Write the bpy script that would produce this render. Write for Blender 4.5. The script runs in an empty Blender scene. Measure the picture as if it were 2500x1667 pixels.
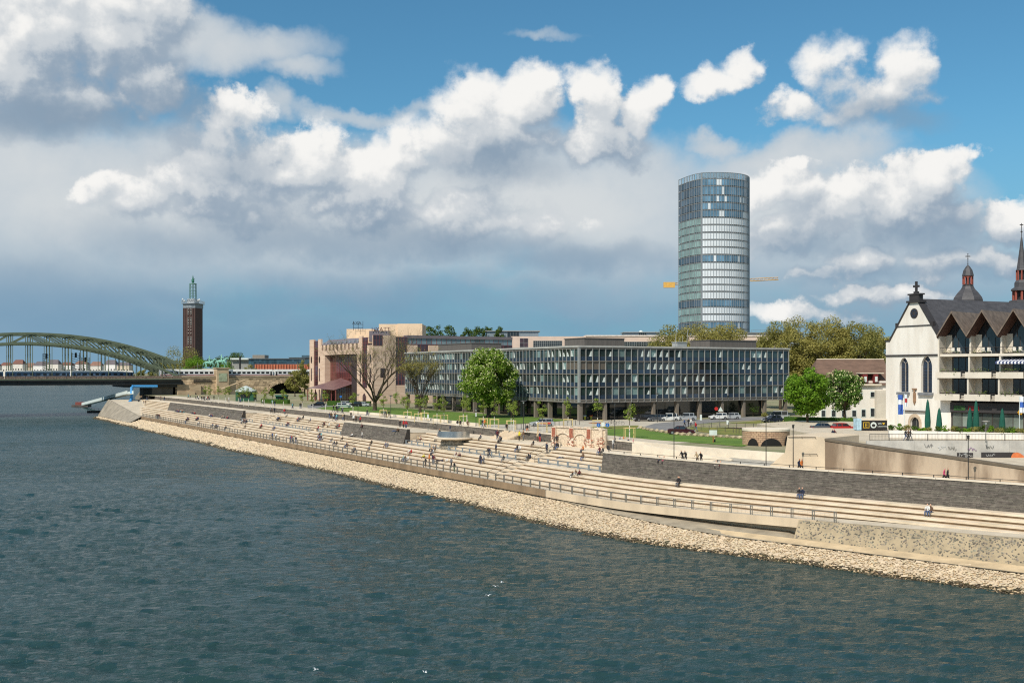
import bpy, bmesh, math, random
import numpy as np
from mathutils import Vector, Matrix, noise as mnoise
random.seed(7)
RNG = np.random.default_rng(11)
R = math.radians
SC = bpy.context.scene
COL = SC.collection

# ---------------------------------------------------------------- camera
FPX, HEYE, HOR = 2600.0, 19.5, 905.0          # focal length in photo pixels, eye height over the river, horizon row
cam = bpy.data.cameras.new('camera')
cam.sensor_width = 36.0
cam.lens = 36.0 * FPX / 2500.0
cam.shift_y = (HOR - 833.5) / 2500.0
cam.clip_start = 0.5
cam.clip_end = 30000.0
camo = bpy.data.objects.new('camera', cam)
camo.location = (0, 0, HEYE)
camo.rotation_euler = (R(90), 0, 0)
COL.objects.link(camo)
SC.camera = camo

# ---------------------------------------------------------------- sun and view
SUN_AZ, SUN_EL = R(214.0), R(46.0)
sd = Vector((math.sin(SUN_AZ) * math.cos(SUN_EL), math.cos(SUN_AZ) * math.cos(SUN_EL), math.sin(SUN_EL)))
sun = bpy.data.lights.new('sun', 'SUN')
sun.energy = 4.2
sun.angle = R(0.5)
sun.color = (1.0, 0.93, 0.82)
suno = bpy.data.objects.new('sun', sun)
suno.rotation_euler = sd.to_track_quat('Z', 'Y').to_euler()
suno.location = (-200, -300, 400)
COL.objects.link(suno)
SC.view_settings.view_transform = 'Standard'
SC.view_settings.look = 'None'
SC.view_settings.exposure = 0.0
SC.view_settings.gamma = 1.0
SC.view_settings.use_curve_mapping = False
SC.render.film_transparent = False
SC.cycles.max_bounces = 6
SC.cycles.diffuse_bounces = 2
SC.cycles.glossy_bounces = 3
SC.cycles.transparent_max_bounces = 8
SC.cycles.use_denoising = False
SC.cycles.filter_width = 1.15
SC.cycles.sample_clamp_indirect = 3.0
SC.cycles.sample_clamp_direct = 3.0
SC.cycles.use_adaptive_sampling = True
SC.cycles.adaptive_threshold = 0.01

# ---------------------------------------------------------------- node helpers
class NT:
    def __init__(s, tree):
        s.t = tree
    def n(s, typ, **kw):
        nd = s.t.nodes.new(typ)
        for k, v in kw.items():
            setattr(nd, k, v)
        return nd
    def link(s, a, b):
        s.t.links.new(a, b)
    def put(s, sock, v):
        if hasattr(v, 'is_output') or isinstance(v, bpy.types.NodeSocket):
            s.t.links.new(v, sock)
        else:
            sock.default_value = v
    def m(s, op, a, b=None, c=None, clamp=False):
        nd = s.n('ShaderNodeMath', operation=op, use_clamp=clamp)
        s.put(nd.inputs[0], a)
        if b is not None: s.put(nd.inputs[1], b)
        if c is not None: s.put(nd.inputs[2], c)
        return nd.outputs[0]
    def vm(s, op, a, b=None):
        nd = s.n('ShaderNodeVectorMath', operation=op)
        s.put(nd.inputs[0], a)
        if b is not None: s.put(nd.inputs[1], b)
        return nd.outputs[0]
    def noise(s, vec, scale, detail=2.0, rough=0.5, dist=0.0, col=False):
        nd = s.n('ShaderNodeTexNoise')
        if vec is not None: s.link(vec, nd.inputs['Vector'])
        nd.inputs['Scale'].default_value = scale
        nd.inputs['Detail'].default_value = detail
        nd.inputs['Roughness'].default_value = rough
        nd.inputs['Distortion'].default_value = dist
        return nd.outputs['Color' if col else 'Fac']
    def mix(s, fac, a, b, typ='MIX'):
        nd = s.n('ShaderNodeMix', data_type='RGBA', blend_type=typ)
        s.put(nd.inputs[0], fac)
        s.put(nd.inputs[6], a if not isinstance(a, tuple) else (*a[:3], 1))
        s.put(nd.inputs[7], b if not isinstance(b, tuple) else (*b[:3], 1))
        return nd.outputs[2]
    def smooth(s, x, lo, hi, a=0.0, b=1.0):
        nd = s.n('ShaderNodeMapRange', interpolation_type='SMOOTHSTEP')
        s.put(nd.inputs[0], x)
        nd.inputs[1].default_value = lo; nd.inputs[2].default_value = hi
        nd.inputs[3].default_value = a; nd.inputs[4].default_value = b
        return nd.outputs[0]
    def lin(s, x, lo, hi, a=0.0, b=1.0):
        nd = s.n('ShaderNodeMapRange')
        s.put(nd.inputs[0], x)
        nd.inputs[1].default_value = lo; nd.inputs[2].default_value = hi
        nd.inputs[3].default_value = a; nd.inputs[4].default_value = b
        return nd.outputs[0]
# ---------------------------------------------------------------- sky: Nishita air with cumulus layers by direction
def sky_uv(px, py):
    a = math.atan2(px - 1250.0, FPX)
    return a, math.atan2(HOR - py, FPX / math.cos(a))

# cumulus heaps: (centre x, centre y, radius x, radius y, weight) by the photograph's full view of 2352 px
HEAPS = [
 (40,165,190,115,1.3),(190,85,200,120,1.35),(345,200,125,72,1.15),(300,40,150,95,1.15),(120,210,180,66,1.2),(30,120,120,80,1.1),
 (500,300,105,72,.95),(520,258,62,46,.85),(470,345,80,40,.8),
 (330,455,115,55,.9),(240,440,55,40,.75),(560,400,190,82,1.05),(420,420,95,60,.9),(700,400,150,78,1.0),(600,345,85,45,.8),
 (860,425,150,78,1.0),(950,370,70,55,.95),(520,480,170,55,.95),(780,480,220,55,.95),(1000,470,160,55,.85),(1120,520,190,50,.6),
 (1090,265,85,75,.95),(1200,245,88,62,1.0),(1150,330,170,75,1.05),(1060,330,70,50,.85),(1250,330,80,60,.9),
 (1385,245,70,62,.95),(1465,262,66,56,.9),(1400,315,110,60,.95),(1320,345,70,42,.85),(1510,240,28,30,.55),
 (1640,195,46,26,.42),(1715,163,34,24,.42),(1690,185,36,18,.3),
 (1925,190,56,56,.5),(2000,220,112,54,.62),(2065,165,56,42,.5),(1860,250,85,30,.45),(1940,265,110,34,.5),
 (2120,420,92,60,1.0),(2060,480,95,60,.95),(2150,500,95,75,.95),(2200,400,40,34,.7),
 (1800,450,75,50,.7),(1900,490,130,60,.75),(1820,530,110,34,.7),(1960,440,60,40,.55),
 (1975,590,75,42,.8),(1890,620,60,28,.6),(2200,600,130,30,.65),(2020,670,130,24,.6),
 (2320,505,70,38,.75),(2330,600,90,24,.5),(1880,720,130,20,.4),
]
SOFT = [   # wide pale sheets behind the heaps
 (250,470,520,190,1.1),(60,400,260,130,.95),(80,600,420,150,.85),(760,500,620,170,1.15),(1330,470,380,160,1.15),(1480,560,380,140,.9),(1150,430,400,150,1.0),
 (560,90,200,48,.75),(690,150,90,28,.62),(400,60,160,60,.8),(820,255,190,20,.5),(620,240,30,36,.5),(330,320,170,28,.55),(100,330,260,60,.7),
 (1850,360,190,52,.9),(1640,320,70,28,.7),(1850,500,340,120,.95),(2000,600,360,110,.9),(1250,66,70,12,.28),(1700,420,160,90,.75),
 (200,760,500,70,.45),(40,700,280,130,.8),(1450,680,420,50,.55),(2200,640,300,70,.75),(750,610,260,26,.6),(1950,690,380,60,.6),(1200,640,300,30,.5),
]
DARKS = [  # shaded undersides
 (90,262,230,42,1.0),(420,232,70,22,.5),(560,385,70,42,.5),(480,545,260,46,.5),(860,568,430,44,.85),(1330,600,220,40,.7),(1150,385,140,42,.6),
 (150,690,220,60,.45),(2120,555,120,40,1.0),(2170,505,60,50,.5),(1860,575,120,30,.6),(2020,270,90,24,.45),(1990,640,130,18,.5),
 (2330,545,70,18,.5),(560,690,280,34,.5),(900,690,420,46,.5),(600,770,520,60,.5),(1100,740,420,40,.4),(2230,640,110,14,.4),(1800,560,90,24,.4),(60,640,140,40,.3),
]
K = 2500.0 / 2352.0

def cloud_group(name, blobs, warp_amp, warp_scale, warp_detail, hi_amp, lobes=0.0):
    g = bpy.data.node_groups.new(name, 'ShaderNodeTree')
    g.interface.new_socket('U', in_out='INPUT', socket_type='NodeSocketFloat')
    g.interface.new_socket('V', in_out='INPUT', socket_type='NodeSocketFloat')
    g.interface.new_socket('F', in_out='OUTPUT', socket_type='NodeSocketFloat')
    t = NT(g)
    gi = t.n('NodeGroupInput'); go = t.n('NodeGroupOutput')
    cx = t.n('ShaderNodeCombineXYZ')
    t.link(gi.outputs[0], cx.inputs[0]); t.link(gi.outputs[1], cx.inputs[1])
    p = cx.outputs[0]
    w = t.noise(p, warp_scale, warp_detail, 0.58, col=True)
    wv = t.vm('SUBTRACT', w, (0.5, 0.5, 0.5))
    sep = t.n('ShaderNodeSeparateXYZ'); t.link(wv, sep.inputs[0])
    ma = t.n('ShaderNodeVectorMath', operation='MULTIPLY_ADD')
    t.link(wv, ma.inputs[0]); ma.inputs[1].default_value = (warp_amp, warp_amp, 0.0); t.link(p, ma.inputs[2])
    q0 = ma.outputs[0]
    best = None
    for (x, y, rx, ry, wt) in blobs:
        cu, cv = sky_uv(x * K, y * K)
        su, sv = FPX / (rx * K * 1.12), FPX / (ry * K * 1.12)
        d = t.n('ShaderNodeVectorMath', operation='MULTIPLY_ADD')
        t.link(q0, d.inputs[0]); d.inputs[1].default_value = (su, sv, 0); d.inputs[2].default_value = (-cu * su, -cv * sv, 0)
        dt = t.n('ShaderNodeVectorMath', operation='DOT_PRODUCT')
        t.link(d.outputs[0], dt.inputs[0]); t.link(d.outputs[0], dt.inputs[1])
        e = t.m('MULTIPLY_ADD', dt.outputs['Value'], -wt, wt)
        if best is None: best = e
        else: best = t.m('SMOOTH_MAX', best, e, 0.12)
    # the same weather goes on outside the frame: heaps from noise, in bands of height
    big = t.noise(p, 5.5, 2.0, 0.5)
    gen = t.m('MULTIPLY', t.m('SUBTRACT', big, 0.52), 6.0)
    au = t.m('ABSOLUTE', gi.outputs[0])
    out = t.m('MAXIMUM', t.smooth(au, 0.47, 0.62), t.smooth(gi.outputs[1], 0.36, 0.5))
    best = t.m('MULTIPLY_ADD', t.m('SUBTRACT', gen, best), out, best)
    hi = t.m('MULTIPLY', sep.outputs[2], hi_amp)
    if lobes > 0:      # rounded cauliflower lobes
        for sc, am in ((15.0, 1.0), (36.0, 0.55)):
            vo = t.n('ShaderNodeTexVoronoi', voronoi_dimensions='2D', feature='F1')
            t.link(q0, vo.inputs['Vector']); vo.inputs['Scale'].default_value = sc
            best = t.m('MULTIPLY_ADD', t.m('SUBTRACT', 0.62, vo.outputs['Distance']), lobes * am, best)
    t.link(t.m('ADD', best, hi), go.inputs[0])
    return g

def build_world():
    w = bpy.data.worlds.new('World'); SC.world = w; w.use_nodes = True
    t = NT(w.node_tree)
    for n in list(w.node_tree.nodes): w.node_tree.nodes.remove(n)
    out = t.n('ShaderNodeOutputWorld'); bg = t.n('ShaderNodeBackground')
    t.link(bg.outputs[0], out.inputs[0])
    sky = t.n('ShaderNodeTexSky', sky_type='NISHITA')
    sky.sun_disc = False
    sky.sun_elevation = SUN_EL; sky.sun_rotation = SUN_AZ
    sky.air_density = 1.0; sky.dust_density = 0.6; sky.ozone_density = 2.0; sky.altitude = 50
    STR = 0.09
    bg.inputs[1].default_value = STR
    tc = t.n('ShaderNodeTexCoord')
    sep = t.n('ShaderNodeSeparateXYZ'); t.link(tc.outputs['Generated'], sep.inputs[0])
    x, y, z = sep.outputs
    u = t.m('ARCTAN2', x, y)
    v = t.m('ARCSINE', z)
    # ---- three layers
    gh = cloud_group('cloud_heaps', HEAPS, 0.06, 20.0, 8.0, 1.2, 0.6)
    gl = cloud_group('cloud_heaps_coarse', HEAPS, 0.06, 20.0, 5.0, 1.2, 0.6)
    gs = cloud_group('cloud_sheets', SOFT, 0.09, 9.0, 6.0, 1.5)
    gd = cloud_group('cloud_shade', DARKS, 0.07, 11.0, 6.0, 1.0)
    gf = bpy.data.node_groups.new('cloud_fine', 'ShaderNodeTree')
    for nm in 'UV': gf.interface.new_socket(nm, in_out='INPUT', socket_type='NodeSocketFloat')
    gf.interface.new_socket('F', in_out='OUTPUT', socket_type='NodeSocketFloat')
    tf = NT(gf); gi = tf.n('NodeGroupInput'); go = tf.n('NodeGroupOutput'); cx = tf.n('ShaderNodeCombineXYZ')
    tf.link(gi.outputs[0], cx.inputs[0]); tf.link(gi.outputs[1], cx.inputs[1])
    tf.link(tf.m('SUBTRACT', tf.noise(cx.outputs[0], 55.0, 6.0, 0.62), 0.5), go.inputs[0])
    def call(g, uu, vv):
        nd = t.n('ShaderNodeGroup'); nd.node_tree = g
        t.put(nd.inputs[0], uu); t.put(nd.inputs[1], vv)
        return nd.outputs[0]
    Fh = call(gh, u, v)
    Fh2 = call(gh, t.m('ADD', u, -0.006), t.m('ADD', v, 0.011))
    Fh3 = call(gl, t.m('ADD', u, -0.014), t.m('ADD', v, 0.034))
    Fs = call(gs, u, v)
    Fd = call(gd, u, v)
    def c(r, g, b): return tuple((k / 255.0 / 12.92 if k / 255.0 <= .04045 else ((k / 255.0 + .055) / 1.055) ** 2.4) / STR for k in (r, g, b))
    base = t.mix(1.0, sky.outputs[0], (0.60, 1.10, 1.19), 'MULTIPLY')
    # far overcast towards the horizon
    hz = t.smooth(v, 0.24, 0.0)
    base = t.mix(t.m('MULTIPLY', hz, 0.9), base, c(122, 163, 190))
    a_s = t.m('MULTIPLY', t.smooth(Fs, -0.3, 0.75), 0.94)
    sheet = t.mix(t.smooth(v, 0.03, 0.15), c(134, 165, 188), c(196, 205, 212))
    sheet = t.mix(t.m('MULTIPLY', t.smooth(Fs, 0.5, 1.3), t.smooth(v, 0.06, 0.15)), sheet, c(216, 219, 220))
    colr = t.mix(a_s, base, sheet)
    fine = call(gf, u, v)
    S = t.m('MULTIPLY_ADD', t.m('SUBTRACT', Fh, Fh2), 0.85, t.m('MULTIPLY', t.m('SUBTRACT', Fh, Fh3), 0.40))
    S = t.m('MULTIPLY_ADD', fine, 0.55, S)
    lit = t.smooth(S, -0.6, 1.45)
    heap = t.mix(t.smooth(lit, 0.03, 0.45), c(148, 166, 184), c(204, 210, 215))
    heap = t.mix(t.smooth(lit, 0.42, 1.0), heap, c(246, 245, 242))
    a_h = t.smooth(t.m('MULTIPLY_ADD', lit, 0.95, t.m('MULTIPLY_ADD', fine, 0.45, Fh)), 0.15, 1.30)
    colr = t.mix(a_h, colr, heap)
    shade = t.mix(t.smooth(v, 0.03, 0.16), c(110, 150, 180), c(136, 157, 177))
    colr = t.mix(t.m('MULTIPLY', t.smooth(Fd, -0.5, 1.1), 0.72), colr, shade)
    # below the horizon: plain ground tone
    colr = t.mix(t.smooth(z, 0.0, -0.02), colr, c(120, 130, 130))
    t.link(colr, bg.inputs[0])
    w.cycles.sampling_method = 'MANUAL'
    w.cycles.sample_map_resolution = 512
build_world()
# ---------------------------------------------------------------- materials
MATS = {}
def srgb(r, g, b):
    return tuple((k / 255.0 / 12.92 if k / 255.0 <= .04045 else ((k / 255.0 + .055) / 1.055) ** 2.4) for k in (r, g, b))
def mat(name, col, rough=0.7, var=0.12, scale=1.5, metal=0.0, spec=0.5, bump=0.0, bscale=None, col2=None, stretch=(1, 1, 1), isl=0.0, trans=0.0, detail=4.0, obj=0.0):
    """plain surface: base colour with soft grain in world space, optional second tone, relief and per-piece variation"""
    if name in MATS: return MATS[name]
    m = bpy.data.materials.new(name); m.use_nodes = True
    t = NT(m.node_tree)
    b = m.node_tree.nodes['Principled BSDF']
    b.inputs['Roughness'].default_value = rough
    b.inputs['Metallic'].default_value = metal
    b.inputs['Specular IOR Level'].default_value = spec
    geo = t.n('ShaderNodeNewGeometry')
    pos = geo.outputs['Position']
    if stretch != (1, 1, 1):
        pos = t.vm('MULTIPLY', pos, stretch)
    c = (*col, 1)
    n = t.noise(pos, scale, detail, 0.6)
    if col2 is not None:
        cc = t.mix(t.smooth(n, 0.35, 0.68), c, (*col2, 1))
    else:
        d = tuple(max(0, k * (1 - 1.6 * var)) for k in col); l = tuple(min(1, k * (1 + 1.6 * var)) for k in col)
        cc = t.mix(t.smooth(n, 0.25, 0.75), (*d, 1), (*l, 1))
    if isl > 0:
        hs = t.n('ShaderNodeHueSaturation')
        t.link(cc, hs.inputs['Color'])
        t.link(t.lin(geo.outputs['Random Per Island'], 0, 1, 1 - isl, 1 + isl), hs.inputs['Value'])
        t.link(t.lin(t.m('FRACT', t.m('MULTIPLY', geo.outputs['Random Per Island'], 7.31)), 0, 1, 0.5 - 0.03 * min(1, isl * 2), 0.5 + 0.03 * min(1, isl * 2)), hs.inputs['Hue'])
        cc = hs.outputs[0]
    if obj > 0:
        oi = t.n('ShaderNodeObjectInfo')
        hs = t.n('ShaderNodeHueSaturation')
        t.link(cc, hs.inputs['Color'])
        t.link(t.lin(oi.outputs['Random'], 0, 1, 1 - obj, 1 + obj), hs.inputs['Value'])
        cc = hs.outputs[0]
    t.link(cc, b.inputs['Base Color'])
    if bump > 0:
        bp = t.n('ShaderNodeBump'); bp.inputs['Strength'].default_value = min(1, bump); bp.inputs['Distance'].default_value = 0.05
        t.link(t.noise(pos, bscale or scale * 6, 3, 0.6), bp.inputs['Height'])
        t.link(bp.outputs[0], b.inputs['Normal'])
    if trans > 0:
        b.inputs['Transmission Weight'].default_value = trans
    MATS[name] = m
    return m
def glassmat(name, col, rough=0.06, spec=0.8, obj=0.0, scale=.3, var=.15):
    return mat(name, col, rough, var, scale, spec=spec, obj=obj)
def leafmat(name, col, col2, isl=0.35, trans=0.25):
    if name in MATS: return MATS[name]
    m = bpy.data.materials.new(name); m.use_nodes = True
    t = NT(m.node_tree); nt = m.node_tree
    b = nt.nodes['Principled BSDF']; out = nt.nodes['Material Output']
    b.inputs['Roughness'].default_value = 0.6
    b.inputs['Specular IOR Level'].default_value = 0.25
    geo = t.n('ShaderNodeNewGeometry')
    r = geo.outputs['Random Per Island']
    cc = t.mix(r, (*col, 1), (*col2, 1))
    hs = t.n('ShaderNodeHueSaturation'); t.link(cc, hs.inputs['Color'])
    t.link(t.lin(t.m('FRACT', t.m('MULTIPLY', r, 13.7)), 0, 1, 1 - isl, 1 + isl), hs.inputs['Value'])
    cc = hs.outputs[0]
    t.link(cc, b.inputs['Base Color'])
    tr = t.n('ShaderNodeBsdfTranslucent'); t.link(cc, tr.inputs[0])
    mx = t.n('ShaderNodeMixShader'); mx.inputs[0].default_value = trans
    t.link(b.outputs[0], mx.inputs[1]); t.link(tr.outputs[0], mx.inputs[2]); t.link(mx.outputs[0], out.inputs[0])
    MATS[name] = m
    return m

# ---------------------------------------------------------------- objects
WL = {}     # world base of every empty / mesh we make, so that parts can be written in world coordinates
def tag(o, label=None, cat=None, group=None, kind=None):
    if label: o['label'] = label
    if cat: o['category'] = cat
    if group: o['group'] = group
    if kind: o['kind'] = kind
    return o
def thing(name, loc, label, cat, group=None):
    o = bpy.data.objects.new(name, None); COL.objects.link(o)
    o.location = loc; o.empty_display_size = 0.3
    WL[o.name] = Vector(loc)
    return tag(o, label, cat, group)
def base_of(p):
    return WL.get(p.name, Vector((0, 0, 0))) if p is not None else Vector((0, 0, 0))
def mesh_obj(name, me, parent=None, loc=None):
    o = bpy.data.objects.new(name, me); COL.objects.link(o)
    if parent is not None:
        o.parent = parent
        WL[o.name] = base_of(parent)
    elif loc is not None:
        o.location = loc; WL[o.name] = Vector(loc)
    return o
class MB:
    def __init__(s, T=None):
        s.v = []; s.f = []; s.mi = []; s.T = T
    def add(s, vs, fs, mi=0):
        k = len(s.v)
        s.v.extend([s.T(p) for p in vs] if s.T else [tuple(p) for p in vs])
        for f in fs:
            s.f.append([i + k for i in f]); s.mi.append(mi)
        return s
    def box(s, x0, x1, y0, y1, z0, z1, mi=0):
        return s.add([(x0, y0, z0), (x1, y0, z0), (x1, y1, z0), (x0, y1, z0), (x0, y0, z1), (x1, y0, z1), (x1, y1, z1), (x0, y1, z1)],
              [(3, 2, 1, 0), (4, 5, 6, 7), (0, 1, 5, 4), (1, 2, 6, 5), (2, 3, 7, 6), (3, 0, 4, 7)], mi)
    def quad(s, a, b, c, d, mi=0):
        return s.add([a, b, c, d], [(0, 1, 2, 3)], mi)
    def prism(s, poly, z0, z1, mi=0):
        n = len(poly)
        return s.add([(p[0], p[1], z0) for p in poly] + [(p[0], p[1], z1) for p in poly],
              [tuple(range(n - 1, -1, -1)), tuple(range(n, 2 * n))] + [(i, (i + 1) % n, n + (i + 1) % n, n + i) for i in range(n)], mi)
    def slab(s, poly3, nrm, th, mi=0):
        """closed plate: polygon of 3-D points pushed along nrm by th"""
        n = len(poly3); q = [tuple(p[i] + nrm[i] * th for i in range(3)) for p in poly3]
        return s.add(list(poly3) + q, [tuple(range(n - 1, -1, -1)), tuple(range(n, 2 * n))] + [(i, (i + 1) % n, n + (i + 1) % n, n + i) for i in range(n)], mi)
    def tube(s, pts, r, n=6, mi=0, cap=True):
        if isinstance(r, (int, float)): r = [r] * len(pts)
        P = [Vector(p) for p in pts]; rings = []
        for i, p in enumerate(P):
            d = (P[min(i + 1, len(P) - 1)] - P[max(i - 1, 0)])
            if d.length < 1e-9: d = Vector((0, 0, 1))
            d.normalize()
            a = d.cross(Vector((0, 0, 1)))
            if a.length < 1e-3: a = Vector((1, 0, 0))
            a.normalize(); b = d.cross(a)
            rings.append([p + (a * math.cos(2 * math.pi * j / n) + b * math.sin(2 * math.pi * j / n)) * r[i] for j in range(n)])
        vs = [tuple(q) for rg in rings for q in rg]; fs = []
        for i in range(len(P) - 1):
            for j in range(n):
                k = (j + 1) % n
                fs.append((i * n + j, i * n + k, (i + 1) * n + k, (i + 1) * n + j))
        if cap:
            fs.append(tuple(range(n - 1, -1, -1))); fs.append(tuple((len(P) - 1) * n + j for j in range(n)))
        return s.add(vs, fs, mi)
    def lathe(s, cx, cy, prof, n=12, mi=0):
        vs = []; fs = []
        for (r, z) in prof:
            for j in range(n):
                a = 2 * math.pi * j / n
                vs.append((cx + r * math.cos(a), cy + r * math.sin(a), z))
        for i in range(len(prof) - 1):
            for j in range(n):
                k = (j + 1) % n
                fs.append((i * n + j, i * n + k, (i + 1) * n + k, (i + 1) * n + j))
        fs.append(tuple(range(n - 1, -1, -1))); fs.append(tuple((len(prof) - 1) * n + j for j in range(n)))
        return s.add(vs, fs, mi)
    def ball(s, c, r, mi=0, sub=1):
        rx, ry, rz = r if isinstance(r, tuple) else (r, r, r)
        bm = bmesh.new(); bmesh.ops.create_icosphere(bm, subdivisions=sub, radius=1)
        vs = [(c[0] + v.co.x * rx, c[1] + v.co.y * ry, c[2] + v.co.z * rz) for v in bm.verts]
        fs = [tuple(v.index for v in f.verts) for f in bm.faces]
        bm.free()
        return s.add(vs, fs, mi)
    def strip(s, A, B, mi=0):
        """ribbon between two polylines"""
        n = len(A)
        return s.add(list(A) + list(B), [(i, i + 1, n + i + 1, n + i) for i in range(n - 1)], mi)
    def mesh(s, name, mats, off=Vector((0, 0, 0)), smooth=False):
        me = bpy.data.meshes.new(name)
        if s.v:
            me.from_pydata([(p[0] - off.x, p[1] - off.y, p[2] - off.z) for p in s.v], [], s.f)
        if not isinstance(mats, (list, tuple)): mats = [mats]
        for m in mats: me.materials.append(m)
        if len(mats) > 1:
            me.polygons.foreach_set('material_index', s.mi)
        if smooth:
            me.polygons.foreach_set('use_smooth', [True] * len(me.polygons))
        me.update()
        return me
    def build(s, name, mats, parent=None, loc=None, smooth=False, fix=False):
        off = base_of(parent) if parent is not None else Vector(loc or (0, 0, 0))
        me = s.mesh(name, mats, off, smooth)
        if fix:
            bm = bmesh.new(); bm.from_mesh(me); bmesh.ops.recalc_face_normals(bm, faces=bm.faces); bm.to_mesh(me); bm.free()
        return mesh_obj(name, me, parent, loc)
def frame(o, ux, uy=None):
    """local frame on the ground: a along ux, b along uy (left normal by default), z up"""
    if uy is None: uy = (-ux[1], ux[0])
    return lambda p: (o[0] + ux[0] * p[0] + uy[0] * p[1], o[1] + ux[1] * p[0] + uy[1] * p[1], (o[2] if len(o) > 2 else 0) + p[2])
def copy_tree(o, loc=None, rotz=None, parent=None):
    c = o.copy(); COL.objects.link(c)
    if parent is not None: c.parent = parent
    if loc is not None: c.location = loc
    if rotz is not None: c.rotation_euler = (0, 0, rotz)
    for ch in list(o.children): copy_tree(ch, parent=c)
    return c
_UC = {}
def unit_cube(m):
    if m.name not in _UC:
        _UC[m.name] = MB().box(-.5, .5, -.5, .5, -.5, .5).mesh('piece', m)
    return _UC[m.name]
def pieces(parent, name, m, items, limit=300, label=None):
    """items: (T-frame x-axis ux, centre, size) boxes; the largest on screen become single parts, the rest one joined part"""
    def show(it):
        c, sz = it[1], it[2]
        return -(max(sz[0], sz[1]) * sz[2]) / max(1.0, c[0] ** 2 + c[1] ** 2)
    items = sorted(items, key=show)
    b0 = base_of(parent)
    for (ux, c, sz) in items[:limit]:
        o = bpy.data.objects.new(name, unit_cube(m)); COL.objects.link(o); o.parent = parent
        o.location = Vector(c) - b0; o.scale = sz; o.rotation_euler = (0, 0, math.atan2(ux[1], ux[0]))
        WL[o.name] = b0
    if len(items) > limit:
        mb = MB()
        for (ux, c, sz) in items[limit:]:
            mb.T = frame(c, ux); mb.box(-sz[0] / 2, sz[0] / 2, -sz[1] / 2, sz[1] / 2, -sz[2] / 2, sz[2] / 2)
        o = mb.build(name, m, parent); o['kind'] = 'stuff'
def lettering(text, m, parent, loc, ux, size, depth=0.05, name='lettering', align='CENTER'):
    """raised letters standing on a vertical face whose rightward direction is ux"""
    cu = bpy.data.curves.new('letters', 'FONT'); cu.body = text; cu.size = size; cu.extrude = depth; cu.align_x = align
    tmp = bpy.data.objects.new('letters', cu); COL.objects.link(tmp)
    bpy.context.view_layer.update()
    me = bpy.data.meshes.new_from_object(tmp)
    COL.objects.unlink(tmp); bpy.data.objects.remove(tmp)
    me.materials.clear(); me.materials.append(m)
    o = bpy.data.objects.new(name, me); COL.objects.link(o)
    b0 = base_of(parent)
    o.parent = parent
    X = Vector((ux[0], ux[1], 0)).normalized(); Z = Vector((0, 0, 1)); Y = Z; N = X.cross(Z)
    M = Matrix((X, Z, N)).transposed().to_4x4()
    M.translation = Vector(loc) - b0
    o.matrix_local = M
    WL[o.name] = b0
    return o

# ---------------------------------------------------------------- photograph rays and the bank's own coordinates
def P(px, py, z):
    Y = FPX * (HEYE - z) / (py - HOR)
    return ((px - 1250.0) / FPX * Y, Y, z)
def PY(px, py, Y):
    return ((px - 1250.0) / FPX * Y, Y, HEYE - (py - HOR) / FPX * Y)
# bank line W(s): foot of the slate walls; s grows downstream towards the bridge we stand on, d grows inland
TH0, TH1 = R(30.2), R(46.5)
S0, S1, DS = -380.0, 110.0, 1.0
def theta(s): return TH0 + (TH1 - TH0) * min(1, max(0, (s + 2) / 34.0))
_S = np.arange(S0, S1 + .5, DS)
_W = {}
def _bank():
    i0 = int(round(-S0 / DS)); X = np.zeros(len(_S)); Y = np.zeros(len(_S)); X[i0] = 12.5; Y[i0] = 149.4
    for i in range(i0 + 1, len(_S)):
        a = theta(_S[i] - .5); X[i] = X[i - 1] + math.sin(a) * DS; Y[i] = Y[i - 1] - math.cos(a) * DS
    for i in range(i0 - 1, -1, -1):
        a = theta(_S[i] + .5); X[i] = X[i + 1] - math.sin(a) * DS; Y[i] = Y[i + 1] + math.cos(a) * DS
    return X, Y
_WX, _WY = _bank()
def B(s, d, z):
    f = min(max((s - S0) / DS, 0), len(_S) - 1.001); i = int(f); q = f - i
    a = theta(s)
    return (_WX[i] * (1 - q) + _WX[i + 1] * q + math.cos(a) * d, _WY[i] * (1 - q) + _WY[i + 1] * q + math.sin(a) * d, z)
def SD(x, y):
    k = int(np.argmin((_WX - x) ** 2 + (_WY - y) ** 2)); s = _S[k]; a = theta(s)
    dx, dy = x - _WX[k], y - _WY[k]
    return s + dx * math.sin(a) - dy * math.cos(a), dx * math.cos(a) + dy * math.sin(a)
def ub(s):    # unit along the bank (towards us) at s
    a = theta(s); return (math.sin(a), -math.cos(a))
ZW, ZL, ZP, ZU = 3.0, 5.25, 7.4, 8.7        # river walk, landing, upper path, promenade
D_EDGE, D_ST, TR, D_UP, TU, D_UW = -8.15, -5.75, 1.1, 1.0, 0.95, 10.5
def walk_z(s):
    if s > 14: return ZW + 0.019 * (s - 14)
    if s < -285: return ZW + min(4.4, (-285 - s) * 0.075)
    return ZW
WALLS = [(-272.3, -179.2), (-100.6, -66.9), (0.0, 104.0)]
def in_wall(s): return any(a <= s <= b for a, b in WALLS)
def land_z(s, d):
    """height of the built bank at bank coordinates"""
    if d < -14.4: return 0.0
    if d < D_EDGE: return (d + 14.4) / 6.25 * 2.1
    zw = walk_z(s)
    if d < D_ST: z = ZW
    elif d < D_ST + 5 * TR: z = ZW + .45 * (int((d - D_ST) / TR) + 1)
    else: z = ZL
    if in_wall(s):
        if d > 0.5: z = ZP
    else:
        if d > D_UP: z = ZL + .43 * min(5, int((d - D_UP) / TU) + 1)
    if d > D_UW: z = ZU
    return max(z, zw) if d >= D_EDGE else z
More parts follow.
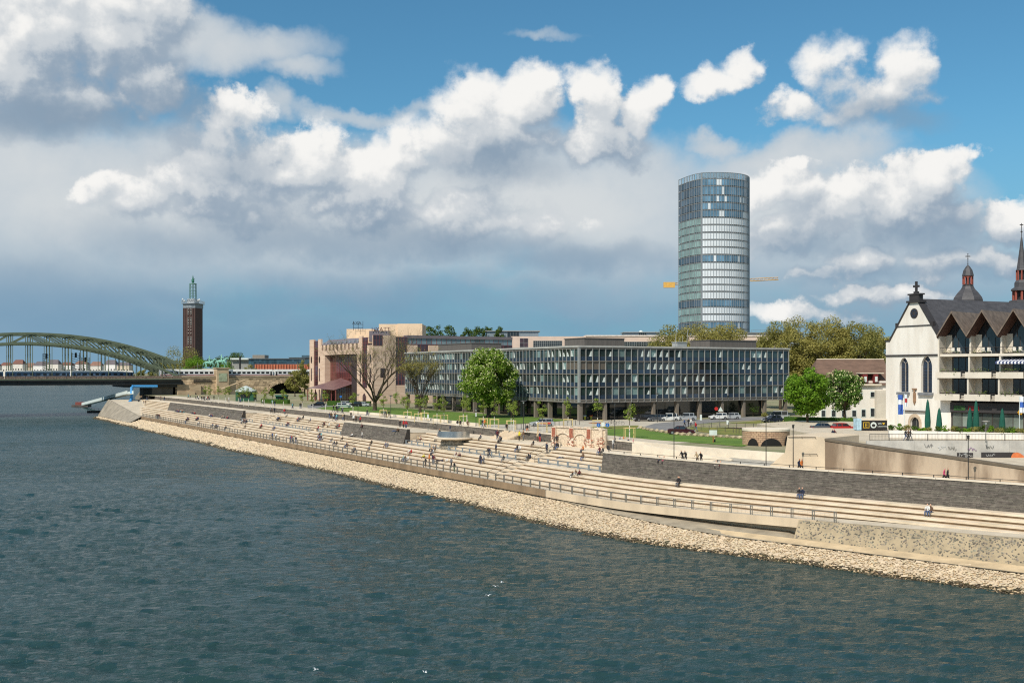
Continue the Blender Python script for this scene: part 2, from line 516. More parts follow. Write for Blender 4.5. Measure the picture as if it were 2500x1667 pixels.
def hit(px, py):
    """where the ray through a photo pixel meets the bank or the ground"""
    last = None
    Y = 80.0
    while Y < 700:
        x = (px - 1250.0) / FPX * Y; z = HEYE - (py - HOR) / FPX * Y
        s, d = SD(x, Y)
        lz = land_z(s, d)
        if z <= lz:
            return (x, Y, lz), s, d
        Y += 0.25
    return (x, Y, lz), s, d
def s_at(px, d):
    """bank coordinate where the line at offset d crosses the photo column px"""
    best, bs = 1e9, 0
    for i in range(0, 4500):
        s = -345 + i * .1; p = B(s, d, 0)
        e = abs(1250 + p[0] / p[1] * FPX - px)
        if e < best: best, bs = e, s
    return bs
SW = s_at(1953, D_EDGE)      # where the old cobbled wall takes over from the edge beam
# ---------------------------------------------------------------- materials of the bank
M_CONC = mat('pale_concrete', srgb(214, 194, 166), .85, .07, .35, bump=.25, bscale=8)
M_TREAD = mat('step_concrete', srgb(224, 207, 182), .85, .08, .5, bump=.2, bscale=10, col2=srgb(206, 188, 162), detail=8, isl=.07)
M_RISER = mat('recess_shade_concrete', srgb(172, 146, 116), .9, .12, .6)  # darker than the treads: shade under the noses put into the colour
M_FASC = mat('stained_concrete', srgb(140, 118, 92), .85, .16, .45, stretch=(1, 1, .15), bump=.3)
M_FASC2 = mat('fresh_concrete', srgb(206, 186, 158), .85, .1, .45, stretch=(1, 1, .2), bump=.3)
M_SLATE = mat('slate', srgb(106, 99, 90), .85, .15, 2.0, isl=.3, bump=.3)
M_SLATE0 = mat('slate_joint', srgb(58, 54, 50), .95, .2, 3)
M_COPE = mat('coping', srgb(226, 212, 190), .8, .07, .5)
M_STONE = mat('riprap_stone', srgb(214, 194, 164), .95, .16, .5, isl=.13, bump=.4, col2=srgb(200, 181, 153))
M_WETST = mat('wet_stone', srgb(84, 74, 52), .55, .3, 1.5, isl=.4)
M_BED = mat('riprap_bed', srgb(196, 172, 138), .95, .2, .8, bump=.5)
M_PAVE = mat('promenade_paving', srgb(206, 192, 170), .9, .08, .4, bump=.2, col2=srgb(186, 172, 150), detail=8)
M_GRASS = mat('lawn_grass', srgb(100, 126, 38), .95, .3, .22, col2=srgb(78, 108, 30), bump=.8, bscale=7, detail=9)
M_EARTH = mat('dry_ground', srgb(150, 140, 112), .95, .18, .12, col2=srgb(120, 124, 84))
M_ASPH = mat('asphalt', srgb(128, 126, 124), .9, .1, .6, bump=.2)
M_STEEL = mat('galvanised_steel', srgb(150, 148, 140), .45, .1, 2, metal=.6)
M_DARKST = mat('dark_steel', srgb(60, 60, 58), .5, .1, 2, metal=.4)
M_COBBLE = mat('cobble_face', srgb(176, 158, 128), .9, .2, .5, col2=srgb(150, 135, 110), bump=.3)
M_COBST = mat('cobble_stone', srgb(120, 112, 98), .85, .2, 1.5, isl=.45)
M_SAND = mat('sandy_berm', srgb(202, 178, 142), .95, .12, .5, bump=.4)

# ---------------------------------------------------------------- river
def build_water():
    me = bpy.data.meshes.new('water')
    ys = [46.0]
    while ys[-1] < 520: ys.append(ys[-1] * 1.0042)
    while ys[-1] < 9000: ys.append(ys[-1] * 1.12)
    ys = np.array(ys)
    ang = np.linspace(-0.80, 0.62, 620)
    TX = np.tan(ang)
    X = TX[None, :] * ys[:, None]; Y = np.repeat(ys[:, None], len(TX), 1)
    Z = np.zeros_like(X)
    rng = np.random.default_rng(3)
    amp_m = 0.75 + 0.45 * np.sin(X * .031 + 1.3 * np.sin(Y * .017)) * np.sin(Y * .043 + X * .02)
    for k in range(60):
        lam = 0.7 * (1.05 ** k) if k < 44 else 6.0 + (k - 44) * .6
        th = R(252) + rng.normal(0, .36 if lam < 3 else .2)
        kx, ky = math.cos(th) * 2 * math.pi / lam, math.sin(th) * 2 * math.pi / lam
        ph = rng.uniform(0, 6.28)
        A = 0.0125 * lam ** 0.8 if lam < 2.6 else 0.0125 * 2.6 ** .8 * (2.6 / lam) ** .9
        cell = Y * 0.0042
        fade = np.clip((lam / (cell * 2.2)) - .4, 0, 1)
        w = np.sin(kx * X + ky * Y + ph + .5 * np.sin(X * .07 + k) + .5 * np.sin(Y * .09 - k))
        Z += A * fade * (w + .35 * (w * w - .5))
    Z *= amp_m
    Z *= np.clip((900 - Y) / 400, 0, 1)
    nr, nc = X.shape
    co = np.stack([X, Y, Z], -1).reshape(-1, 3)
    # two extra rows close the river under and behind us
    extra = np.array([[-900, -300, 0], [900, -300, 0], [-900, 46, 0], [900, 30, 0]], float)
    idx = np.arange(nr * nc).reshape(nr, nc)
    q = np.stack([idx[:-1, :-1], idx[:-1, 1:], idx[1:, 1:], idx[1:, :-1]], -1).reshape(-1, 4)
    n0 = nr * nc
    # apron from the first row back under the bridge
    bx = np.stack([X[0] * 3, np.full(nc, -150.0), np.zeros(nc)], -1)
    co = np.concatenate([co, bx]); bi = n0 + np.arange(nc)
    q2 = np.stack([bi[:-1], bi[1:], idx[0, 1:], idx[0, :-1]], -1)
    q = np.concatenate([q, q2])
    me.vertices.add(len(co)); me.vertices.foreach_set('co', co.ravel())
    me.loops.add(q.size); me.loops.foreach_set('vertex_index', q.ravel().astype(np.int32))
    me.polygons.add(len(q)); me.polygons.foreach_set('loop_start', np.arange(0, q.size, 4, dtype=np.int32))
    me.polygons.foreach_set('loop_total', np.full(len(q), 4, dtype=np.int32))
    me.polygons.foreach_set('use_smooth', np.ones(len(q), dtype=bool))
    me.update(calc_edges=True)
    m = bpy.data.materials.new('river_water'); m.use_nodes = True
    t = NT(m.node_tree); b = m.node_tree.nodes['Principled BSDF']
    geo = t.n('ShaderNodeNewGeometry'); pos = geo.outputs['Position']
    big = t.noise(pos, .02, 3, .5)
    t.link(t.mix(big, (*srgb(32, 57, 54), 1), (*srgb(39, 66, 67), 1)), b.inputs['Base Color'])
    sy = t.n('ShaderNodeSeparateXYZ'); t.link(pos, sy.inputs[0])
    t.link(t.smooth(sy.outputs[1], 90, 480, .09, .32), b.inputs['Roughness'])      # choppier water towards the piers
    b.inputs['IOR'].default_value = 1.33; b.inputs['Specular IOR Level'].default_value = .47
    rot = t.n('ShaderNodeVectorRotate', rotation_type='Z_AXIS'); t.link(pos, rot.inputs['Vector']); rot.inputs['Angle'].default_value = R(-14)
    st = t.vm('MULTIPLY', rot.outputs[0], (.42, 1.15, 1))
    h = t.m('ADD', t.m('MULTIPLY', t.noise(st, 1.9, 5, .62, .4), .75), t.noise(st, .62, 4, .58, .5))
    wind = t.smooth(t.noise(t.vm('MULTIPLY', rot.outputs[0], (.35, 1.0, 1)), .03, 4, .6), .3, .7, .55, 1.2)
    bp = t.n('ShaderNodeBump'); t.link(wind, bp.inputs['Strength']); bp.inputs['Distance'].default_value = .4
    t.link(h, bp.inputs['Height']); t.link(bp.outputs[0], b.inputs['Normal'])
    me.materials.append(m)
    o = mesh_obj('water', me); o['kind'] = 'structure'; o['label'] = 'dark teal river with small wind ripples'
build_water()

# ---------------------------------------------------------------- ground sheet east of the river, far bank
def build_ground():
    ss = list(range(int(S0), 29, 4))
    front = [B(s, D_UW + .2, ZU - .03) for s in ss]
    mb = MB()
    far_l = (-1400.0, 2300.0); 
    poly = [(p[0], p[1], ZU - .03) for p in front] + [(46.6, 149.6, ZU - .03), (6000, 149.6, ZU - .03), (9000, 14000, ZU - .03), (-4200, 14000, ZU - .03), (-560, 1700, ZU - .03), (-272, 800, ZU - .03)]
    me = bpy.data.meshes.new('ground')
    bm = bmesh.new(); vs = [bm.verts.new(p) for p in poly]; f = bm.faces.new(vs)
    bmesh.ops.triangulate(bm, faces=[f]); bmesh.ops.recalc_face_normals(bm, faces=bm.faces)
    for fc in bm.faces:
        if fc.normal.z < 0: fc.normal_flip()
    bm.to_mesh(me); bm.free(); me.materials.append(M_EARTH)
    o = mesh_obj('ground', me); o['kind'] = 'structure'; o['label'] = 'flat city ground behind the riverside promenade'
    # left bank in the river bend far upstream
    mb = MB()
    A = [(-3500, 1150), (-1400, 1330), (-760, 1430), (-330, 1560), (-200, 1900)]
    q = [(x - 200, y + 4200) for x, y in A]
    for i in range(len(A) - 1):
        a, b2 = A[i], A[i + 1]
        mb.quad((a[0], a[1], -.5), (b2[0], b2[1], -.5), (b2[0], b2[1] + 45, 3.2), (a[0], a[1] + 45, 3.2))
    o = mb.build('gravel_shore', M_SAND); o['kind'] = 'structure'; o['label'] = 'pale gravel beach on the far river bend'
    mb = MB()
    for i in range(len(A) - 1):
        a, b2 = A[i], A[i + 1]
        mb.quad((a[0], a[1] + 45, 3.2), (b2[0], b2[1] + 45, 3.2), (q[i + 1][0], q[i + 1][1], 3.2), (q[i][0], q[i][1], 3.2))
    o = mb.build('far_bank', M_EARTH); o['kind'] = 'structure'; o['label'] = 'flat green land beyond the far river bend'
build_ground()

# ---------------------------------------------------------------- river walk, fascia and seating steps
def rng_s(a, b, st=2.0):
    n = max(1, int(math.ceil((b - a) / st))); return [a + (b - a) * i / n for i in range(n + 1)]
def build_bank():
    S_A, S_B = -345.0, 104.0
    # river walk sheet (a ramp at both ends)
    ss = rng_s(S_A, S_B)
    mb = MB()
    mb.strip([B(s, D_EDGE, walk_z(s)) for s in ss], [B(s, -1.0 if walk_z(s) < ZL - .1 else 10.4, walk_z(s) + .001) for s in ss])
    o = mb.build('river_walk', M_PAVE); o['kind'] = 'structure'; o['label'] = 'pale paved river walk at the foot of the seating steps'
    # fascia beam and soffit
    def fascia(a, b, m, lab, h):
        mb = MB(); ss = rng_s(a, b)
        T = [B(s, D_EDGE - .18, walk_z(s) + .12) for s in ss]; T2 = [B(s, D_EDGE + .17, walk_z(s) + .12) for s in ss]
        L = [B(s, D_EDGE - .18, walk_z(s) - h) for s in ss]; L2 = [B(s, D_EDGE + 1.2, walk_z(s) - h) for s in ss]
        T3 = [B(s, D_EDGE + .17, walk_z(s) - .1) for s in ss]
        mb.strip(L, T); mb.strip(T, T2); mb.strip(T2, T3); mb.strip(L2, L)
        o = mb.build('edge_beam', m); o['kind'] = 'structure'; o['label'] = lab
    fascia(-282, -1.5, M_FASC, 'weathered brown concrete edge beam of the river walk', .82)
    fascia(-1.4, SW + 2, M_FASC2, 'fresh pale concrete edge beam of the river walk ramp', .82)
    # wall under the beam
    mb = MB(); ss = rng_s(-345, SW + 2)
    mb.strip([B(s, D_EDGE + 1.1, -.5) for s in ss], [B(s, D_EDGE + 1.1, walk_z(s) - .7) for s in ss])
    o = mb.build('undercroft_wall', M_FASC2); o['kind'] = 'structure'; o['label'] = 'concrete wall in the shade under the edge beam'
    # steps: slab with overhanging nose over a recessed riser
    lower = bpy.data.objects.new('seating_steps', None); COL.objects.link(lower); lower['kind'] = 'structure'; lower['label'] = 'long pale concrete seating steps along the river'
    def step(name, a, b, d0, d1, z0, z1, parent, nose=.2, th=.22):
        ss = rng_s(a, b, 2.6)
        mb = MB()
        for sa, sb in zip(ss[:-1], ss[1:]):      # cast slab by slab
            q = (sa, sb)
            T = [B(s, d0 - nose, z1) for s in q]; Tb = [B(s, d1 + .3, z1) for s in q]
            F = [B(s, d0 - nose, z1 - th) for s in q]; F2 = [B(s, d0, z1 - th) for s in q]; Bt = [B(s, d0, z0 - .3) for s in q]
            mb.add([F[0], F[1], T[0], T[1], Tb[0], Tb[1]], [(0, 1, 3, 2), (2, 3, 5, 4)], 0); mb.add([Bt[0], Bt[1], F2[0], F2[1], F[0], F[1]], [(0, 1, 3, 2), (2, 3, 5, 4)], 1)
        for e in (0, -1):      # end faces
            s = ss[e]
            pts = [B(s, d0 - nose, z1), B(s, d1 + .3, z1), B(s, d1 + .3, z0 - .3), B(s, d0, z0 - .3), B(s, d0, z1 - th), B(s, d0 - nose, z1 - th)]
            mb.add(pts, [tuple(range(6))], 0)
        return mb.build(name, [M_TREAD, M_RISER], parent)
    for k in range(5):
        z1 = ZW + .45 * (k + 1)
        b_end = 14 + (z1 - ZW) / .019
        a_end = -285 - (z1 - ZW) / .075
        d1 = D_ST + TR * (k + 1) if k < 4 else D_UP
        step('step', a_end - 4, min(b_end + 6, 104), D_ST + TR * k, d1, z1 - .45, z1, lower)
    # upper flights between the slate walls
    gaps = [(-345.0, -272.8), (-178.7, -101.1), (-66.4, -.5)]
    for (a, b) in gaps:
        for k in range(5):
            z1 = ZL + .43 * (k + 1)
            d0 = D_UP + TU * k
            step('step', a, b, d0, d0 + TU if k < 4 else D_UW + .1, z1 - .43, z1, lower, nose=.18)
    # narrow stairs through the seats: small steps standing proud of the tiers
    stair = bpy.data.objects.new('access_stairs', None); COL.objects.link(stair); stair['kind'] = 'structure'; stair['label'] = 'narrow concrete stairs climbing through the seating steps'
    for (sc, d0, z0, dlen, zr) in [(-20.0, D_ST - .55, ZW, 5 * TR, 2.25), (-20.0, D_UP - .45, ZL, 5 * TU, 2.15), (-92 + 8, D_UP - 6.2, ZW, 5 * TR, 2.25), (-118, D_UP - .45, ZL, 5 * TU, 2.15), (-118, D_ST - .55, ZW, 5 * TR, 2.25),
                                   (-170, D_ST - .55, ZW, 5 * TR, 2.25), (-160, D_UP - .45, ZL, 5 * TU, 2.15)]:
        n = 10
        for i in range(n):
            ss = [sc - 1.2, sc + 1.2]
            da, db = d0 + dlen * i / n, d0 + dlen * (i + 1) / n + .1
            z = z0 + zr * (i + 1) / n
            mb = MB()
            mb.add([B(ss[0], da, z - .5), B(ss[1], da, z - .5), B(ss[1], db, z - .5), B(ss[0], db, z - .5), B(ss[0], da, z), B(ss[1], da, z), B(ss[1], db, z), B(ss[0], db, z)],
                   [(4, 5, 6, 7), (0, 1, 5, 4), (1, 2, 6, 5), (3, 0, 4, 7)])
            mb.build('stair_step', M_CONC, stair)
        # thin handrail
        for e in (-1.25, 1.25):
            mb = MB(); p = [B(sc + e, d0 + dlen * q, z0 + zr * q + .95) for q in (0, .5, 1)]
            mb.tube([B(sc + e, d0, z0)] + p + [B(sc + e, d0 + dlen, z0 + zr)], .03, 4)
            mb.build('handrail', M_DARKST, stair)
    # upper path behind walls and promenade sheet
    mb = MB()
    for (a, b) in WALLS:
        ss = rng_s(a, b, 3)
        mb.strip([B(s, .6, ZP) for s in ss], [B(s, D_UW + .1, ZP) for s in ss])
    mb.add([B(26, 9.5, ZP - .005), B(60, 4.5, ZP - .005), B(104, 4.5, ZP - .005), (140, 70, ZP - .005), (140, 150, ZP - .005), (46, 150, ZP - .005)], [(0, 1, 2, 3, 4, 5)])
    o = mb.build('upper_path', M_PAVE); o['kind'] = 'structure'; o['label'] = 'paved upper path behind the slate walls'
    # slate walls with courses and coping
    def slate_wall(name, a, b, d, z0, z1, bat, lab, cope=.55, course=.075, dens=1.0, far=1.0, gaps_=()):
        ss = rng_s(a, b)
        root = thing(name, B((a + b) / 2, d, z0), lab, 'wall', 'slate walls of the terrace')
        mb = MB()
        mb.strip([B(s, d, z0) for s in ss], [B(s, d + bat, z1) for s in ss])
        for e in (a, b):
            mb.quad(B(e, d, z0), B(e, d + bat, z1), B(e, d + bat + cope, z1), B(e, d + bat + cope, z0))
        mb.strip([B(s, d + bat + cope, z0) for s in ss], [B(s, d + bat + cope, z1) for s in ss])
        mb.build('core', M_SLATE0, root)
        mb = MB(); z = z0; rr = random.Random(hash(name) % 999 + int(a))
        rr = random.Random(int(abs(a) * 10) + 5)
        while z < z1 - .02:
            h = course * rr.uniform(.6, 1.5) * far; s = a
            h = min(h, z1 - z)
            while s < b - .05:
                L = rr.uniform(.35, 1.5) * far; e = min(s + L, b)
                pr = rr.uniform(.0, .05)
                q0, q1 = (z - z0) / (z1 - z0) * bat, (z + h - z0) / (z1 - z0) * bat
                g = .012
                p = [B(s + g, d + q0 - pr, z + .004), B(e - g, d + q0 - pr, z + .004), B(e - g, d + q1 - pr, z + h - .008), B(s + g, d + q1 - pr, z + h - .008)]
                k = [B(s + g, d + q0 + .02, z + .004), B(e - g, d + q0 + .02, z + .004), B(e - g, d + q1 + .02, z + h - .008), B(s + g, d + q1 + .02, z + h - .008)]
                mb.add(p + k, [(0, 1, 2, 3), (3, 2, 6, 7), (0, 3, 7, 4), (1, 5, 6, 2), (0, 4, 5, 1)])
                s = e
            z += h
        o = mb.build('slate_course', M_SLATE, root); o['kind'] = 'stuff'
        # coping blocks
        n = max(1, int((b - a) / 6.0))
        for i in range(n):
            sa, sb = a + (b - a) * i / n + .02, a + (b - a) * (i + 1) / n - .02
            q = rng_s(sa, sb, 3); mb = MB()
            i0 = [B(s, d + bat - .1, z1) for s in q]; i1 = [B(s, d + bat - .1, z1 + .14) for s in q]; i2 = [B(s, d + bat + cope + .15, z1 + .14) for s in q]; i3 = [B(s, d + bat + cope + .15, z1) for s in q]
            mb.strip(i0, i1); mb.strip(i1, i2); mb.strip(i2, i3)
            mb.add([i0[0], i1[0], i2[0], i3[0]], [(0, 1, 2, 3)]); mb.add([i0[-1], i1[-1], i2[-1], i3[-1]], [(3, 2, 1, 0)])
            mb.build('coping_stone', M_COPE, root)
        return root
    slate_wall('slate_wall', -272.3, -179.2, 0, ZL, 8.1, 1.0, 'long grey slate wall above the steps near the railway bridge', far=1.6)
    slate_wall('slate_wall', -100.6, -66.9, 0, ZL, 8.1, .9, 'short battered grey slate wall beside the round steel viewing platform', far=1.2)
    slate_wall('slate_wall', 0, 104, 0, ZL, 8.0, .35, 'tall dark slate wall with handrail below the church terrace')
    slate_wall('slate_wall', -345, -45.5, D_UW, ZP, ZU, .05, 'low grey slate wall along the upper path below the young trees', cope=.5, far=1.6)
    slate_wall('slate_wall', -38.5, -6.5, D_UW, ZP, ZU, .05, 'low grey slate wall ending at the ruined brick arches', cope=.5, far=1.1)
    # light ramp/stairs in the gap of the upper wall
    for i in range(8):
        mb = MB(); z = ZP + (ZU - ZP) * (i + 1) / 8; da = D_UW - 3.2 + .42 * i
        mb.add([B(-45.3, da, z - .5), B(-38.7, da, z - .5), B(-38.7, D_UW + .6, z - .5), B(-45.3, D_UW + .6, z - .5), B(-45.3, da, z), B(-38.7, da, z), B(-38.7, D_UW + .6, z), B(-45.3, D_UW + .6, z)],
               [(4, 5, 6, 7), (0, 1, 5, 4), (1, 2, 6, 5), (3, 0, 4, 7)])
        mb.build('stair_step', M_CONC, stair)
    # promenade strip on top and low bench wall along the lawn
    mb = MB(); ss = rng_s(-345, -2, 3)
    mb.strip([B(s, D_UW + .5, ZU + .004) for s in ss], [B(s, D_UW + 9.0, ZU + .004) for s in ss])
    o = mb.build('promenade', M_PAVE); o['kind'] = 'structure'; o['label'] = 'pale paved promenade lined with young trees'
build_bank()
# ---------------------------------------------------------------- rubble slope, cobbled revetment, slipway
def shore_d(s):
    return -14.3 - .5 * math.sin(s * .021) - .35 * math.sin(s * .13 + 1) - (1.3 if 6 < s < 40 else 0) * math.sin((s - 6) / 34 * math.pi)
def rub_top(s):
    """where the loose stones end inland and how high"""
    if s < -2: return (D_EDGE + .9, 2.15)
    if s < 30:
        q = (s + 2) / 32.0; return (D_EDGE + .9 - 3.6 * q, 2.15 - .85 * q)
    return (D_EDGE - 2.7 - .35 * min(1, (s - 30) / 40), 1.3)
def rub_z(s, d):
    d1, z1 = rub_top(s); d0 = shore_d(s)
    q = (d - d0) / (d1 - d0)
    return z1 * q if q > 0 else q * 1.2
def build_rubble():
    S_A, S_B = -345, 104
    ss = rng_s(S_A, S_B, 2)
    mb = MB()
    lines = []
    for q in (-.35, 0, .33, .66, 1.0):
        lines.append([B(s, shore_d(s) + (rub_top(s)[0] - shore_d(s)) * q, rub_z(s, shore_d(s) + (rub_top(s)[0] - shore_d(s)) * q) - .06) for s in ss])
    for i in range(4): mb.strip(lines[i], lines[i + 1])
    slope = mb.build('stone_slope', M_BED); slope['kind'] = 'structure'; slope['label'] = 'pale rubble slope between the river and the edge beam'
    bm = bmesh.new(); bmesh.ops.create_icosphere(bm, subdivisions=1, radius=.5)
    V0 = np.array([v.co[:] for v in bm.verts]); bm.free()
    # a stone: 8-corner lump, 12 triangles
    C8 = np.array([[x, y, z] for x in (-.5, .5) for y in (-.5, .5) for z in (-.5, .5)])
    F8 = np.array([[0, 1, 3, 2], [4, 6, 7, 5], [0, 4, 5, 1], [2, 3, 7, 6], [0, 2, 6, 4], [1, 5, 7, 3]])
    rng = np.random.default_rng(5)
    stones = []
    s = S_A
    n_all = 0
    cand = []
    while s < S_B:
        far = s < -120
        st = .44 if far else .24
        d0 = shore_d(s); d1 = rub_top(s)[0]
        d = d0 - .45
        while d < d1:
            js, jd = rng.uniform(-.25, .25), rng.uniform(-.22, .22)
            cand.append((s + js, d + jd, st * rng.choice([.6, .8, 1.0, 1.3, 1.8], p=[.2, .3, .25, .17, .08]) * rng.uniform(.9, 1.15)))
            d += st * .82
        s += st * .86
    cand = np.array(cand)
    N = len(cand)
    pos = np.array([B(a, b, rub_z(a, b)) for a, b, _ in cand])
    size = cand[:, 2]
    sc = np.stack([size * rng.uniform(.75, 1.35, N), size * rng.uniform(.7, 1.1, N), size * rng.uniform(.28, .5, N)], -1)
    ang = rng.uniform(0, 6.28, N); tilt = rng.normal(0, .25, N)
    co = C8[None] * (1 + rng.uniform(-.42, .12, (N, 8, 3)))
    co = co * sc[:, None, :]
    # tilt about x then spin about z
    ct, stt = np.cos(tilt)[:, None], np.sin(tilt)[:, None]
    y = co[..., 1] * ct - co[..., 2] * stt; z = co[..., 1] * stt + co[..., 2] * ct
    ca, sa = np.cos(ang)[:, None], np.sin(ang)[:, None]
    x = co[..., 0] * ca - y * sa; y = co[..., 0] * sa + y * ca
    W = np.stack([x, y, z], -1) + pos[:, None, :]
    wet = (pos[:, 2] < .26 + .16 * rng.uniform(-1, 1, N))
    # the 300 stones that show largest become pieces of their own
    dist = np.hypot(pos[:, 0], pos[:, 1]); show = size / dist
    px = 1250 + pos[:, 0] / pos[:, 1] * FPX
    inview = (px < 2490) & ~wet
    order = np.argsort(-np.where(inview, show, 0))
    top = set(order[:300].tolist())
    fl = F8.tolist()
    for i in order[:300]:
        me = bpy.data.meshes.new('rubble_stone')
        me.from_pydata((W[i] - pos[i]).tolist(), [], fl); me.materials.append(M_STONE)
        o = mesh_obj('rubble_stone', me, slope); o.location = pos[i].tolist()
    for nm, mk, mm in (('rubble_stones', ~wet, M_STONE), ('wet_stones', wet, M_WETST)):
        ids = np.array([i for i in np.nonzero(mk)[0] if i not in top])
        w = W[ids].reshape(-1, 3)
        q = (F8[None] + (np.arange(len(ids)) * 8)[:, None, None]).reshape(-1, 4)
        me = bpy.data.meshes.new(nm)
        me.vertices.add(len(w)); me.vertices.foreach_set('co', w.ravel())
        me.loops.add(q.size); me.loops.foreach_set('vertex_index', q.ravel().astype(np.int32))
        me.polygons.add(len(q)); me.polygons.foreach_set('loop_start', np.arange(0, q.size, 4, dtype=np.int32)); me.polygons.foreach_set('loop_total', np.full(len(q), 4, dtype=np.int32))
        me.update(calc_edges=True); me.materials.append(mm)
        o = mesh_obj(nm, me, slope); o['kind'] = 'stuff'
    print('stones', N)
    # grey cobbled apron below the ramp, sandy berm
    ss = rng_s(-2, 104, 2)
    mb = MB()
    mb.strip([B(s, rub_top(s)[0] - .5, rub_top(s)[1] + .02) for s in ss], [B(s, D_EDGE + 1.15, rub_top(s)[1] + .1 + (.55 if s < SW else 0) * min(1, max(0, s / 30))) for s in ss])
    o = mb.build('cobbled_apron', mat('cobble_apron', srgb(158, 146, 126), .95, .14, .6, bump=.5, bscale=6)); o['kind'] = 'structure'; o['label'] = 'grey cobbled apron below the river walk ramp'
    mb = MB(); ss = rng_s(SW - 12, 104, 2)
    mb.strip([B(s, rub_top(s)[0] - .35, 1.34) for s in ss], [B(s, D_EDGE - 1.35, 1.62) for s in ss])
    o = mb.build('sandy_berm', M_SAND); o['kind'] = 'structure'; o['label'] = 'sandy strip between the rubble and the old cobbled wall'
    # old cobbled wall, leaning back, with its stones
    a, b = SW, 104.0
    wl = thing('cobbled_wall', B(70, D_EDGE - .8, 1.4), 'old leaning wall of round dark cobbles below the ramp', 'wall')
    ss = rng_s(a, b, 2)
    lo = [B(s, D_EDGE - 1.5, 1.45) for s in ss]; hi = [B(s, D_EDGE - .28, walk_z(s) + .02) for s in ss]; hi2 = [B(s, D_EDGE + .45, walk_z(s) + .02) for s in ss]
    mb = MB(); mb.strip(lo, hi); mb.strip(hi, hi2)
    mb.add([lo[0], hi[0], hi2[0], B(a, D_EDGE + .45, 1.45)], [(0, 1, 2, 3)])
    mb.build('wall_face', M_COBBLE, wl)
    mb = MB(); rr = random.Random(4)
    for i in range(7000):
        s = rr.uniform(a + .2, b); q = rr.random() ** .8
        if rr.random() > .25 + .5 * mnoise.noise(Vector((s * .2, q * 2.5, 3))) + .45 * q * min(1, max(0, (s - SW + 5) / 40)): continue
        p0 = Vector(B(s, D_EDGE - 1.5, 1.45)); p1 = Vector(B(s, D_EDGE - .28, walk_z(s) + .02))
        c = p0.lerp(p1, q); r = rr.uniform(.05, .11)
        u = ub(s)
        fu = Vector((u[0], u[1], 0)); fv = (p1 - p0).normalized(); fn = fu.cross(fv)
        if fn.y > 0: fn = -fn
        rim = [tuple(c + fu * (r * 1.15 * math.cos(k * 1.047)) + fv * (r * math.sin(k * 1.047)) + fn * .004) for k in range(6)]
        mb.add(rim + [tuple(c + fn * (r * .38))], [(k, (k + 1) % 6, 6) for k in range(6)])
    o = mb.build('cobbles', M_COBST, wl); o['kind'] = 'stuff'
    # slipway down to the water
    mb = MB(); s0 = 16.0
    c0 = P(1640, 1322, .1); c1 = P(1700, 1284, 1.5)
    u = ub(s0)
    A = Vector(c0); Bv = Vector(c1); w = Vector((u[0], u[1], 0)) * 1.3
    mb.slab([tuple(A - w), tuple(A + w), tuple(Bv + w), tuple(Bv - w)], (0, 0, 1), .22)
    o = mb.build('slipway', mat('slipway_concrete', srgb(186, 162, 130), .9, .12, .8), loc=tuple(A), fix=True); tag(o, 'narrow concrete slipway running down the rubble to the river', 'slipway')
build_rubble()

# ---------------------------------------------------------------- railings
def railing(name, a, b, d, zf, lab, step, h=1.05, double=True, mesh=True, m=M_STEEL, r=.03):
    root = thing(name, B((a + b) / 2, d, zf((a + b) / 2)), lab, 'railing')
    ss = rng_s(a, b, 2)
    mb = MB(); mb.tube([B(s, d, zf(s) + h) for s in ss], r * 1.2, 5)
    mb.build('top_rail', m, root)
    n = int((b - a) / step)
    proto = None
    for i in range(n + 1):
        s = a + (b - a) * i / n; u = ub(s); c = B(s, d, zf(s))
        if proto is None:
            mb = MB()
            for e in ((-.11, .11) if double else (0,)):
                mb.box(e - .035, e + .035, -.045, .045, -.25, h)
            if double: mb.box(-.11, .11, -.02, .02, h - .15, h - .09); mb.box(-.11, .11, -.02, .02, .1, .16)
            proto = mb.mesh('post', m)
        o = mesh_obj('post', proto, root); o.location = Vector(c) - base_of(root); o.rotation_euler = (0, 0, math.atan2(u[1], u[0]))
    if mesh:
        mb = MB()
        for k in range(1, 5):
            mb.tube([B(s, d, zf(s) + .1 + (h - .15) * k / 5) for s in ss], .007, 3, cap=False)
        q = a
        while q < b:
            c = B(q, d, zf(q)); mb.tube([(c[0], c[1], c[2] + .08), (c[0], c[1], c[2] + h)], .006, 3, cap=False); q += .5
        o = mb.build('wire_mesh', m, root); o['kind'] = 'stuff'
    return root
railing('walkway_railing', -276, s_at(2037, D_EDGE), D_EDGE + .1, lambda s: walk_z(s) + .12, 'long steel mesh railing with double posts along the river walk', 2.5)
railing('coping_handrail', 1, 103, .62, lambda s: 8.14, 'thin dark handrail on top of the tall slate wall', 3.4, h=.28, double=False, mesh=False, m=M_DARKST, r=.025)
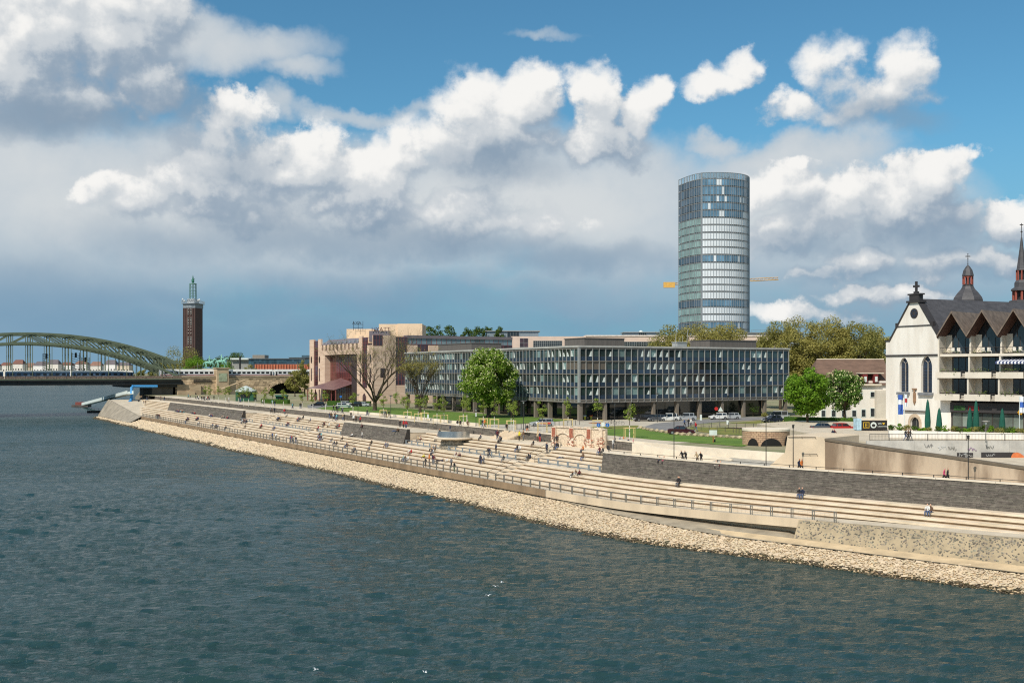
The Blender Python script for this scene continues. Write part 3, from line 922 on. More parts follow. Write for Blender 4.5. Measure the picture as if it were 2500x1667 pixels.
# grey-blue flood-barrier style balustrades on the landing
M_BALU = mat('balustrade_panel', srgb(138, 146, 150), .45, .08, 1, metal=.3)
for (a, b, lab) in [(-178.5, -168, 'short steel panel balustrade at the end of the long slate wall'), (-160, -121, 'steel panel balustrade across the steps by the big bare tree'), (-115, -101, 'short steel panel balustrade reaching the battered slate wall'),
                    (-66, -24, 'steel panel balustrade passing under the round steel platform'), (-17, -.6, 'steel panel balustrade meeting the tall dark slate wall')]:
    root = thing('landing_balustrade', B((a + b) / 2, .2, ZL), lab, 'balustrade', 'balustrades on the landing')
    n = max(2, int((b - a) / 2.6)); ss = rng_s(a, b, 2)
    mb = MB(); mb.tube([B(s, .2, ZL + .82) for s in ss], .04, 5); mb.build('top_rail', M_BALU, root)
    mb = MB(); mb.strip([B(s, .22, ZL + .12) for s in ss], [B(s, .22, ZL + .30) for s in ss]); mb.build('lower_rail', M_BALU, root)
    for i in range(n + 1):
        s = a + (b - a) * i / n; u = ub(s)
        mb = MB(frame(B(s, .2, ZL), u)); mb.box(-.22, .22, -.03, .03, 0, .85); mb.build('post_panel', M_BALU, root)
# ---------------------------------------------------------------- glass office block on pillars
M_ALU = mat('aluminium_fin', srgb(176, 176, 172), .4, .06, 1, metal=.35)
M_BAND = mat('grey_band', srgb(120, 114, 106), .6, .1, .6)
M_OGL = glassmat('office_glass', srgb(44, 58, 58), .05, .9, obj=.7)
M_OGL2 = glassmat('office_glass_pale', srgb(112, 134, 132), .08, .8, obj=.35)
M_SPAN = glassmat('spandrel_blue', srgb(46, 62, 80), .15, .6, obj=.3)
M_BLIND = mat('white_blind', srgb(214, 222, 216), .6, .05, 1)
M_DROOF = mat('dark_cladding', srgb(96, 90, 84), .6, .15, 3, stretch=(2, 2, .05))
M_PIL = mat('pillar_concrete', srgb(122, 112, 100), .8, .12, .8, stretch=(1, 1, .2))
M_BROWN = mat('closed_shutter', srgb(98, 90, 80), .6, .06, 2)
M_DGL = glassmat('lobby_glass', srgb(30, 38, 42), .05, .9)
def build_office():
    G = ZU
    C = Vector((14.4, 229.0, G))
    root = thing('office_block', C, 'long four storey glass office block on concrete pillars', 'building')
    uL, uR = (-.465, .885), (.885, .465)
    LL, LR = 99.0, 58.9
    z_u = HEYE - (984 - HOR) * 229 / FPX      # underside of the raised storeys
    z_t = HEYE - (844 - HOR) * 229 / FPX      # roof edge
    fh = (z_t - .45 - z_u - .75) / 4.0
    # frame: a along uR, b along uL (both from the corner)
    T = lambda p: (C.x + uR[0] * p[0] + uL[0] * p[1], C.y + uR[1] * p[0] + uL[1] * p[1], p[2])
    dep = 15.0
    mb = MB(T)
    mb.box(.25, LR - .25, .25, dep, z_u + .05, z_t - .3); mb.box(.25, dep, dep, LL - .25, z_u + .05, z_t - .3)
    mb.build('core', mat('office_core', srgb(46, 46, 46), .8, .1, .5), root)
    mb = MB(T); mb.box(-.35, LR + .35, -.35, dep + .3, z_t - .3, z_t + .08); mb.box(-.35, dep + .3, dep + .3, LL + .35, z_t - .3, z_t + .08)
    mb.build('roof', mat('roof_edge', srgb(176, 174, 168), .6, .08, .6), root)
    mb = MB(T); mb.box(-.08, LR + .08, -.08, dep, z_u, z_u + .75); mb.box(-.08, dep, dep, LL + .08, z_u, z_u + .75)
    mb.build('base_band', M_BAND, root)
    panes, pale, spans, bands, fins = [], [], [], [], []
    rr = random.Random(12)
    blinds = []
    brown = []
    for (u, w, L, n, face) in ((uR, uL, LR, 35, 'R'), (uL, uR, LL, 59, 'L')):
        bw = L / n
        for fl in range(4):
            z0 = z_u + .75 + fh * fl
            for i in range(n):
                a = bw * (i + .5)
                def at(out, z): return (C.x + u[0] * a - w[0] * out, C.y + u[1] * a - w[1] * out, z)
                isb = fl == 2 and ((face == 'R' and i < 4) or (face == 'L' and i < 3))
                sp = fh * .33
                spans.append((u, at(-.12, z0 + sp / 2 + .02), (bw - .08, .2, sp - .04)))
                gz0, gz1 = z0 + sp, z0 + fh - .14
                if isb: brown.append((u, at(-.1, (gz0 + gz1) / 2), (bw - .08, .2, gz1 - gz0)))
                else: (pale if rr.random() < (.16 if face == 'R' else .24) else panes).append((u, at(-.14, (gz0 + gz1) / 2), (bw - .08, .2, gz1 - gz0)))
                if not isb and rr.random() < (.34 if face == 'R' else .42):
                    blinds.append((face, a, gz0, gz1, bw, rr.uniform(.5, 1.0), u, w))
        for i in range(n + 1):
            a = L * i / n
            c = (C.x + u[0] * a - w[0] * .12, C.y + u[1] * a - w[1] * .12, (z_u + .1 + z_t - .35) / 2)
            fins.append((u, c, (.12 if i else .5, .2, z_t - .45 - z_u)))
        for fl in range(5):
            z = z_u + .75 + fh * fl
            c = (C.x + u[0] * L / 2 - w[0] * .03, C.y + u[1] * L / 2 - w[1] * .03, z - .07)
            bands.append((u, c, (L, .34, .2 if fl < 4 else .3)))
    pieces(root, 'window_pane', M_OGL, panes, 230); pieces(root, 'bright_window_pane', M_OGL2, pale, 60)
    pieces(root, 'spandrel_panel', M_SPAN, spans, 290)
    pieces(root, 'closed_shutter', M_BROWN, brown, 40)
    pieces(root, 'floor_band', M_BAND, bands, 20); pieces(root, 'window_fin', M_ALU, fins, 120)
    # white blinds hung slantwise inside the windows: seen just before the glass
    tri = []
    for (face, a, z0, z1, bw, q, u, w) in blinds:
        tri.append((a, z0, z1, bw, q, u, w))
    tri.sort(key=lambda t: (C.x + t[5][0] * t[0]) ** 2 + (C.y + t[5][1] * t[0]) ** 2)
    for (a, z0, z1, bw, q, u, w) in tri[:150]:
        mb = MB()
        def at(aa, out, z): return (C.x + u[0] * aa - w[0] * out, C.y + u[1] * aa - w[1] * out, z)
        h = (z1 - z0) * q; x0, x1, x2 = a + bw * .02, a + bw * .4, a + bw * .4 - bw * .12 * (1.2 - q)
        poly = [at(x0, -.0, z0 + .05), at(x1, -.0, z0 + .05), at(x1, -.0, z0 + h), at(x2 - .08, -.0, z0 + h)]
        mb.slab(poly, (-w[0], -w[1], 0), .03)
        mb.build('window_blind', M_BLIND, root)
    # pillars and the recessed dark ground floor
    pil = []
    for (u, w, L, n) in ((uR, uL, LR, 9), (uL, uR, LL, 15)):
        for i in range(n + 1):
            a = .5 + (L - 1) * i / n
            c = (C.x + u[0] * a + w[0] * .6, C.y + u[1] * a + w[1] * .6, (G + z_u) / 2)
            pil.append((u, c, (.62, .9, z_u - G)))
    pieces(root, 'pillar', M_PIL, pil, 60)
    mb = MB(T); mb.box(5.0, LR - 4, 5, dep - 1, G, z_u); mb.box(5, dep - 1, dep, LL - 12, G, z_u); mb.build('lobby', M_DGL, root)
    # roof houses
    def rb(a0, a1, b0, b1, h, name='roof_house', m=M_DROOF):
        mb = MB(T); mb.box(a0, a1, b0, b1, z_t + .08, z_t + h); mb.box(a0 - .15, a1 + .15, b0 - .15, b1 + .15, z_t + h, z_t + h + .15); mb.build(name, m, root)
    rb(3.5, 14, 3.5, 12, 1.75); rb(38, 52, 3.5, 11, 1.75); rb(4, 13, 62, 84, 2.0); rb(27.5, 30.2, 2, 4, 1.1, 'antenna_box', M_ALU)
    for k, (dx, h) in enumerate(((27.2, 4.6), (30.4, 4.2), (28.6, 2.2), (29.4, 2.6))):
        mb = MB(T); mb.tube([(dx, 2.5, z_t), (dx + (.5 if k < 2 else 0), 2.5, z_t + h)], .05, 4); mb.build('antenna', M_ALU, root)
build_office()
# ---------------------------------------------------------------- round glass high-rise
def build_tower():
    YT = 500.0
    cx = (1742 - 1250) / FPX * (YT + 14) + .4; G = ZU
    c = Vector((cx, YT + 14, G))
    root = thing('glass_tower', c, 'tall round glass office tower rising behind the plane trees', 'tower')
    hw = 86.0 / FPX * YT
    # plan outline: two shallow arcs meeting in a blunt corner towards us (left third), rounded behind
    seam_x = (1697 - 1742) / FPX * YT
    pts = []
    nR, nL = 30, 9
    # broad facade: ellipse arc from the seam round to the right edge
    for i in range(nR + 1):
        a = R(-108) + (R(4) - R(-108)) * i / nR
        pts.append((1.5 + (hw - 1.5) * math.cos(a) * 1.0, 16.0 * math.sin(a)))
    pts = [(p[0], p[1]) for p in pts]
    # shift first point to the seam
    sx = pts[0][0]
    k0 = seam_x - sx
    pts = [(p[0] + k0 * (1 - i / nR) ** 2, p[1]) for i, p in enumerate(pts)]
    back = [(hw * .8, 8), (hw * .4, 13), (-hw * .3, 14.5), (-hw * .8, 11)]
    left = []
    p0 = (-hw, 4.0); p1 = (pts[0][0] - .25, pts[0][1] + .9)
    for i in range(nL + 1):
        q = i / nL; x = p0[0] + (p1[0] - p0[0]) * q; y = p0[1] + (p1[1] - p0[1]) * q - 3.2 * math.sin(q * math.pi)
        left.append((x, y))
    ring = left + pts + back
    W = [(c.x + p[0], c.y + p[1]) for p in ring]
    ztop = HEYE + (905 - 437) / FPX * YT; zcrown = HEYE + (905 - 421) / FPX * YT
    m_core = mat('tower_core', srgb(70, 84, 92), .4, .1, .1)
    cen = (c.x, c.y)
    inn = [(cen[0] + (x - cen[0]) * .96, cen[1] + (y - cen[1]) * .96) for x, y in W]
    MB().prism(inn, G, ztop).build('core', m_core, root)
    # floors by the photograph's rows
    rows = [437, 455, 477.5, 495, 513.5, 531.5, 549.5, 568, 586, 603.5, 622, 640.5, 659, 677, 695, 712, 730.5, 749, 767, 785, 803, 822, 840]
    zs = [HEYE + (905 - r) / FPX * YT for r in rows] 
    step = zs[-2] - zs[-1]
    while zs[-1] > G + step: zs.append(zs[-1] - step)
    zs.append(G)
    M = dict(
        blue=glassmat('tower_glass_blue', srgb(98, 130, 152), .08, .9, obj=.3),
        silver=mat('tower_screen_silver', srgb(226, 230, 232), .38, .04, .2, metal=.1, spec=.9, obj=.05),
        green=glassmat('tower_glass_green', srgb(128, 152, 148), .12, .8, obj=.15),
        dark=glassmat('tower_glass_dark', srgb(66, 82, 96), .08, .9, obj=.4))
    rr = random.Random(3)
    items = {k: [] for k in M}
    nface = len(left) - 1
    allseg = [(i, W[i], W[i + 1]) for i in range(len(left) - 1)] + [(i, W[i], W[i + 1]) for i in range(len(left), len(left) + len(pts) - 1)]
    for f in range(len(zs) - 1):
        z1, z0 = zs[f], zs[f + 1]
        openf = f in (0, 1, 2, 3, 4, 10, 16, 19, 20) or f > 20
        for (i, a, b) in allseg:
            is_l = i < nface
            q = (i - len(left)) / nR if not is_l else 0
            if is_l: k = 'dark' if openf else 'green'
            else:
                k = 'silver'
                if openf and (f < 4 or q < .55 + .25 * (f in (10, 16))): k = 'blue'
                if openf and k == 'blue' and rr.random() < .12: k = 'silver'
            dx, dy = b[0] - a[0], b[1] - a[1]; L = math.hypot(dx, dy)
            u = (dx / L, dy / L); mid = ((a[0] + b[0]) / 2, (a[1] + b[1]) / 2, (z0 + z1) / 2)
            items[k].append((u, mid, (L - .07, .12, z1 - z0 - .5)))
    pieces(root, 'silver_screen', M['silver'], items['silver'], 290); pieces(root, 'blue_pane', M['blue'], items['blue'], 170)
    pieces(root, 'green_pane', M['green'], items['green'], 110); pieces(root, 'dark_pane', M['dark'], items['dark'], 80)
    m_slab = mat('tower_slab', srgb(120, 122, 122), .6, .08, 1)
    for f in range(len(zs) - 1):
        z = zs[f]; out = [(cen[0] + (x - cen[0]) * 1.012, cen[1] + (y - cen[1]) * 1.012) for x, y in W]
        MB().prism(out, z - .36, z - .02).build('floor_slab', m_slab, root)
    m_mul = mat('tower_mullion', srgb(160, 164, 166), .4, .06, 1, metal=.4)
    for i, (x, y) in enumerate(W[:len(left) + len(pts)]):
        ox, oy = cen[0] + (x - cen[0]) * 1.008, cen[1] + (y - cen[1]) * 1.008
        w = .16 if i not in (len(left) - 1, len(left)) else .45
        MB().box(ox - w / 2, ox + w / 2, oy - .12, oy + .12, G, zcrown - .4).build('mullion', m_mul, root)
    # crown: glass parapet on posts with a rail, roof plant behind it
    m_cr = mat('crown_glass', srgb(170, 190, 200), .1, .05, 1, trans=.75)
    for i in range(len(left) + len(pts) - 1):
        a, b = W[i], W[i + 1]
        MB().slab([(a[0], a[1], ztop), (b[0], b[1], ztop), (b[0], b[1], zcrown - .5), (a[0], a[1], zcrown - .5)], (0, 1, 0), .05).build('crown_pane', m_cr, root)
    MB().tube([(x, y, zcrown - .4) for x, y in W] + [(W[0][0], W[0][1], zcrown - .4)], .14, 5).build('crown_rail', m_mul, root)
    for k in range(11):
        x = c.x - 8 + 1.6 * k; y = c.y - 9
        h = rr.uniform(.9, 2.2)
        MB().box(x, x + rr.uniform(.5, 1.2), y, y + 1.2, ztop, ztop + h).build('roof_unit', mat('roof_plant', srgb(90, 96, 100), .6), root)
    # low annexe roof next to the tower
    p = PY(1835, 812, 470); q = PY(1960, 812, 470)
    b = thing('annexe_building', ((p[0] + q[0]) / 2, 480, G), 'flat silver grey annexe beside the round glass tower', 'building')
    MB().box(p[0] - 20, q[0], 470, 492, G, PY(0, 815, 470)[2]).build('wall', mat('annexe_wall', srgb(150, 158, 164), .5, .06, .3), b)
    MB().box(p[0] - 20.4, q[0] + .4, 469.5, 492.5, PY(0, 815, 470)[2], PY(0, 811, 470)[2]).build('roof', m_slab, b)
    for k in range(12):
        x = p[0] + (q[0] - p[0]) * k / 12
        MB().tube([(x, 470, PY(0, 811, 470)[2]), (x, 470, PY(0, 805, 470)[2])], .06, 4).build('roof_post', m_mul, b)
    MB().tube([(p[0], 470, PY(0, 805, 470)[2]), (q[0], 470, PY(0, 805, 470)[2])], .06, 4).build('roof_rail', m_mul, b)
    # yellow tower crane behind
    YC = 620.0
    m_y = mat('crane_yellow', srgb(226, 176, 92), .5, .06, 1)
    p0 = PY(1620, 694, YC); p1 = PY(1900, 680, YC); pm = PY(1700, 690, YC)
    cr = thing('construction_crane', (pm[0], YC, G), 'yellow tower crane with its jib passing behind the glass tower', 'crane')
    def lattice(a, b, w, n, name):
        mb = MB(); A = Vector(a); Bv = Vector(b)
        offs = [Vector((0, -w, -w * .8)), Vector((0, w, -w * .8)), Vector((0, 0, w * .8))]
        if abs((Bv - A).z) > abs((Bv - A).x): offs = [Vector((-w, -w, 0)), Vector((w, -w, 0)), Vector((w, w, 0)), Vector((-w, w, 0))]
        for o in offs: mb.tube([A + o, Bv + o], .16, 4)
        for i in range(n):
            for j in range(len(offs)):
                mb.tube([A.lerp(Bv, i / n) + offs[j], A.lerp(Bv, (i + 1) / n) + offs[(j + 1) % len(offs)]], .09, 3)
        mb.build(name, m_y, cr)
    lattice((pm[0], YC, G), (pm[0], YC, pm[2] + 6), 1.0, 20, 'mast')
    lattice((pm[0], YC, pm[2]), p1, .9, 22, 'jib'); lattice(p0, (pm[0], YC, pm[2]), .7, 7, 'counter_jib')
    MB().box(p0[0], p0[0] + 6.5, YC - 1, YC + 1, p0[2] - 2.0, p0[2] + 1.2).build('counterweight', m_y, cr)
    MB().box(pm[0] - 1.5, pm[0] + 1.2, YC - 1.6, YC - .8, pm[2] - 2.6, pm[2]).build('cab', m_y, cr)
build_tower()
# ---------------------------------------------------------------- helpers for facades
def glazed(root, T, a0, a1, z0, z1, nx, nz, glass, framem, out=0.0, th=.18, name='glass_pane', fname='glazing_frame', limit=300, skip=None):
    """a frame plate with glass panes set a little behind its front, in a facade frame T(a, out, z)"""
    mb = MB(T)
    w = .09
    mb.box(a0, a1, out - .02 - th, out - th, z0, z1)
    for i in range(nx + 1):
        a = a0 + (a1 - a0) * i / nx; mb.box(a - w / 2, a + w / 2, out - th, out, z0, z1)
    for k in range(nz + 1):
        z = z0 + (z1 - z0) * k / nz; mb.box(a0, a1, out - th, out - .012, z - w / 2, z + w / 2)
    fr = mb.build(fname, framem, root)
    b0 = base_of(root)
    A = Vector(T((0, 0, 0))); U = Vector(T((1, 0, 0))) - A
    it = []
    for i in range(nx):
        for k in range(nz):
            c = T((a0 + (a1 - a0) * (i + .5) / nx, out - th * .55, z0 + (z1 - z0) * (k + .5) / nz))
            it.append(((U.x, U.y), c, ((a1 - a0) / nx - w, .06, (z1 - z0) / nz - w)))
    pieces(root, name, glass, it, limit)
def facade(o, u):
    """frame with a along u, out towards the viewer's side (right-hand normal), z up"""
    n = (u[1], -u[0])
    return lambda p: (o[0] + u[0] * p[0] + n[0] * p[1], o[1] + u[1] * p[0] + n[1] * p[1], p[2])

# ---------------------------------------------------------------- stone and glass hotel
M_HST = mat('hotel_stone', srgb(222, 194, 170), .8, .08, .5, col2=srgb(206, 176, 152), stretch=(.3, .3, 3.0))
M_HGL = glassmat('hotel_glass', srgb(64, 44, 50), .06, .9, obj=.45)
M_HGR = glassmat('hotel_red_glass', srgb(92, 46, 44), .1, .8, obj=.3)
M_HFR = mat('hotel_red_frame', srgb(140, 78, 74), .5, .08, 1)
M_HRF = mat('hotel_roof', srgb(128, 118, 122), .45, .08, .3, metal=.2)
M_CREAM = mat('cream_render', srgb(236, 206, 172), .85, .05, .3)
M_GLS = glassmat('roof_window_glass', srgb(150, 158, 164), .2, .6)
def build_hotel():
    G = ZU
    A = (-76.8, 404.0); C = (-45.6, 350.0)
    L = math.hypot(C[0] - A[0], C[1] - A[1]); u = ((C[0] - A[0]) / L, (C[1] - A[1]) / L)
    v = (-u[1], u[0])                       # side facade direction (to the right and away)
    root = thing('hotel', ((A[0] + C[0]) / 2, (A[1] + C[1]) / 2 + 10, G), 'pink stone and red glass hotel with portal frame', 'building')
    F = facade(A, u); Sd = facade(C, v)
    def tp(p):
        r = (p - 1250) / FPX; return (A[1] * r - A[0]) / (u[0] - u[1] * r)
    def tz(p, y):
        return HEYE - (y - HOR) / FPX * (A[1] + u[1] * tp(p))
    X = lambda c: 720 + c / 5.2275
    Yc = lambda c: 760 + c / 5.2275
    zt = 31.2
    dep = 20.0
    SL = 53.0
    mb = MB(F); mb.box(.3, L - .9, -dep, -2.8, G, zt - 3.0); mb.build('core', mat('hotel_core', srgb(60, 46, 46), .7), root)
    MB(Sd).box(.3, SL, -dep, -.6, G, zt - 2.6).build('side_core', MATS['hotel_core'], root)
    def blk(T, a0, a1, z0, z1, out=0., back=.7, name='stone_pier', m=M_HST):
        MB(T).box(a0, a1, out - back, out, z0, z1).build(name, m, root)
    t = {k: tp(X(k)) for k in (188, 240, 295, 330, 380, 815, 790, 855, 920, 1000)}
    t[188] = 0; t[1000] = L
    zs_ = tz(X(260), Yc(360)); 
    # piers and glazed shafts
    blk(F, 0, t[240], G, zt, name='stone_pier'); blk(F, t[295], t[330], G, zt); blk(F, t[815], t[855], G, zt); blk(F, t[920], L - .03, G, zt - 3.2)
    glazed(root, F, t[240] + .05, t[295] - .05, G + 5.2, zt - .6, 3, 9, M_HGL, M_HFR, out=-.2)
    glazed(root, F, t[855] + .05, t[920] - .05, G + 5.2, zt - .6, 3, 9, M_HGL, M_HFR, out=-.2)
    for a0, a1 in ((t[240], t[295]), (t[855], t[920])):
        blk(F, a0, a1, G, G + 5.0, out=-.05, name='shaft_base')
        mb = MB(F); mb.add([(a0 + .8, .1, G), (a1 - .8, .1, G), (a1 - .8, .1, G + 2.4), ((a0 + a1) / 2, .1, G + 3.4), (a0 + .8, .1, G + 2.4)], [(0, 1, 2, 3, 4)]); mb.build('arched_door', M_HGL, root)
    # portal: lintel with slits, recessed atrium glass
    zl0 = tz(X(560), Yc(552)); zl1 = tz(X(560), Yc(420))
    blk(F, t[330], t[815], zl0, zl0 + 1.6, name='portal_lintel')
    n = 10
    for i in range(n + 1):
        a0 = t[330] + (t[815] - t[330]) * (i - .28) / n; a1 = t[330] + (t[815] - t[330]) * (i + .28) / n
        blk(F, max(a0, t[330]), min(a1, t[815]), zl0 + 1.6, zl1, name='portal_pier')
    glazed(root, F, t[330], t[815], zl0 + 1.6, zl1 + .1, n, 2, M_HGL, M_HRF, out=-.25)
    MB(F).add([(t[330], -.1, zl1), (t[815], -.1, zl1), (t[815], -3.2, zt - .3), (t[330], -3.2, zt - .3), (t[330], -6, zt - .3), (t[815], -6, zt - .3)], [(0, 1, 2, 3), (3, 2, 5, 4)]).build('sloped_roof', M_HRF, root)
    for i in range(10):
        a = t[330] + (t[815] - t[330]) * (i + .5) / 10
        MB(F).box(a - .35, a + .35, -1.0, -.2, zl1 + .5, zl1 + 1.1).build('roof_window', M_GLS, root)
    glazed(root, F, t[380], t[815] + 2.5, G, zl0, 16, 8, M_HGR, M_HFR, out=-2.2)
    blk(F, t[330] + .02, t[380], G, zl0 - .02, back=2.6, out=-.03, name='portal_jamb'); blk(F, t[790], t[815] - .02, G, zl0 - .02, out=-.03, back=1.2, name='portal_jamb')
    # red glass canopy before the atrium
    mb = MB(F); a0, a1, am = t[330] + 1.0, t[790] - 6, (t[330] + t[790]) / 2 - 2
    za, zb = G + 4.2, G + 6.6
    mb.add([(a0, 6, za), (am, 8.5, za + .5), (a1, 6, za), (a1, -1.8, zb), (am, -1.8, zb + 1.6), (a0, -1.8, zb)], [(0, 1, 4, 5), (1, 2, 3, 4)])
    mb.build('glass_canopy', mat('canopy_red', srgb(116, 84, 82), .35, .1, .6), root)
    for k in range(8):
        a = a0 + (a1 - a0) * k / 7
        MB(F).box(a - .12, a + .12, 5.2, 5.5, G, za).build('canopy_post', M_HFR, root)
    # round windows
    for px_, (T, a) in ((208, (F, t[240] * .45)), (328, (F, (t[295] + t[330]) / 2)), (815, (F, (t[815] + t[855]) / 2)), (963, (F, t[920] + (L - t[920]) * .55))):
        mb = MB(); zc = zt - 7.6
        pts = [T((a + .75 * math.cos(q * .5236), .03, zc + 1.35 * math.sin(q * .5236))) for q in range(12)]
        mb.add(pts, [tuple(range(12))]); mb.build('round_window', M_HGL, root)
        MB(T).box(a - .45, a + .45, -.3, .05, G + 7, zc - 3.2).build('slit_window', M_HGL, root)
    # side: stone block with round window, glass shaft, five stone bays
    blk(Sd, -.02, 8, G, zt, out=.05, name='corner_block')
    mb = MB(); pts = [Sd((3.3 + 1.5 * math.cos(q * .3927), .04, zt - 8.2 + 1.5 * math.sin(q * .3927))) for q in range(16)]
    mb.add(pts, [tuple(range(16))]); mb.build('round_window', M_HGL, root)
    MB(Sd).box(2.5, 4.2, -.3, .05, zt - 14, zt - 10.8).build('slit_window', M_HGL, root)
    glazed(root, Sd, -.05, 3.2, zt - 3.4, zt + .05, 3, 2, M_HGL, M_HFR, out=.12, th=.1)
    glazed(root, Sd, 8.0, 12.2, G + 6, zt - .4, 4, 9, M_HGL, M_HFR, out=-.1)
    blk(Sd, 8.0, 12.2, G, G + 6, out=-.1, name='shaft_base')
    glazed(root, Sd, 12.2, SL, zt - 2.8, zt - .7, 22, 1, glassmat('hotel_attic_glass', srgb(120, 138, 146), .1, .8, obj=.3), M_HFR, out=-.5)
    MB(Sd).box(12.2, SL, -3, -.2, zt - .8, zt + .2).build('roof_edge', M_HRF, root)
    glazed(root, Sd, 12.2, SL, G, zt - 2.8, 24, 6, M_HGL, M_HFR, out=-.4)
    tsd = lambda p: (C[1] * ((p - 1250) / FPX) - C[0]) / (v[0] - v[1] * ((p - 1250) / FPX))
    for (p0, p1) in ((994, 1019), (1047, 1071), (1098, 1124.5), (1150, 1174.5), (1199, 1223)):
        blk(Sd, tsd(p0), tsd(p1), G, zt - 3.1, out=.1, name='stone_bay')
    # roof boxes
    def rbox(p0, p1, y0, Yd, d, name):
        a = PY(p0, y0, Yd); b = PY(p1, y0, Yd)
        MB().box(a[0], b[0], Yd, Yd + d, zt - 3, a[2]).build(name, M_CREAM, root)
        return a, b
    a, b = rbox(846, 913, 803, 385, 14, 'roof_box')
    MB(F).box(t[330] + 6, t[815] - 2, -9, -7.5, zt - 3, zt - .2).build('roof_ledge', M_CREAM, root)
    a2, b2 = rbox(925, 1031, 791, 366, 16, 'roof_box')
    MB().box(b2[0] - 19.5 + 11, b2[0] + .02, 365.5, 366, zt - 3, a2[2] + .1).build('roof_box_panel', M_CREAM, root)
    MB().box(PY(906, 811, 362)[0], PY(955, 811, 362)[0], 357, 361, zt - 2, PY(906, 809, 362)[2]).build('roof_plinth', M_HRF, root)
    lettering('HYATT', mat('letters_brown', srgb(90, 40, 36), .6), root, PY(930, 809, 356.5), (1, 0), 2.0)
    m_bl = mat('letters_black', srgb(30, 40, 52), .6)
    fr = MB(); p0, p1 = PY(863, 800, 384), PY(886, 784, 384)
    for x in (p0[0], (p0[0] + p1[0]) / 2, p1[0]): fr.tube([(x, 384, p0[2] - 1), (x, 384, p1[2])], .07, 4)
    for z in (p0[2], (p0[2] + p1[2]) / 2): fr.tube([(p0[0], 384, z), (p1[0], 384, z)], .07, 4)
    fr.build('sign_frame', m_bl, root)
    lettering('AXA', m_bl, root, PY(871, 792, 383.8), (1, 0), 1.6)
build_hotel()

# ---------------------------------------------------------------- pale blocks behind the office
def build_pale_blocks():
    G = ZU
    M_PK = mat('pink_render', srgb(214, 190, 174), .8, .05, .3)
    M_SIL = mat('silver_cladding', srgb(150, 160, 166), .4, .08, 2, stretch=(3, 3, .05), metal=.4)
    Yb = 430.0
    a, b = PY(1248, 821, Yb), PY(1900, 821, Yb)
    r1 = thing('pale_office', ((a[0] + b[0]) / 2, Yb + 8, G), 'long pale pink office building behind the glass office block', 'building')
    MB().box(a[0], b[0], Yb, Yb + 18, G, a[2]).build('wall', M_PK, r1)
    MB().box(a[0] + 30, b[0] + .3, Yb - .3, Yb + 18.2, a[2], a[2] + .5).build('roof', mat('pale_roof', srgb(224, 210, 198), .8), r1)
    T = facade((a[0], Yb), (1, 0))
    glazed(r1, T, 3.5, 6.8, a[2] - 6, a[2] - .8, 2, 3, M_HGL, M_ALU, out=.1, th=.1)
    w0 = PY(1302, 0, Yb)[0] - a[0]; w1 = PY(1372, 0, Yb)[0] - a[0]
    glazed(r1, T, w0, w1, a[2] - 4.6, a[2] - 1.8, 14, 3, M_DGL, M_ALU, out=.1, th=.1)
    w0 = PY(1503, 0, Yb)[0] - a[0]; w1 = PY(1640, 0, Yb)[0] - a[0]
    glazed(r1, T, w0, w1, a[2] - 5.0, a[2] - 2.2, 24, 3, M_DGL, M_ALU, out=.1, th=.1)
    w0 = PY(1830, 0, Yb)[0] - a[0]
    glazed(r1, T, w0, w0 + 5, a[2] - 5.0, a[2] - 2.2, 6, 2, M_DGL, M_ALU, out=.1, th=.1)
    for (p0, p1, y, Yd, lab) in ((1186, 1317, 807, 455, 'silver rooftop pavilion with thin flat roof behind the hotel'), (1524, 1612, 810, 455, 'silver glazed rooftop pavilion with small white dome')):
        a, b = PY(p0, y, Yd), PY(p1, y, Yd)
        r = thing('rooftop_pavilion', ((a[0] + b[0]) / 2, Yd + 6, G), lab, 'building')
        MB().box(a[0] + .4, b[0] - .4, Yd + .4, Yd + 14, G, a[2] - .3).build('wall', M_SIL, r)
        MB().box(a[0] - .3, b[0] + .3, Yd - .3, Yd + 14.5, a[2] - .3, a[2]).build('roof', M_ALU, r)
        glazed(r, facade((a[0], Yd), (1, 0)), (b[0] - a[0]) * .4, (b[0] - a[0]) * .62, a[2] - 3, a[2] - .4, 4, 1, M_DGL, M_ALU, out=-.2, th=.1)
        if p0 > 1500: MB().ball(((a[0] + b[0]) / 2, Yd + 5, a[2]), (1.1, 1.1, .9)).build('dome', M_BLIND, r, smooth=True)
build_pale_blocks()
# ---------------------------------------------------------------- white gabled church
M_WHITE = mat('white_lime_render', srgb(238, 232, 222), .85, .07, .5, stretch=(1, 1, .25), col2=srgb(222, 214, 202), detail=8)
M_SLROOF = mat('slate_roof', srgb(74, 72, 74), .6, .15, .8, stretch=(1, 1, 2), bump=.4, bscale=3)
M_TRIM = mat('dark_trim', srgb(56, 52, 52), .6, .1, 1)
M_REDST = mat('red_sandstone', srgb(150, 76, 60), .7, .1, 1)
M_CWIN = glassmat('leaded_glass', srgb(40, 52, 70), .2, .6)
ZC = 9.8
def arch_poly(T, a, out, z0, w, zs, pointed=True, n=6):
    p = [(a - w, z0), (a + w, z0), (a + w, zs)]
    if pointed:
        for i in range(1, n):
            q = i / n; p.append((a + w * (1 - q ** 1.4), zs + w * 1.35 * math.sin(q * math.pi / 2)))
        p.append((a, zs + w * 1.35))
        for i in range(n - 1, 0, -1):
            q = i / n; p.append((a - w * (1 - q ** 1.4), zs + w * 1.35 * math.sin(q * math.pi / 2)))
    else:
        for i in range(1, 9):
            q = math.pi * i / 9; p.append((a + w * math.cos(q), zs + w * math.sin(q)))
    p.append((a - w, zs))
    return [T((x, out, z)) for x, z in p]
def ngon_plate(poly, nrm, th, name, m, root):
    return MB().slab(poly, nrm, th).build(name, m, root, fix=True)
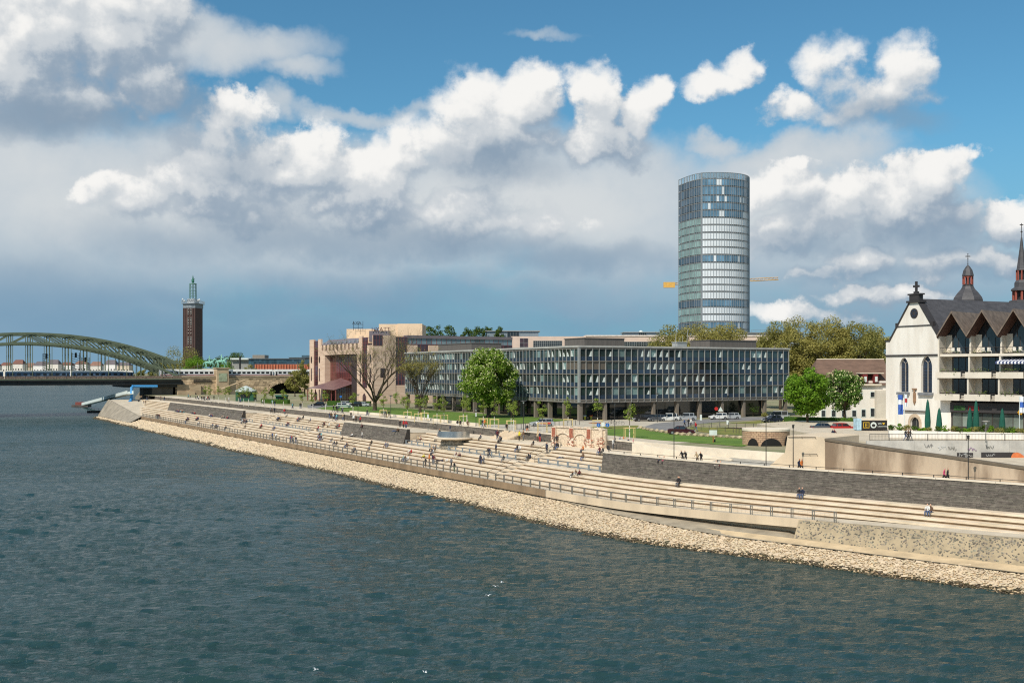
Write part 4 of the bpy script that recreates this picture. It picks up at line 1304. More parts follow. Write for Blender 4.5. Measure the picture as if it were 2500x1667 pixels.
def cut(o, mb, root):
    """subtract a closed block from a wall part"""
    off = base_of(root); me = mb.mesh('cutter', M_WHITE, off)
    bm = bmesh.new(); bm.from_mesh(me); bmesh.ops.recalc_face_normals(bm, faces=bm.faces); bm.to_mesh(me); bm.free()
    c = bpy.data.objects.new('cutter', me); COL.objects.link(c); c.parent = root
    md = o.modifiers.new('cut', 'BOOLEAN'); md.object = c; md.operation = 'DIFFERENCE'; md.solver = 'EXACT'
    bpy.context.view_layer.update()
    dg = bpy.context.evaluated_depsgraph_get(); new = bpy.data.meshes.new_from_object(o.evaluated_get(dg))
    o.modifiers.clear(); o.data = new
    bpy.data.objects.remove(c)
def build_church():
    L = Vector((65.3, 186.0)); Rr = Vector((70.7, 174.0))
    W = (Rr - L).length; u = ((Rr - L) / W)[:]; n = (u[1], -u[0])   # n points to the viewer side
    if n[1] > 0: n = (-n[0], -n[1])
    v = (-n[0], -n[1])
    T = lambda p: (L.x + u[0] * p[0] + n[0] * p[1], L.y + u[1] * p[0] + n[1] * p[1], p[2])
    G = ZC - .6; zsh, zpk = 24.6, 31.0
    root = thing('church', T((W / 2, -12, G)), 'white gabled church with slate roof and crossed turrets', 'church')
    h = W / 2
    g = [(0, G), (W, G), (W, zsh), (W - .9, zsh), (h + 2.5, zpk - 5.0 + .6), (h + 1.6, zpk - 2.3), (h + .9, zpk - .1), (h - .9, zpk - .1), (h - 1.6, zpk - 2.3), (h - 2.5, zpk - 5.0 + .6), (.9, zsh), (0, zsh)]
    # true gable: shoulder, then straight raking sides to the block under the cross
    g = [(0, G), (W, G), (W, zsh), (W - 1.0, zsh), (h + .95, zpk), (h - .95, zpk), (1.0, zsh), (0, zsh)]
    gw = ngon_plate([T((a, 0, z)) for a, z in g], (v[0], v[1], 0), .9, 'gable_wall', M_WHITE, root)
    # raking copings, cornices
    for s in (0, 1):
        a0, a1 = (1.0, h - .95) if s == 0 else (W - 1.0, h + .95)
        p = [T((a0, .18, zsh)), T((a1, .18, zpk)), T((a1, -1.1, zpk)), T((a0, -1.1, zsh))]
        MB().slab(p, (0, 0, 1), .38).build('raking_coping', M_TRIM, root, fix=True)
        e = -.15 if s == 0 else W - 1.05
        MB(T).box(e, e + 1.2, -1.1, .16, zsh, zsh + .22).build('shoulder_cap', M_TRIM, root)
    MB(T).box(h - 3.6, h + 3.6, 0, .12, zpk - 4.0, zpk - 3.82).build('string_course', M_TRIM, root)
    for e in (h - 4.2, h + 3.6): MB(T).box(e, e + .6, -.4, .16, zpk - 4.0, zpk - 3.3).build('gable_kneeler', M_TRIM, root)
    zc = HEYE - (867 - HOR) * 180 / FPX
    MB(T).box(-.12, W + .12, 0, .18, zc - .14, zc + .12).build('string_course', M_TRIM, root)
    # block and cross on the peak
    MB(T).box(h - 1.5, h + 1.5, -1.2, .35, zpk, zpk + .35).build('peak_cornice', M_TRIM, root)
    MB(T).box(h - 1.05, h + 1.05, -.9, .1, zpk + .35, zpk + 1.3).build('peak_block', M_TRIM, root)
    MB(T).box(h - 1.35, h + 1.35, -1.0, .2, zpk + 1.3, zpk + 1.55).build('peak_cornice', M_TRIM, root)
    cr = MB(T); cr.box(h - .17, h + .17, -.6, -.3, zpk + 1.55, zpk + 3.6); cr.box(h - .62, h + .62, -.59, -.31, zpk + 2.6, zpk + 2.95); cr.box(h - .4, h + .4, -.7, -.2, zpk + 1.55, zpk + 1.9)
    cr.build('stone_cross', M_TRIM, root)
    # rose window
    zr = HEYE - (765 - HOR) * 180 / FPX
    pts = [T((h + .85 * math.cos(q * .3927), .03, zr + .85 * math.sin(q * .3927))) for q in range(16)]
    rw = MB().slab(pts, (n[0], n[1], 0), .06).build('rose_window', M_TRIM, root, fix=True)
    for q in range(6):
        a = q * math.pi / 3
        MB().slab([T((h + .5 * math.cos(a) + .17 * math.cos(k * 1.047), .1, zr + .5 * math.sin(a) + .17 * math.sin(k * 1.047))) for k in range(6)], (n[0], n[1], 0), .03).build('rose_light', M_CWIN, rw, fix=True)
    # two pointed windows with tracery and sills
    aof = lambda p: ((L.y * ((p - 1250) / FPX)) - L.x) / (u[0] - u[1] * ((p - 1250) / FPX))
    for pc, pw in ((2207, 9.5), (2262, 11)):
        a = aof(pc); w = pw * 180 / FPX * 1.35
        z0 = HEYE - (956 - HOR) * 180 / FPX; zs = HEYE - (893 - HOR) * 180 / FPX
        cut(gw, MB().slab(arch_poly(T, a, .4, z0 - .1, w * 1.16, zs), (v[0], v[1], 0), 1.0), root)
        wn = ngon_plate(arch_poly(T, a, -.5, z0 - .2, w * 1.3, zs), (n[0], n[1], 0), .03, 'arched_window', M_CWIN, root)
        m = MB(T); m.box(a - .08, a + .08, -.44, -.3, z0, zs + w * .5)
        for s in (-1, 1): m.tube([(a, -.36, zs + w * .45), (a + s * w * .55, -.36, zs + w * .9)], .07, 4)
        m.build('tracery', mat('stone_tracery', srgb(150, 142, 134), .8), wn)
        b = MB(T)
        for k in range(1, 9): b.box(a - w * 1.1, a + w * 1.1, -.46, -.42, z0 + (zs - z0) * k / 9 - .02, z0 + (zs - z0) * k / 9 + .02)
        b.build('glazing_bar', M_TRIM, wn)
        MB(T).box(a - w * 1.5, a + w * 1.5, 0, .45, z0 - .55, z0 - .12).build('window_sill', M_TRIM if 0 else mat('sill_slate', srgb(120, 122, 126), .6), root)
    # door, niche figure, drip mould
    a = aof(2234); zd = ZC - .1
    ds = ngon_plate(arch_poly(T, a, .02, zd, 1.45, zd + 1.1, False), (n[0], n[1], 0), .12, 'door_surround', mat('door_stone', srgb(190, 170, 146), .8), root)
    cut(gw, MB().slab(arch_poly(T, a, .4, zd, 1.0, zd + 1.0, False), (v[0], v[1], 0), .9), root); cut(ds, MB().slab(arch_poly(T, a, .6, zd - .2, 1.0, zd + 1.0, False), (v[0], v[1], 0), 1.2), root)
    dr = ngon_plate(arch_poly(T, a, -.4, zd, 1.1, zd + 1.0, False), (n[0], n[1], 0), .05, 'door', mat('church_door', srgb(40, 42, 44), .5), root)
    MB(T).box(a - .04, a + .04, -.35, -.3, zd, zd + 1.9).build('door_bar', M_STEEL, dr)
    MB(T).box(a - 2.4, a + 2.4, 0, .35, zd + 2.95, zd + 3.1).build('drip_mould', M_TRIM, root)
    nf = MB(T); nf.box(a - .45, a + .45, 0, .3, zd + 6.6, zd + 6.85); nf.box(a - .24, a + .24, .02, .24, zd + 4.6, zd + 6.1); nf.ball((a, .2, zd + 6.35), (.2, .2, .26)); nf.tube([(a, .15, zd + 4.1), (a, .15, zd + 4.6)], [.05, .24], 6)
    nf.build('niche_figure', mat('niche_stone', srgb(150, 118, 92), .8), root)
    # nave roof
    nl = 34.0; zr1 = 31.7
    q = MB(T)
    q.add([(-.1, -.8, zsh - .6), (h, -.8, zr1), (W + .1, -.8, zsh - .6), (-.1, -nl, zsh - .6), (h, -nl, zr1), (W + .1, -nl, zsh - .6)], [(0, 1, 4, 3), (1, 2, 5, 4), (3, 4, 5), (2, 1, 0)])
    q.build('nave_roof', M_SLROOF, root, fix=True)
    MB(T).box(.2, W - .2, -nl + .2, -.95, G, zsh - .6).build('nave_wall', M_WHITE, root)
    # turrets
    def octo(cx, cy, prof, m, name, par=root):
        mb = MB(); mb.lathe(cx, cy, prof, 8); return mb.build(name, m, par)
    Yd = 214.0
    x, _, _ = PY(2363, 700, Yd); zz = lambda y: HEYE - (y - HOR) * Yd / FPX; rr = lambda p: p * Yd / FPX
    octo(x, Yd, [(rr(36), 22), (rr(36), zz(733)), (rr(34), zz(727)), (rr(26), zz(716)), (rr(17), zz(706)), (rr(13.5), zz(699))], M_SLROOF, 'dome_roof')
    octo(x, Yd, [(rr(13.5), zz(699)), (rr(13.5), zz(696)), (rr(11), zz(696)), (rr(11), zz(693))], M_TRIM, 'lantern_base')
    lt = octo(x, Yd, [(rr(5), zz(694)), (rr(5), zz(674))], M_TRIM, 'lantern_core')
    for k in range(8):
        a = k * math.pi / 4 + .39
        MB().tube([(x + rr(10.5) * math.cos(a), Yd + rr(10.5) * math.sin(a), zz(695)), (x + rr(10.5) * math.cos(a), Yd + rr(10.5) * math.sin(a), zz(675))], rr(2.2), 5).build('lantern_pillar', M_REDST, root)
    octo(x, Yd, [(rr(12.5), zz(677)), (rr(12.5), zz(674))], M_REDST, 'lantern_ring')
    octo(x, Yd, [(rr(14.5), zz(674)), (rr(14), zz(671)), (rr(11), zz(660)), (rr(5), zz(651)), (rr(1), zz(647))], M_SLROOF, 'lantern_cap')
    cx = MB(); cx.tube([(x, Yd, zz(649)), (x, Yd, zz(620))], rr(.8), 5); cx.box(x - rr(5), x + rr(5), Yd - .1, Yd + .1, zz(627), zz(625)); cx.ball((x, Yd, zz(645)), rr(1.6)); cx.build('gilded_cross', M_TRIM, root)
    for k in range(4):
        MB().ball((x + (0, rr(5), 0, -rr(5))[k], Yd, zz((620, 626, 632, 626)[k])), rr(1.4)).build('cross_finial', M_TRIM, root)
    Ys = 205.0
    x, _, _ = PY(2494, 700, Ys); zz2 = lambda y: HEYE - (y - HOR) * Ys / FPX; r2 = lambda p: p * Ys / FPX
    octo(x, Ys, [(r2(30), 22), (r2(30), zz2(735)), (r2(24), zz2(733))], M_SLROOF, 'tower_roof')
    for k in range(8):
        a = k * math.pi / 4 + .39
        MB().tube([(x + r2(18) * math.cos(a), Ys + r2(18) * math.sin(a), zz2(736)), (x + r2(18) * math.cos(a), Ys + r2(18) * math.sin(a), zz2(710))], r2(3), 5).build('belfry_pillar', M_REDST, root)
    octo(x, Ys, [(r2(10), zz2(736)), (r2(10), zz2(710))], M_TRIM, 'belfry_core')
    octo(x, Ys, [(r2(25), zz2(710)), (r2(25), zz2(706)), (r2(17), zz2(701)), (r2(17), zz2(690)), (r2(13), zz2(684))], M_SLROOF, 'belfry_roof')
    for k in range(8):
        a = k * math.pi / 4 + .39
        MB().tube([(x + r2(11) * math.cos(a), Ys + r2(11) * math.sin(a), zz2(685)), (x + r2(11) * math.cos(a), Ys + r2(11) * math.sin(a), zz2(660))], r2(1.8), 5).build('spire_pillar', M_REDST, root)
    octo(x, Ys, [(r2(6), zz2(685)), (r2(6), zz2(660))], M_TRIM, 'spire_core')
    octo(x, Ys, [(r2(14), zz2(660)), (r2(11.5), zz2(656)), (r2(6), zz2(615)), (r2(1.6), zz2(580))], M_SLROOF, 'spire')
    cx = MB(); cx.tube([(x, Ys, zz2(582)), (x, Ys, zz2(545))], r2(.8), 5); cx.ball((x, Ys, zz2(566)), r2(2.6)); cx.box(x - r2(4), x + r2(4), Ys - .1, Ys + .1, zz2(550), zz2(548)); cx.build('gilded_cross', M_TRIM, root)
build_church()

# ---------------------------------------------------------------- balcony house beside the church
M_APW = mat('apartment_render', srgb(214, 204, 188), .85, .06, .5)
M_APR = mat('brown_roof_tiles', srgb(112, 98, 86), .8, .2, 1.2, bump=.4, bscale=5)
M_APD = mat('apartment_dark', srgb(66, 56, 52), .7, .1, 1)
M_APS = mat('soffit_wood', srgb(84, 56, 46), .7, .12, 1)
M_GLB = glassmat('window_dark', srgb(40, 48, 54), .06, .8, obj=.4)
def build_apartments():
    A = (67.6, 170.0); u = (.7, -.714); n = (-.714, -.7)
    T = lambda p: (A[0] + u[0] * p[0] + n[0] * p[1], A[1] + u[1] * p[0] + n[1] * p[1], p[2])
    G = ZC - .3
    root = thing('apartment_house', T((8, -6, G)), 'balcony house with zigzag brown gables above a restaurant', 'building')
    NB, bw, a0 = 5, 4.7, .5
    E = a0 + NB * bw
    MB(T).box(a0 + .2, E, -11, -2.6, 14.8, 25.0).build('core', M_APD, root)
    MB(T).box(a0 + 1.6, E, -11, -1.4, G, 14.8).build('restaurant_core', M_APD, root)
    lev = [(14.85, 15.85), (18.35, 19.3), (21.75, 22.15)]
    for li, (z0, z1) in enumerate(lev):
        b = MB(T)
        fr = (1.0, .6, 0.0)[li]
        for i in range(NB):
            x0 = a0 + i * bw
            s = MB(T)
            if li < 2:
                s.box(x0 - .25, x0 + bw - .95, fr - .25, fr, z0, z1); s.box(x0 - .25, x0 + bw - .3, -2.6, fr - .25, z0, z0 + .22)
                s.box(x0 + bw - .95, x0 + bw - .3, fr - .8, fr - .6, z0 + .1, z1 - .2)
            else:
                s.box(x0 - .1, x0 + bw - .12, -2.6, fr, z0, z1)
            s.build('balcony', M_APW, root)
            if li < 2:      # planter greens and a corner rail
                r = MB(T); r.tube([(x0 + bw - .95, fr - .05, z1 + .15), (x0 + bw - .2, fr - .05, z1 + .15)], .03, 4)
                for k in range(6): r.tube([(x0 + bw - .95 + .14 * k, fr - .05, z0), (x0 + bw - .95 + .14 * k, fr - .05, z1 + .15)], .018, 3)
                r.build('corner_rail', M_TRIM, root)
            else:
                r = MB(T)
                r.tube([(x0 - .1, -.06, z1 + 1.0), (x0 + bw - .15, -.06, z1 + 1.0)], .035, 4)
                for k in range(8): r.tube([(x0 + (bw - .2) * k / 7, -.06, z1), (x0 + (bw - .2) * k / 7, -.06, z1 + 1.0)], .025, 3)
                r.build('balcony_rail', M_TRIM, root)
    tops = [14.85, 18.35, 21.75, 25.2]
    for i in range(NB):
        x0 = a0 + i * bw
        for f in range(3):
            z0, z1 = tops[f] + .2, tops[f + 1]
            # party wall wedge, pale return wall, windows
            MB(T).box(x0 - .05, x0 + .2, -2.7, .35 - .45 * f, z0, z1).build('party_wall', M_APW, root)
            MB(T).box(x0 + .2, x0 + 1.15, -2.62, -2.35, z0, z1).build('return_wall', M_APW, root)
            w = MB(T)
            w.box(x0 + 1.15, x0 + bw - .4, -2.6, -2.5, z0, z1 - .1)
            fr = w.build('window_frame', M_APD, root)
            for k in range(3):
                c = T((x0 + 1.15 + (bw - 1.55) * (k + .5) / 3, -2.45, (z0 + z1) / 2))
                pieces(fr, 'window_pane', M_GLB, [(u, c, ((bw - 1.55) / 3 - .12, .06, z1 - z0 - .4))])
        # gable roof over the bay
        zv, zp = 25.1, 28.9
        xm = x0 + bw / 2
        for s in (0, 1):
            p0, p1 = ((x0, zv), (xm, zp)) if s == 0 else ((xm, zp), (x0 + bw, zv))
            m = MB(T)
            a, b = p0, p1
            m.add([(a[0], .8, a[1]), (b[0], .8, b[1]), (b[0], -11, b[1]), (a[0], -11, a[1]),
                   (a[0], .8, a[1] - .35), (b[0], .8, b[1] - .35), (b[0], -11, b[1] - .45), (a[0], -11, a[1] - .45)],
                  [(0, 1, 2, 3), (7, 6, 5, 4), (0, 4, 5, 1), (1, 5, 6, 2), (2, 6, 7, 3), (3, 7, 4, 0)])
            rf = m.build('gable_roof', M_APR, root, fix=True)
            m = MB(T); m.quad((a[0], .7, a[1] - .5), (b[0], .7, b[1] - .5), (b[0], -2.4, b[1] - .5), (a[0], -2.4, a[1] - .5)); m.build('soffit', M_APS, rf)
        m = MB(T); m.add([(x0 + .3, -2.4, zv - .4), (x0 + bw - .3, -2.4, zv - .4), (xm, -2.4, zp - .6)], [(0, 1, 2)]); m.build('gable_glass', M_GLB, root)
        m = MB(T); m.box(xm - .6, xm - .52, -2.38, -2.3, zv - .4, zp - 1.4); m.build('gable_post', M_APD, root)
    # corner wall, awning, restaurant front
    MB(T).box(a0 - .1, a0 + 1.6, -9, -.9, G, 14.8).build('white_wall', M_WHITE, root)
    MB(T).box(a0, a0 + .25, -9, .3, 15, 25).build('end_wall', M_APW, root)
    aw = [T((a0 + 2 * bw - .2, -2.4, 21.6)), T((a0 + 3 * bw - .3, -2.4, 21.6)), T((a0 + 3 * bw - .3, 1.0, 20.9)), T((a0 + 2 * bw - .2, 1.0, 20.9))]
    for k in range(18):
        A0, B0, C0, D0 = [Vector(x) for x in aw]
        q0, q1 = k / 18, (k + 1) / 18
        m = MB(); m.quad(tuple(A0.lerp(B0, q0)), tuple(A0.lerp(B0, q1)), tuple(D0.lerp(C0, q1)), tuple(D0.lerp(C0, q0)))
        a_, b_ = D0.lerp(C0, q0), D0.lerp(C0, q1)
        m.quad(tuple(a_), tuple(b_), (b_.x, b_.y, b_.z - .35), (a_.x, a_.y, a_.z - .35))
        m.build('awning_stripe', mat('awning_white', srgb(226, 226, 230), .8) if k % 2 else mat('awning_blue', srgb(58, 70, 110), .8), root)
    glazed(root, lambda p: T((p[0], p[1], p[2])), a0 + 1.8, E, G + 1.2, G + 3.4, 14, 1, glassmat('restaurant_glass', srgb(110, 118, 110), .06, .8, obj=.7), M_APD, out=-.9, th=.2)
    MB(T).box(a0 + 1.7, E, -1.3, -.6, G, G + 1.15).build('dark_plinth', M_APD, root)
    MB(T).box(a0 + 1.7, E, -1.2, -.35, G + 3.5, G + 5.0).build('shop_fascia', M_TRIM, root)
    for (a_, w, c, nm) in ((3.2, 1.8, srgb(60, 110, 50), 'green_sign'), (5.4, 1.7, srgb(170, 40, 40), 'red_sign')):
        MB(T).box(a_ - w / 2 + .5, a_ + w / 2 + .5, -.34, -.28, G + 3.8, G + 4.5).build(nm, mat(nm, tuple(.55 * k for k in c), .6, .3, 4), root)
    m = MB()
    for k in range(6):
        c = T((12.9 + .28 * math.cos(k * 1.047), -.3, G + 3.7 + .28 * math.sin(k * 1.047)))
        m.ball(c, (.16, .1, .16))
    m.build('flower_sign', mat('flower_yellow', srgb(214, 160, 20), .5), root)
build_apartments()
def balcony_things():
    A = (67.6, 170.0); u = (.7, -.714); n = (-.714, -.7)
    T = lambda p: (A[0] + u[0] * p[0] + n[0] * p[1], A[1] + u[1] * p[0] + n[1] * p[1], p[2])
    lm = leafmat('balcony_leaf', srgb(84, 108, 44), srgb(120, 134, 64), .3)
    for f, (z, fr, nm) in enumerate(((15.85, .9, 'lower'), (19.3, .5, 'middle'), (22.15, -.3, 'top'))):
        for i in range(3):
            c = T((.5 + 4.7 * i + 1.7, fr - .1, z)); rr = random.Random(i * 7 + f)
            r = thing('balcony_plants', c, 'leafy planter on the %s balcony of the zigzag roofed house, %s bay' % (nm, ('church side', 'second', 'striped awning')[i]), 'plant')
            MB(T).box(.5 + 4.7 * i + .6, .5 + 4.7 * i + 3.0, fr - .28, fr - .02, z + .01, z + .2).build('planter', M_APD, r)
            mb = MB()
            for k in range(120):
                q = T((.5 + 4.7 * i + rr.uniform(.5, 3.1), fr + rr.uniform(-.3, .18), z + rr.uniform(-.15, .55) * (1.8 if rr.random() < .12 else 1)))
                d = Vector((rr.uniform(-1, 1), rr.uniform(-1, 1), rr.uniform(-1, 1))) * .12; e = Vector((rr.uniform(-1, 1), rr.uniform(-1, 1), rr.uniform(-1, 1))) * .12
                mb.add([q, tuple(Vector(q) + d), tuple(Vector(q) + d + e), tuple(Vector(q) + e)], [(0, 1, 2, 3)])
            mb.build('foliage', lm, r)
            if f == 2:
                for s in (0, .9):
                    cc = T((.5 + 4.7 * i + 2.0 + s, -.9, z)); ch = thing('balcony_chair', cc, 'white balcony chair under the %s gable' % ('church side', 'second', 'third')[i], 'chair', 'balcony chairs')
                    MB().box(cc[0] - .25, cc[0] + .25, cc[1] - .25, cc[1] + .25, z + .35, z + .42).build('seat', M_WHITE, ch); MB().box(cc[0] - .25, cc[0] + .25, cc[1] + .2, cc[1] + .26, z + .42, z + 1.0).build('backrest', M_WHITE, ch)
                    for lx in (-.2, .2):
                        for ly in (-.2, .2): MB().box(cc[0] + lx - .02, cc[0] + lx + .02, cc[1] + ly - .02, cc[1] + ly + .02, z, z + .35).build('leg', M_WHITE, ch)
balcony_things()
# ---------------------------------------------------------------- skinned figures (horse, rider, people)
def skin_mesh(name, pts, edges, radii, root=0, sub=1):
    me = bpy.data.meshes.new(name + '_sk'); me.from_pydata([tuple(p) for p in pts], edges, [])
    o = bpy.data.objects.new('tmp', me); COL.objects.link(o)
    md = o.modifiers.new('skin', 'SKIN'); md.use_smooth_shade = True; md.branch_smoothing = .6
    for i, r in enumerate(radii):
        sv = me.skin_vertices[0].data[i]; sv.radius = (r, r) if not isinstance(r, tuple) else r; sv.use_root = (i == root)
    s = o.modifiers.new('sub', 'SUBSURF'); s.levels = sub; s.render_levels = sub
    dg = bpy.context.evaluated_depsgraph_get(); dg.update()
    res = bpy.data.meshes.new_from_object(o.evaluated_get(dg))
    res.name = name
    COL.objects.unlink(o); bpy.data.objects.remove(o); bpy.data.meshes.remove(me)
    return res

# ---------------------------------------------------------------- steel arch railway bridge
M_BRG = mat('bridge_green_steel', srgb(108, 118, 94), .6, .12, .5)
M_BRD = mat('bridge_dark_girder', srgb(48, 48, 46), .7, .15, .3)
M_RAIL = mat('railing_padlocks', srgb(122, 104, 90), .7, .35, 1.6, detail=6)
M_SAND1 = mat('abutment_sandstone', srgb(198, 174, 142), .9, .18, .3, col2=srgb(162, 140, 112), stretch=(.6, .6, 1.6), bump=.5, bscale=1.2)
M_VERD = mat('verdigris', srgb(150, 204, 184), .7, .14, .8, col2=srgb(124, 178, 158))
BP0 = Vector((-150.0, 481.0)); BU = Vector((-.866, -.5)); BN = Vector((-.5, .866))   # along the bridge over the river; BN away from us
def BT(t, o, z):
    return (BP0.x + BU.x * t + BN.x * o, BP0.y + BU.y * t + BN.y * o, z)
def build_bridge():
    span, npan = 122.0, 16
    zdk = 16.3
    root = thing('railway_bridge', BT(30, 12, 0), 'green steel arch railway bridge crossing the river', 'bridge')
    def top(t):
        q = (t - span / 2) / (span / 2); return 22.6 + (35.3 - 22.6) * (1 - abs(q) ** 2.15)
    def bot(t):
        q = (t - span / 2) / (span / 2); return 16.4 + (31.2 - 16.4) * (1 - abs(q) ** 2.1)
    ends = span * 2 - 60
    bu3 = (BU.x, BU.y)
    for ai, off in enumerate((0.0, 8.0, 10.0, 18.0, 20.0, 28.0)):
        for base in (0.0, span + 4.0):
            if base and off > 12: continue
            def bar(a, b, w, h, name):
                mb = MB(); A, Bv = Vector(a), Vector(b); d = (Bv - A).normalized(); n = Vector((BN.x, BN.y, 0)); up = n.cross(d)
                c = []
                for P_ in (A, Bv):
                    for s1, s2 in ((-1, -1), (1, -1), (1, 1), (-1, 1)): c.append(tuple(P_ + n * (w / 2 * s1) + up * (h / 2 * s2)))
                mb.add(c, [(0, 1, 2, 3), (7, 6, 5, 4), (0, 4, 5, 1), (1, 5, 6, 2), (2, 6, 7, 3), (3, 7, 4, 0)])
                return mb
            def chain(fn, w, h, name):
                mb = MB(); n = Vector((BN.x, BN.y, 0)); rings = []
                ts = [span * i / 32 for i in range(33)]
                vs, fs = [], []
                for i, t in enumerate(ts):
                    p = Vector(BT(base + t, off, fn(t))); q = Vector(BT(base + min(t + 1, span), off, fn(min(t + 1, span)))) - Vector(BT(base + max(t - 1, 0), off, fn(max(t - 1, 0))))
                    up = n.cross(q.normalized())
                    for s1, s2 in ((-1, -1), (1, -1), (1, 1), (-1, 1)): vs.append(tuple(p + n * (w / 2 * s1) + up * (h / 2 * s2)))
                for i in range(32):
                    for j in range(4): k = (j + 1) % 4; fs.append((i * 4 + j, i * 4 + k, i * 4 + 4 + k, i * 4 + 4 + j))
                fs += [(3, 2, 1, 0), (128, 129, 130, 131)]
                mb.add(vs, fs); mb.build(name, M_BRG, root)
            chain(top, .9, .75, 'upper_chord'); chain(bot, .9, .95, 'lower_chord')
            for i in range(npan + 1):
                t = span * i / npan
                zb, zt = bot(t), top(t)
                bar(BT(base + t, off, zb), BT(base + t, off, zt), .35, .3, '').build('web_post', M_BRG, root)
                if zb > zdk + 1.5: bar(BT(base + t, off, zdk), BT(base + t, off, zb), .3, .24, '').build('hanger', M_BRG, root)
                if i < npan:
                    t2 = span * (i + 1) / npan
                    a, b = ((t, bot(t)), (t2, top(t2))) if i < npan / 2 else ((t, top(t)), (t2, bot(t2)))
                    bar(BT(base + a[0], off, a[1]), BT(base + b[0], off, b[1]), .4, .42, '').build('diagonal', M_BRG, root)
    # cross bracing between the pairs over the top
    for p0 in (0, 10, 20):
        for i in range(1, 16):
            t = span * i / 16
            MB().tube([BT(t, p0, top(t)), BT(t, p0 + 8, top(t))], .18, 4).build('cross_brace', M_BRG, root)
    # deck, girders, footway
    mb = MB()
    def deckbox(t0, t1, o0, o1, z0, z1, name, m):
        b = MB(); b.add([BT(t0, o0, z0), BT(t1, o0, z0), BT(t1, o1, z0), BT(t0, o1, z0), BT(t0, o0, z1), BT(t1, o0, z1), BT(t1, o1, z1), BT(t0, o1, z1)],
              [(0, 1, 2, 3), (7, 6, 5, 4), (0, 4, 5, 1), (1, 5, 6, 2), (2, 6, 7, 3), (3, 7, 4, 0)]); return b.build(name, m, root, fix=True)
    deckbox(0, 250, -3.4, 31, 15.0, 15.9, 'deck', M_BRD)
    deckbox(0, 250, -2.8, -2.4, 13.3, 15.2, 'edge_girder', M_BRD)
    deckbox(-1, 24, -1.5, 30, 12.2, 15.0, 'abutment_girder', M_BRD)
    deckbox(0, 250, -3.55, -3.4, 15.6, 16.0, 'footway_edge', M_BRG)
    # padlock railing panels
    for i in range(32):
        deckbox(i * 4.0 + .06, i * 4.0 + 3.94, -3.4, -3.32, 16.0, 17.25, 'railing_panel', M_RAIL)
    # pier on the shore under the land end and far pier
    deckbox(3, 12, 0, 29, 0, 13.5, 'pier', mat('pier_stone', srgb(96, 88, 80), .9, .2, .4))
    deckbox(span - 3, span + 7, -2, 32, -2, 14, 'pier', MATS['pier_stone'])
    for k, (t, h, w) in enumerate(((54, 27, 1.4), (42, 27.5, 1.6), (38, 25.5, 1.5))):     # signal gantries on the deck
        m = MB(); m.T = None
        for s in (-w, w): m.tube([BT(t + s, 14, 16), BT(t + s, 14, h)], .16, 4)
        for z in range(17, int(h), 1): m.tube([BT(t - w, 14, z), BT(t + w, 14, z + 1)], .1, 3)
        m.box(*[v for a in zip(BT(t, 14, 0)[:2], BT(t, 14, 0)[:2]) for v in (a[0] - .35, a[1] + .35)], h - 2.2, h)
        m.build('signal_gantry', M_BRD, root)
    return root
build_bridge()

# ---------------------------------------------------------------- trains
def train(name, t0, ncar, o, z, lab, mats_, L=25.5, win=11):
    rt = thing(name, BT(t0, o, z), lab, 'train')
    body, stripe, glass, roofm = mats_
    for c in range(ncar):
        a = t0 - c * (L + .9) ; b = a - L
        def bx(x0, x1, o0, o1, z0, z1, nm, m, par=rt):
            m_ = MB(); m_.add([BT(x0, o0, z0), BT(x1, o0, z0), BT(x1, o1, z0), BT(x0, o1, z0), BT(x0, o0, z1), BT(x1, o0, z1), BT(x1, o1, z1), BT(x0, o1, z1)],
                  [(0, 1, 2, 3), (7, 6, 5, 4), (0, 4, 5, 1), (1, 5, 6, 2), (2, 6, 7, 3), (3, 7, 4, 0)]); return m_.build(nm, m, par, fix=True)
        car = bx(a, b, o, o + 2.8, z + .5, z + 3.0, 'carriage', body)
        m_ = MB(); prof = [(o, z + 3.0), (o + .35, z + 3.45), (o + 1.0, z + 3.7), (o + 1.8, z + 3.7), (o + 2.45, z + 3.45), (o + 2.8, z + 3.0)]
        vs = [BT(a, p, q) for p, q in prof] + [BT(b, p, q) for p, q in prof]; n = len(prof)
        m_.add(vs, [(i, i + 1, n + i + 1, n + i) for i in range(n - 1)] + [tuple(range(n)), tuple(range(2 * n - 1, n - 1, -1))]); m_.build('carriage_roof', roofm, car, fix=True)
        bx(a, b, o - .02, o + .02, z + .95, z + 1.2, 'stripe', stripe, car)
        bx(a - .6, b + .6, o + .4, o + 2.4, z, z + .5, 'bogie', M_BRD, car)
        for i in range(win):
            x = a - 2.6 - (L - 5.2) * i / (win - 1)
            bx(x + .75, x - .75, o - .03, o, z + 1.65, z + 2.55, 'window', glass, car)
        for x in (a - .9, b + .9): bx(x + .35, x - .35, o - .03, o, z + .75, z + 2.6, 'door', glass, car)
M_TW = mat('train_white', srgb(226, 226, 222), .35, .05, .5); M_TR = mat('train_red', srgb(160, 50, 44), .4, .05, .5); M_TG = glassmat('train_glass', srgb(36, 40, 44), .08, .7)
M_TBL = mat('train_blue', srgb(92, 116, 140), .3, .1, .5); M_TRF = mat('train_roof', srgb(206, 204, 196), .45, .08, .5)
train('express_train', 8.0, 3, 3.0, 16.5, 'white express train with red stripe on the stone viaduct', (M_TW, M_TR, M_TG, M_TRF), win=10)
train('regional_train', 150.0, 5, 6.5, 15.9, 'blue grey train with pale roof on the arch bridge', (M_TBL, M_TBL, M_TG, M_TRF), win=9)

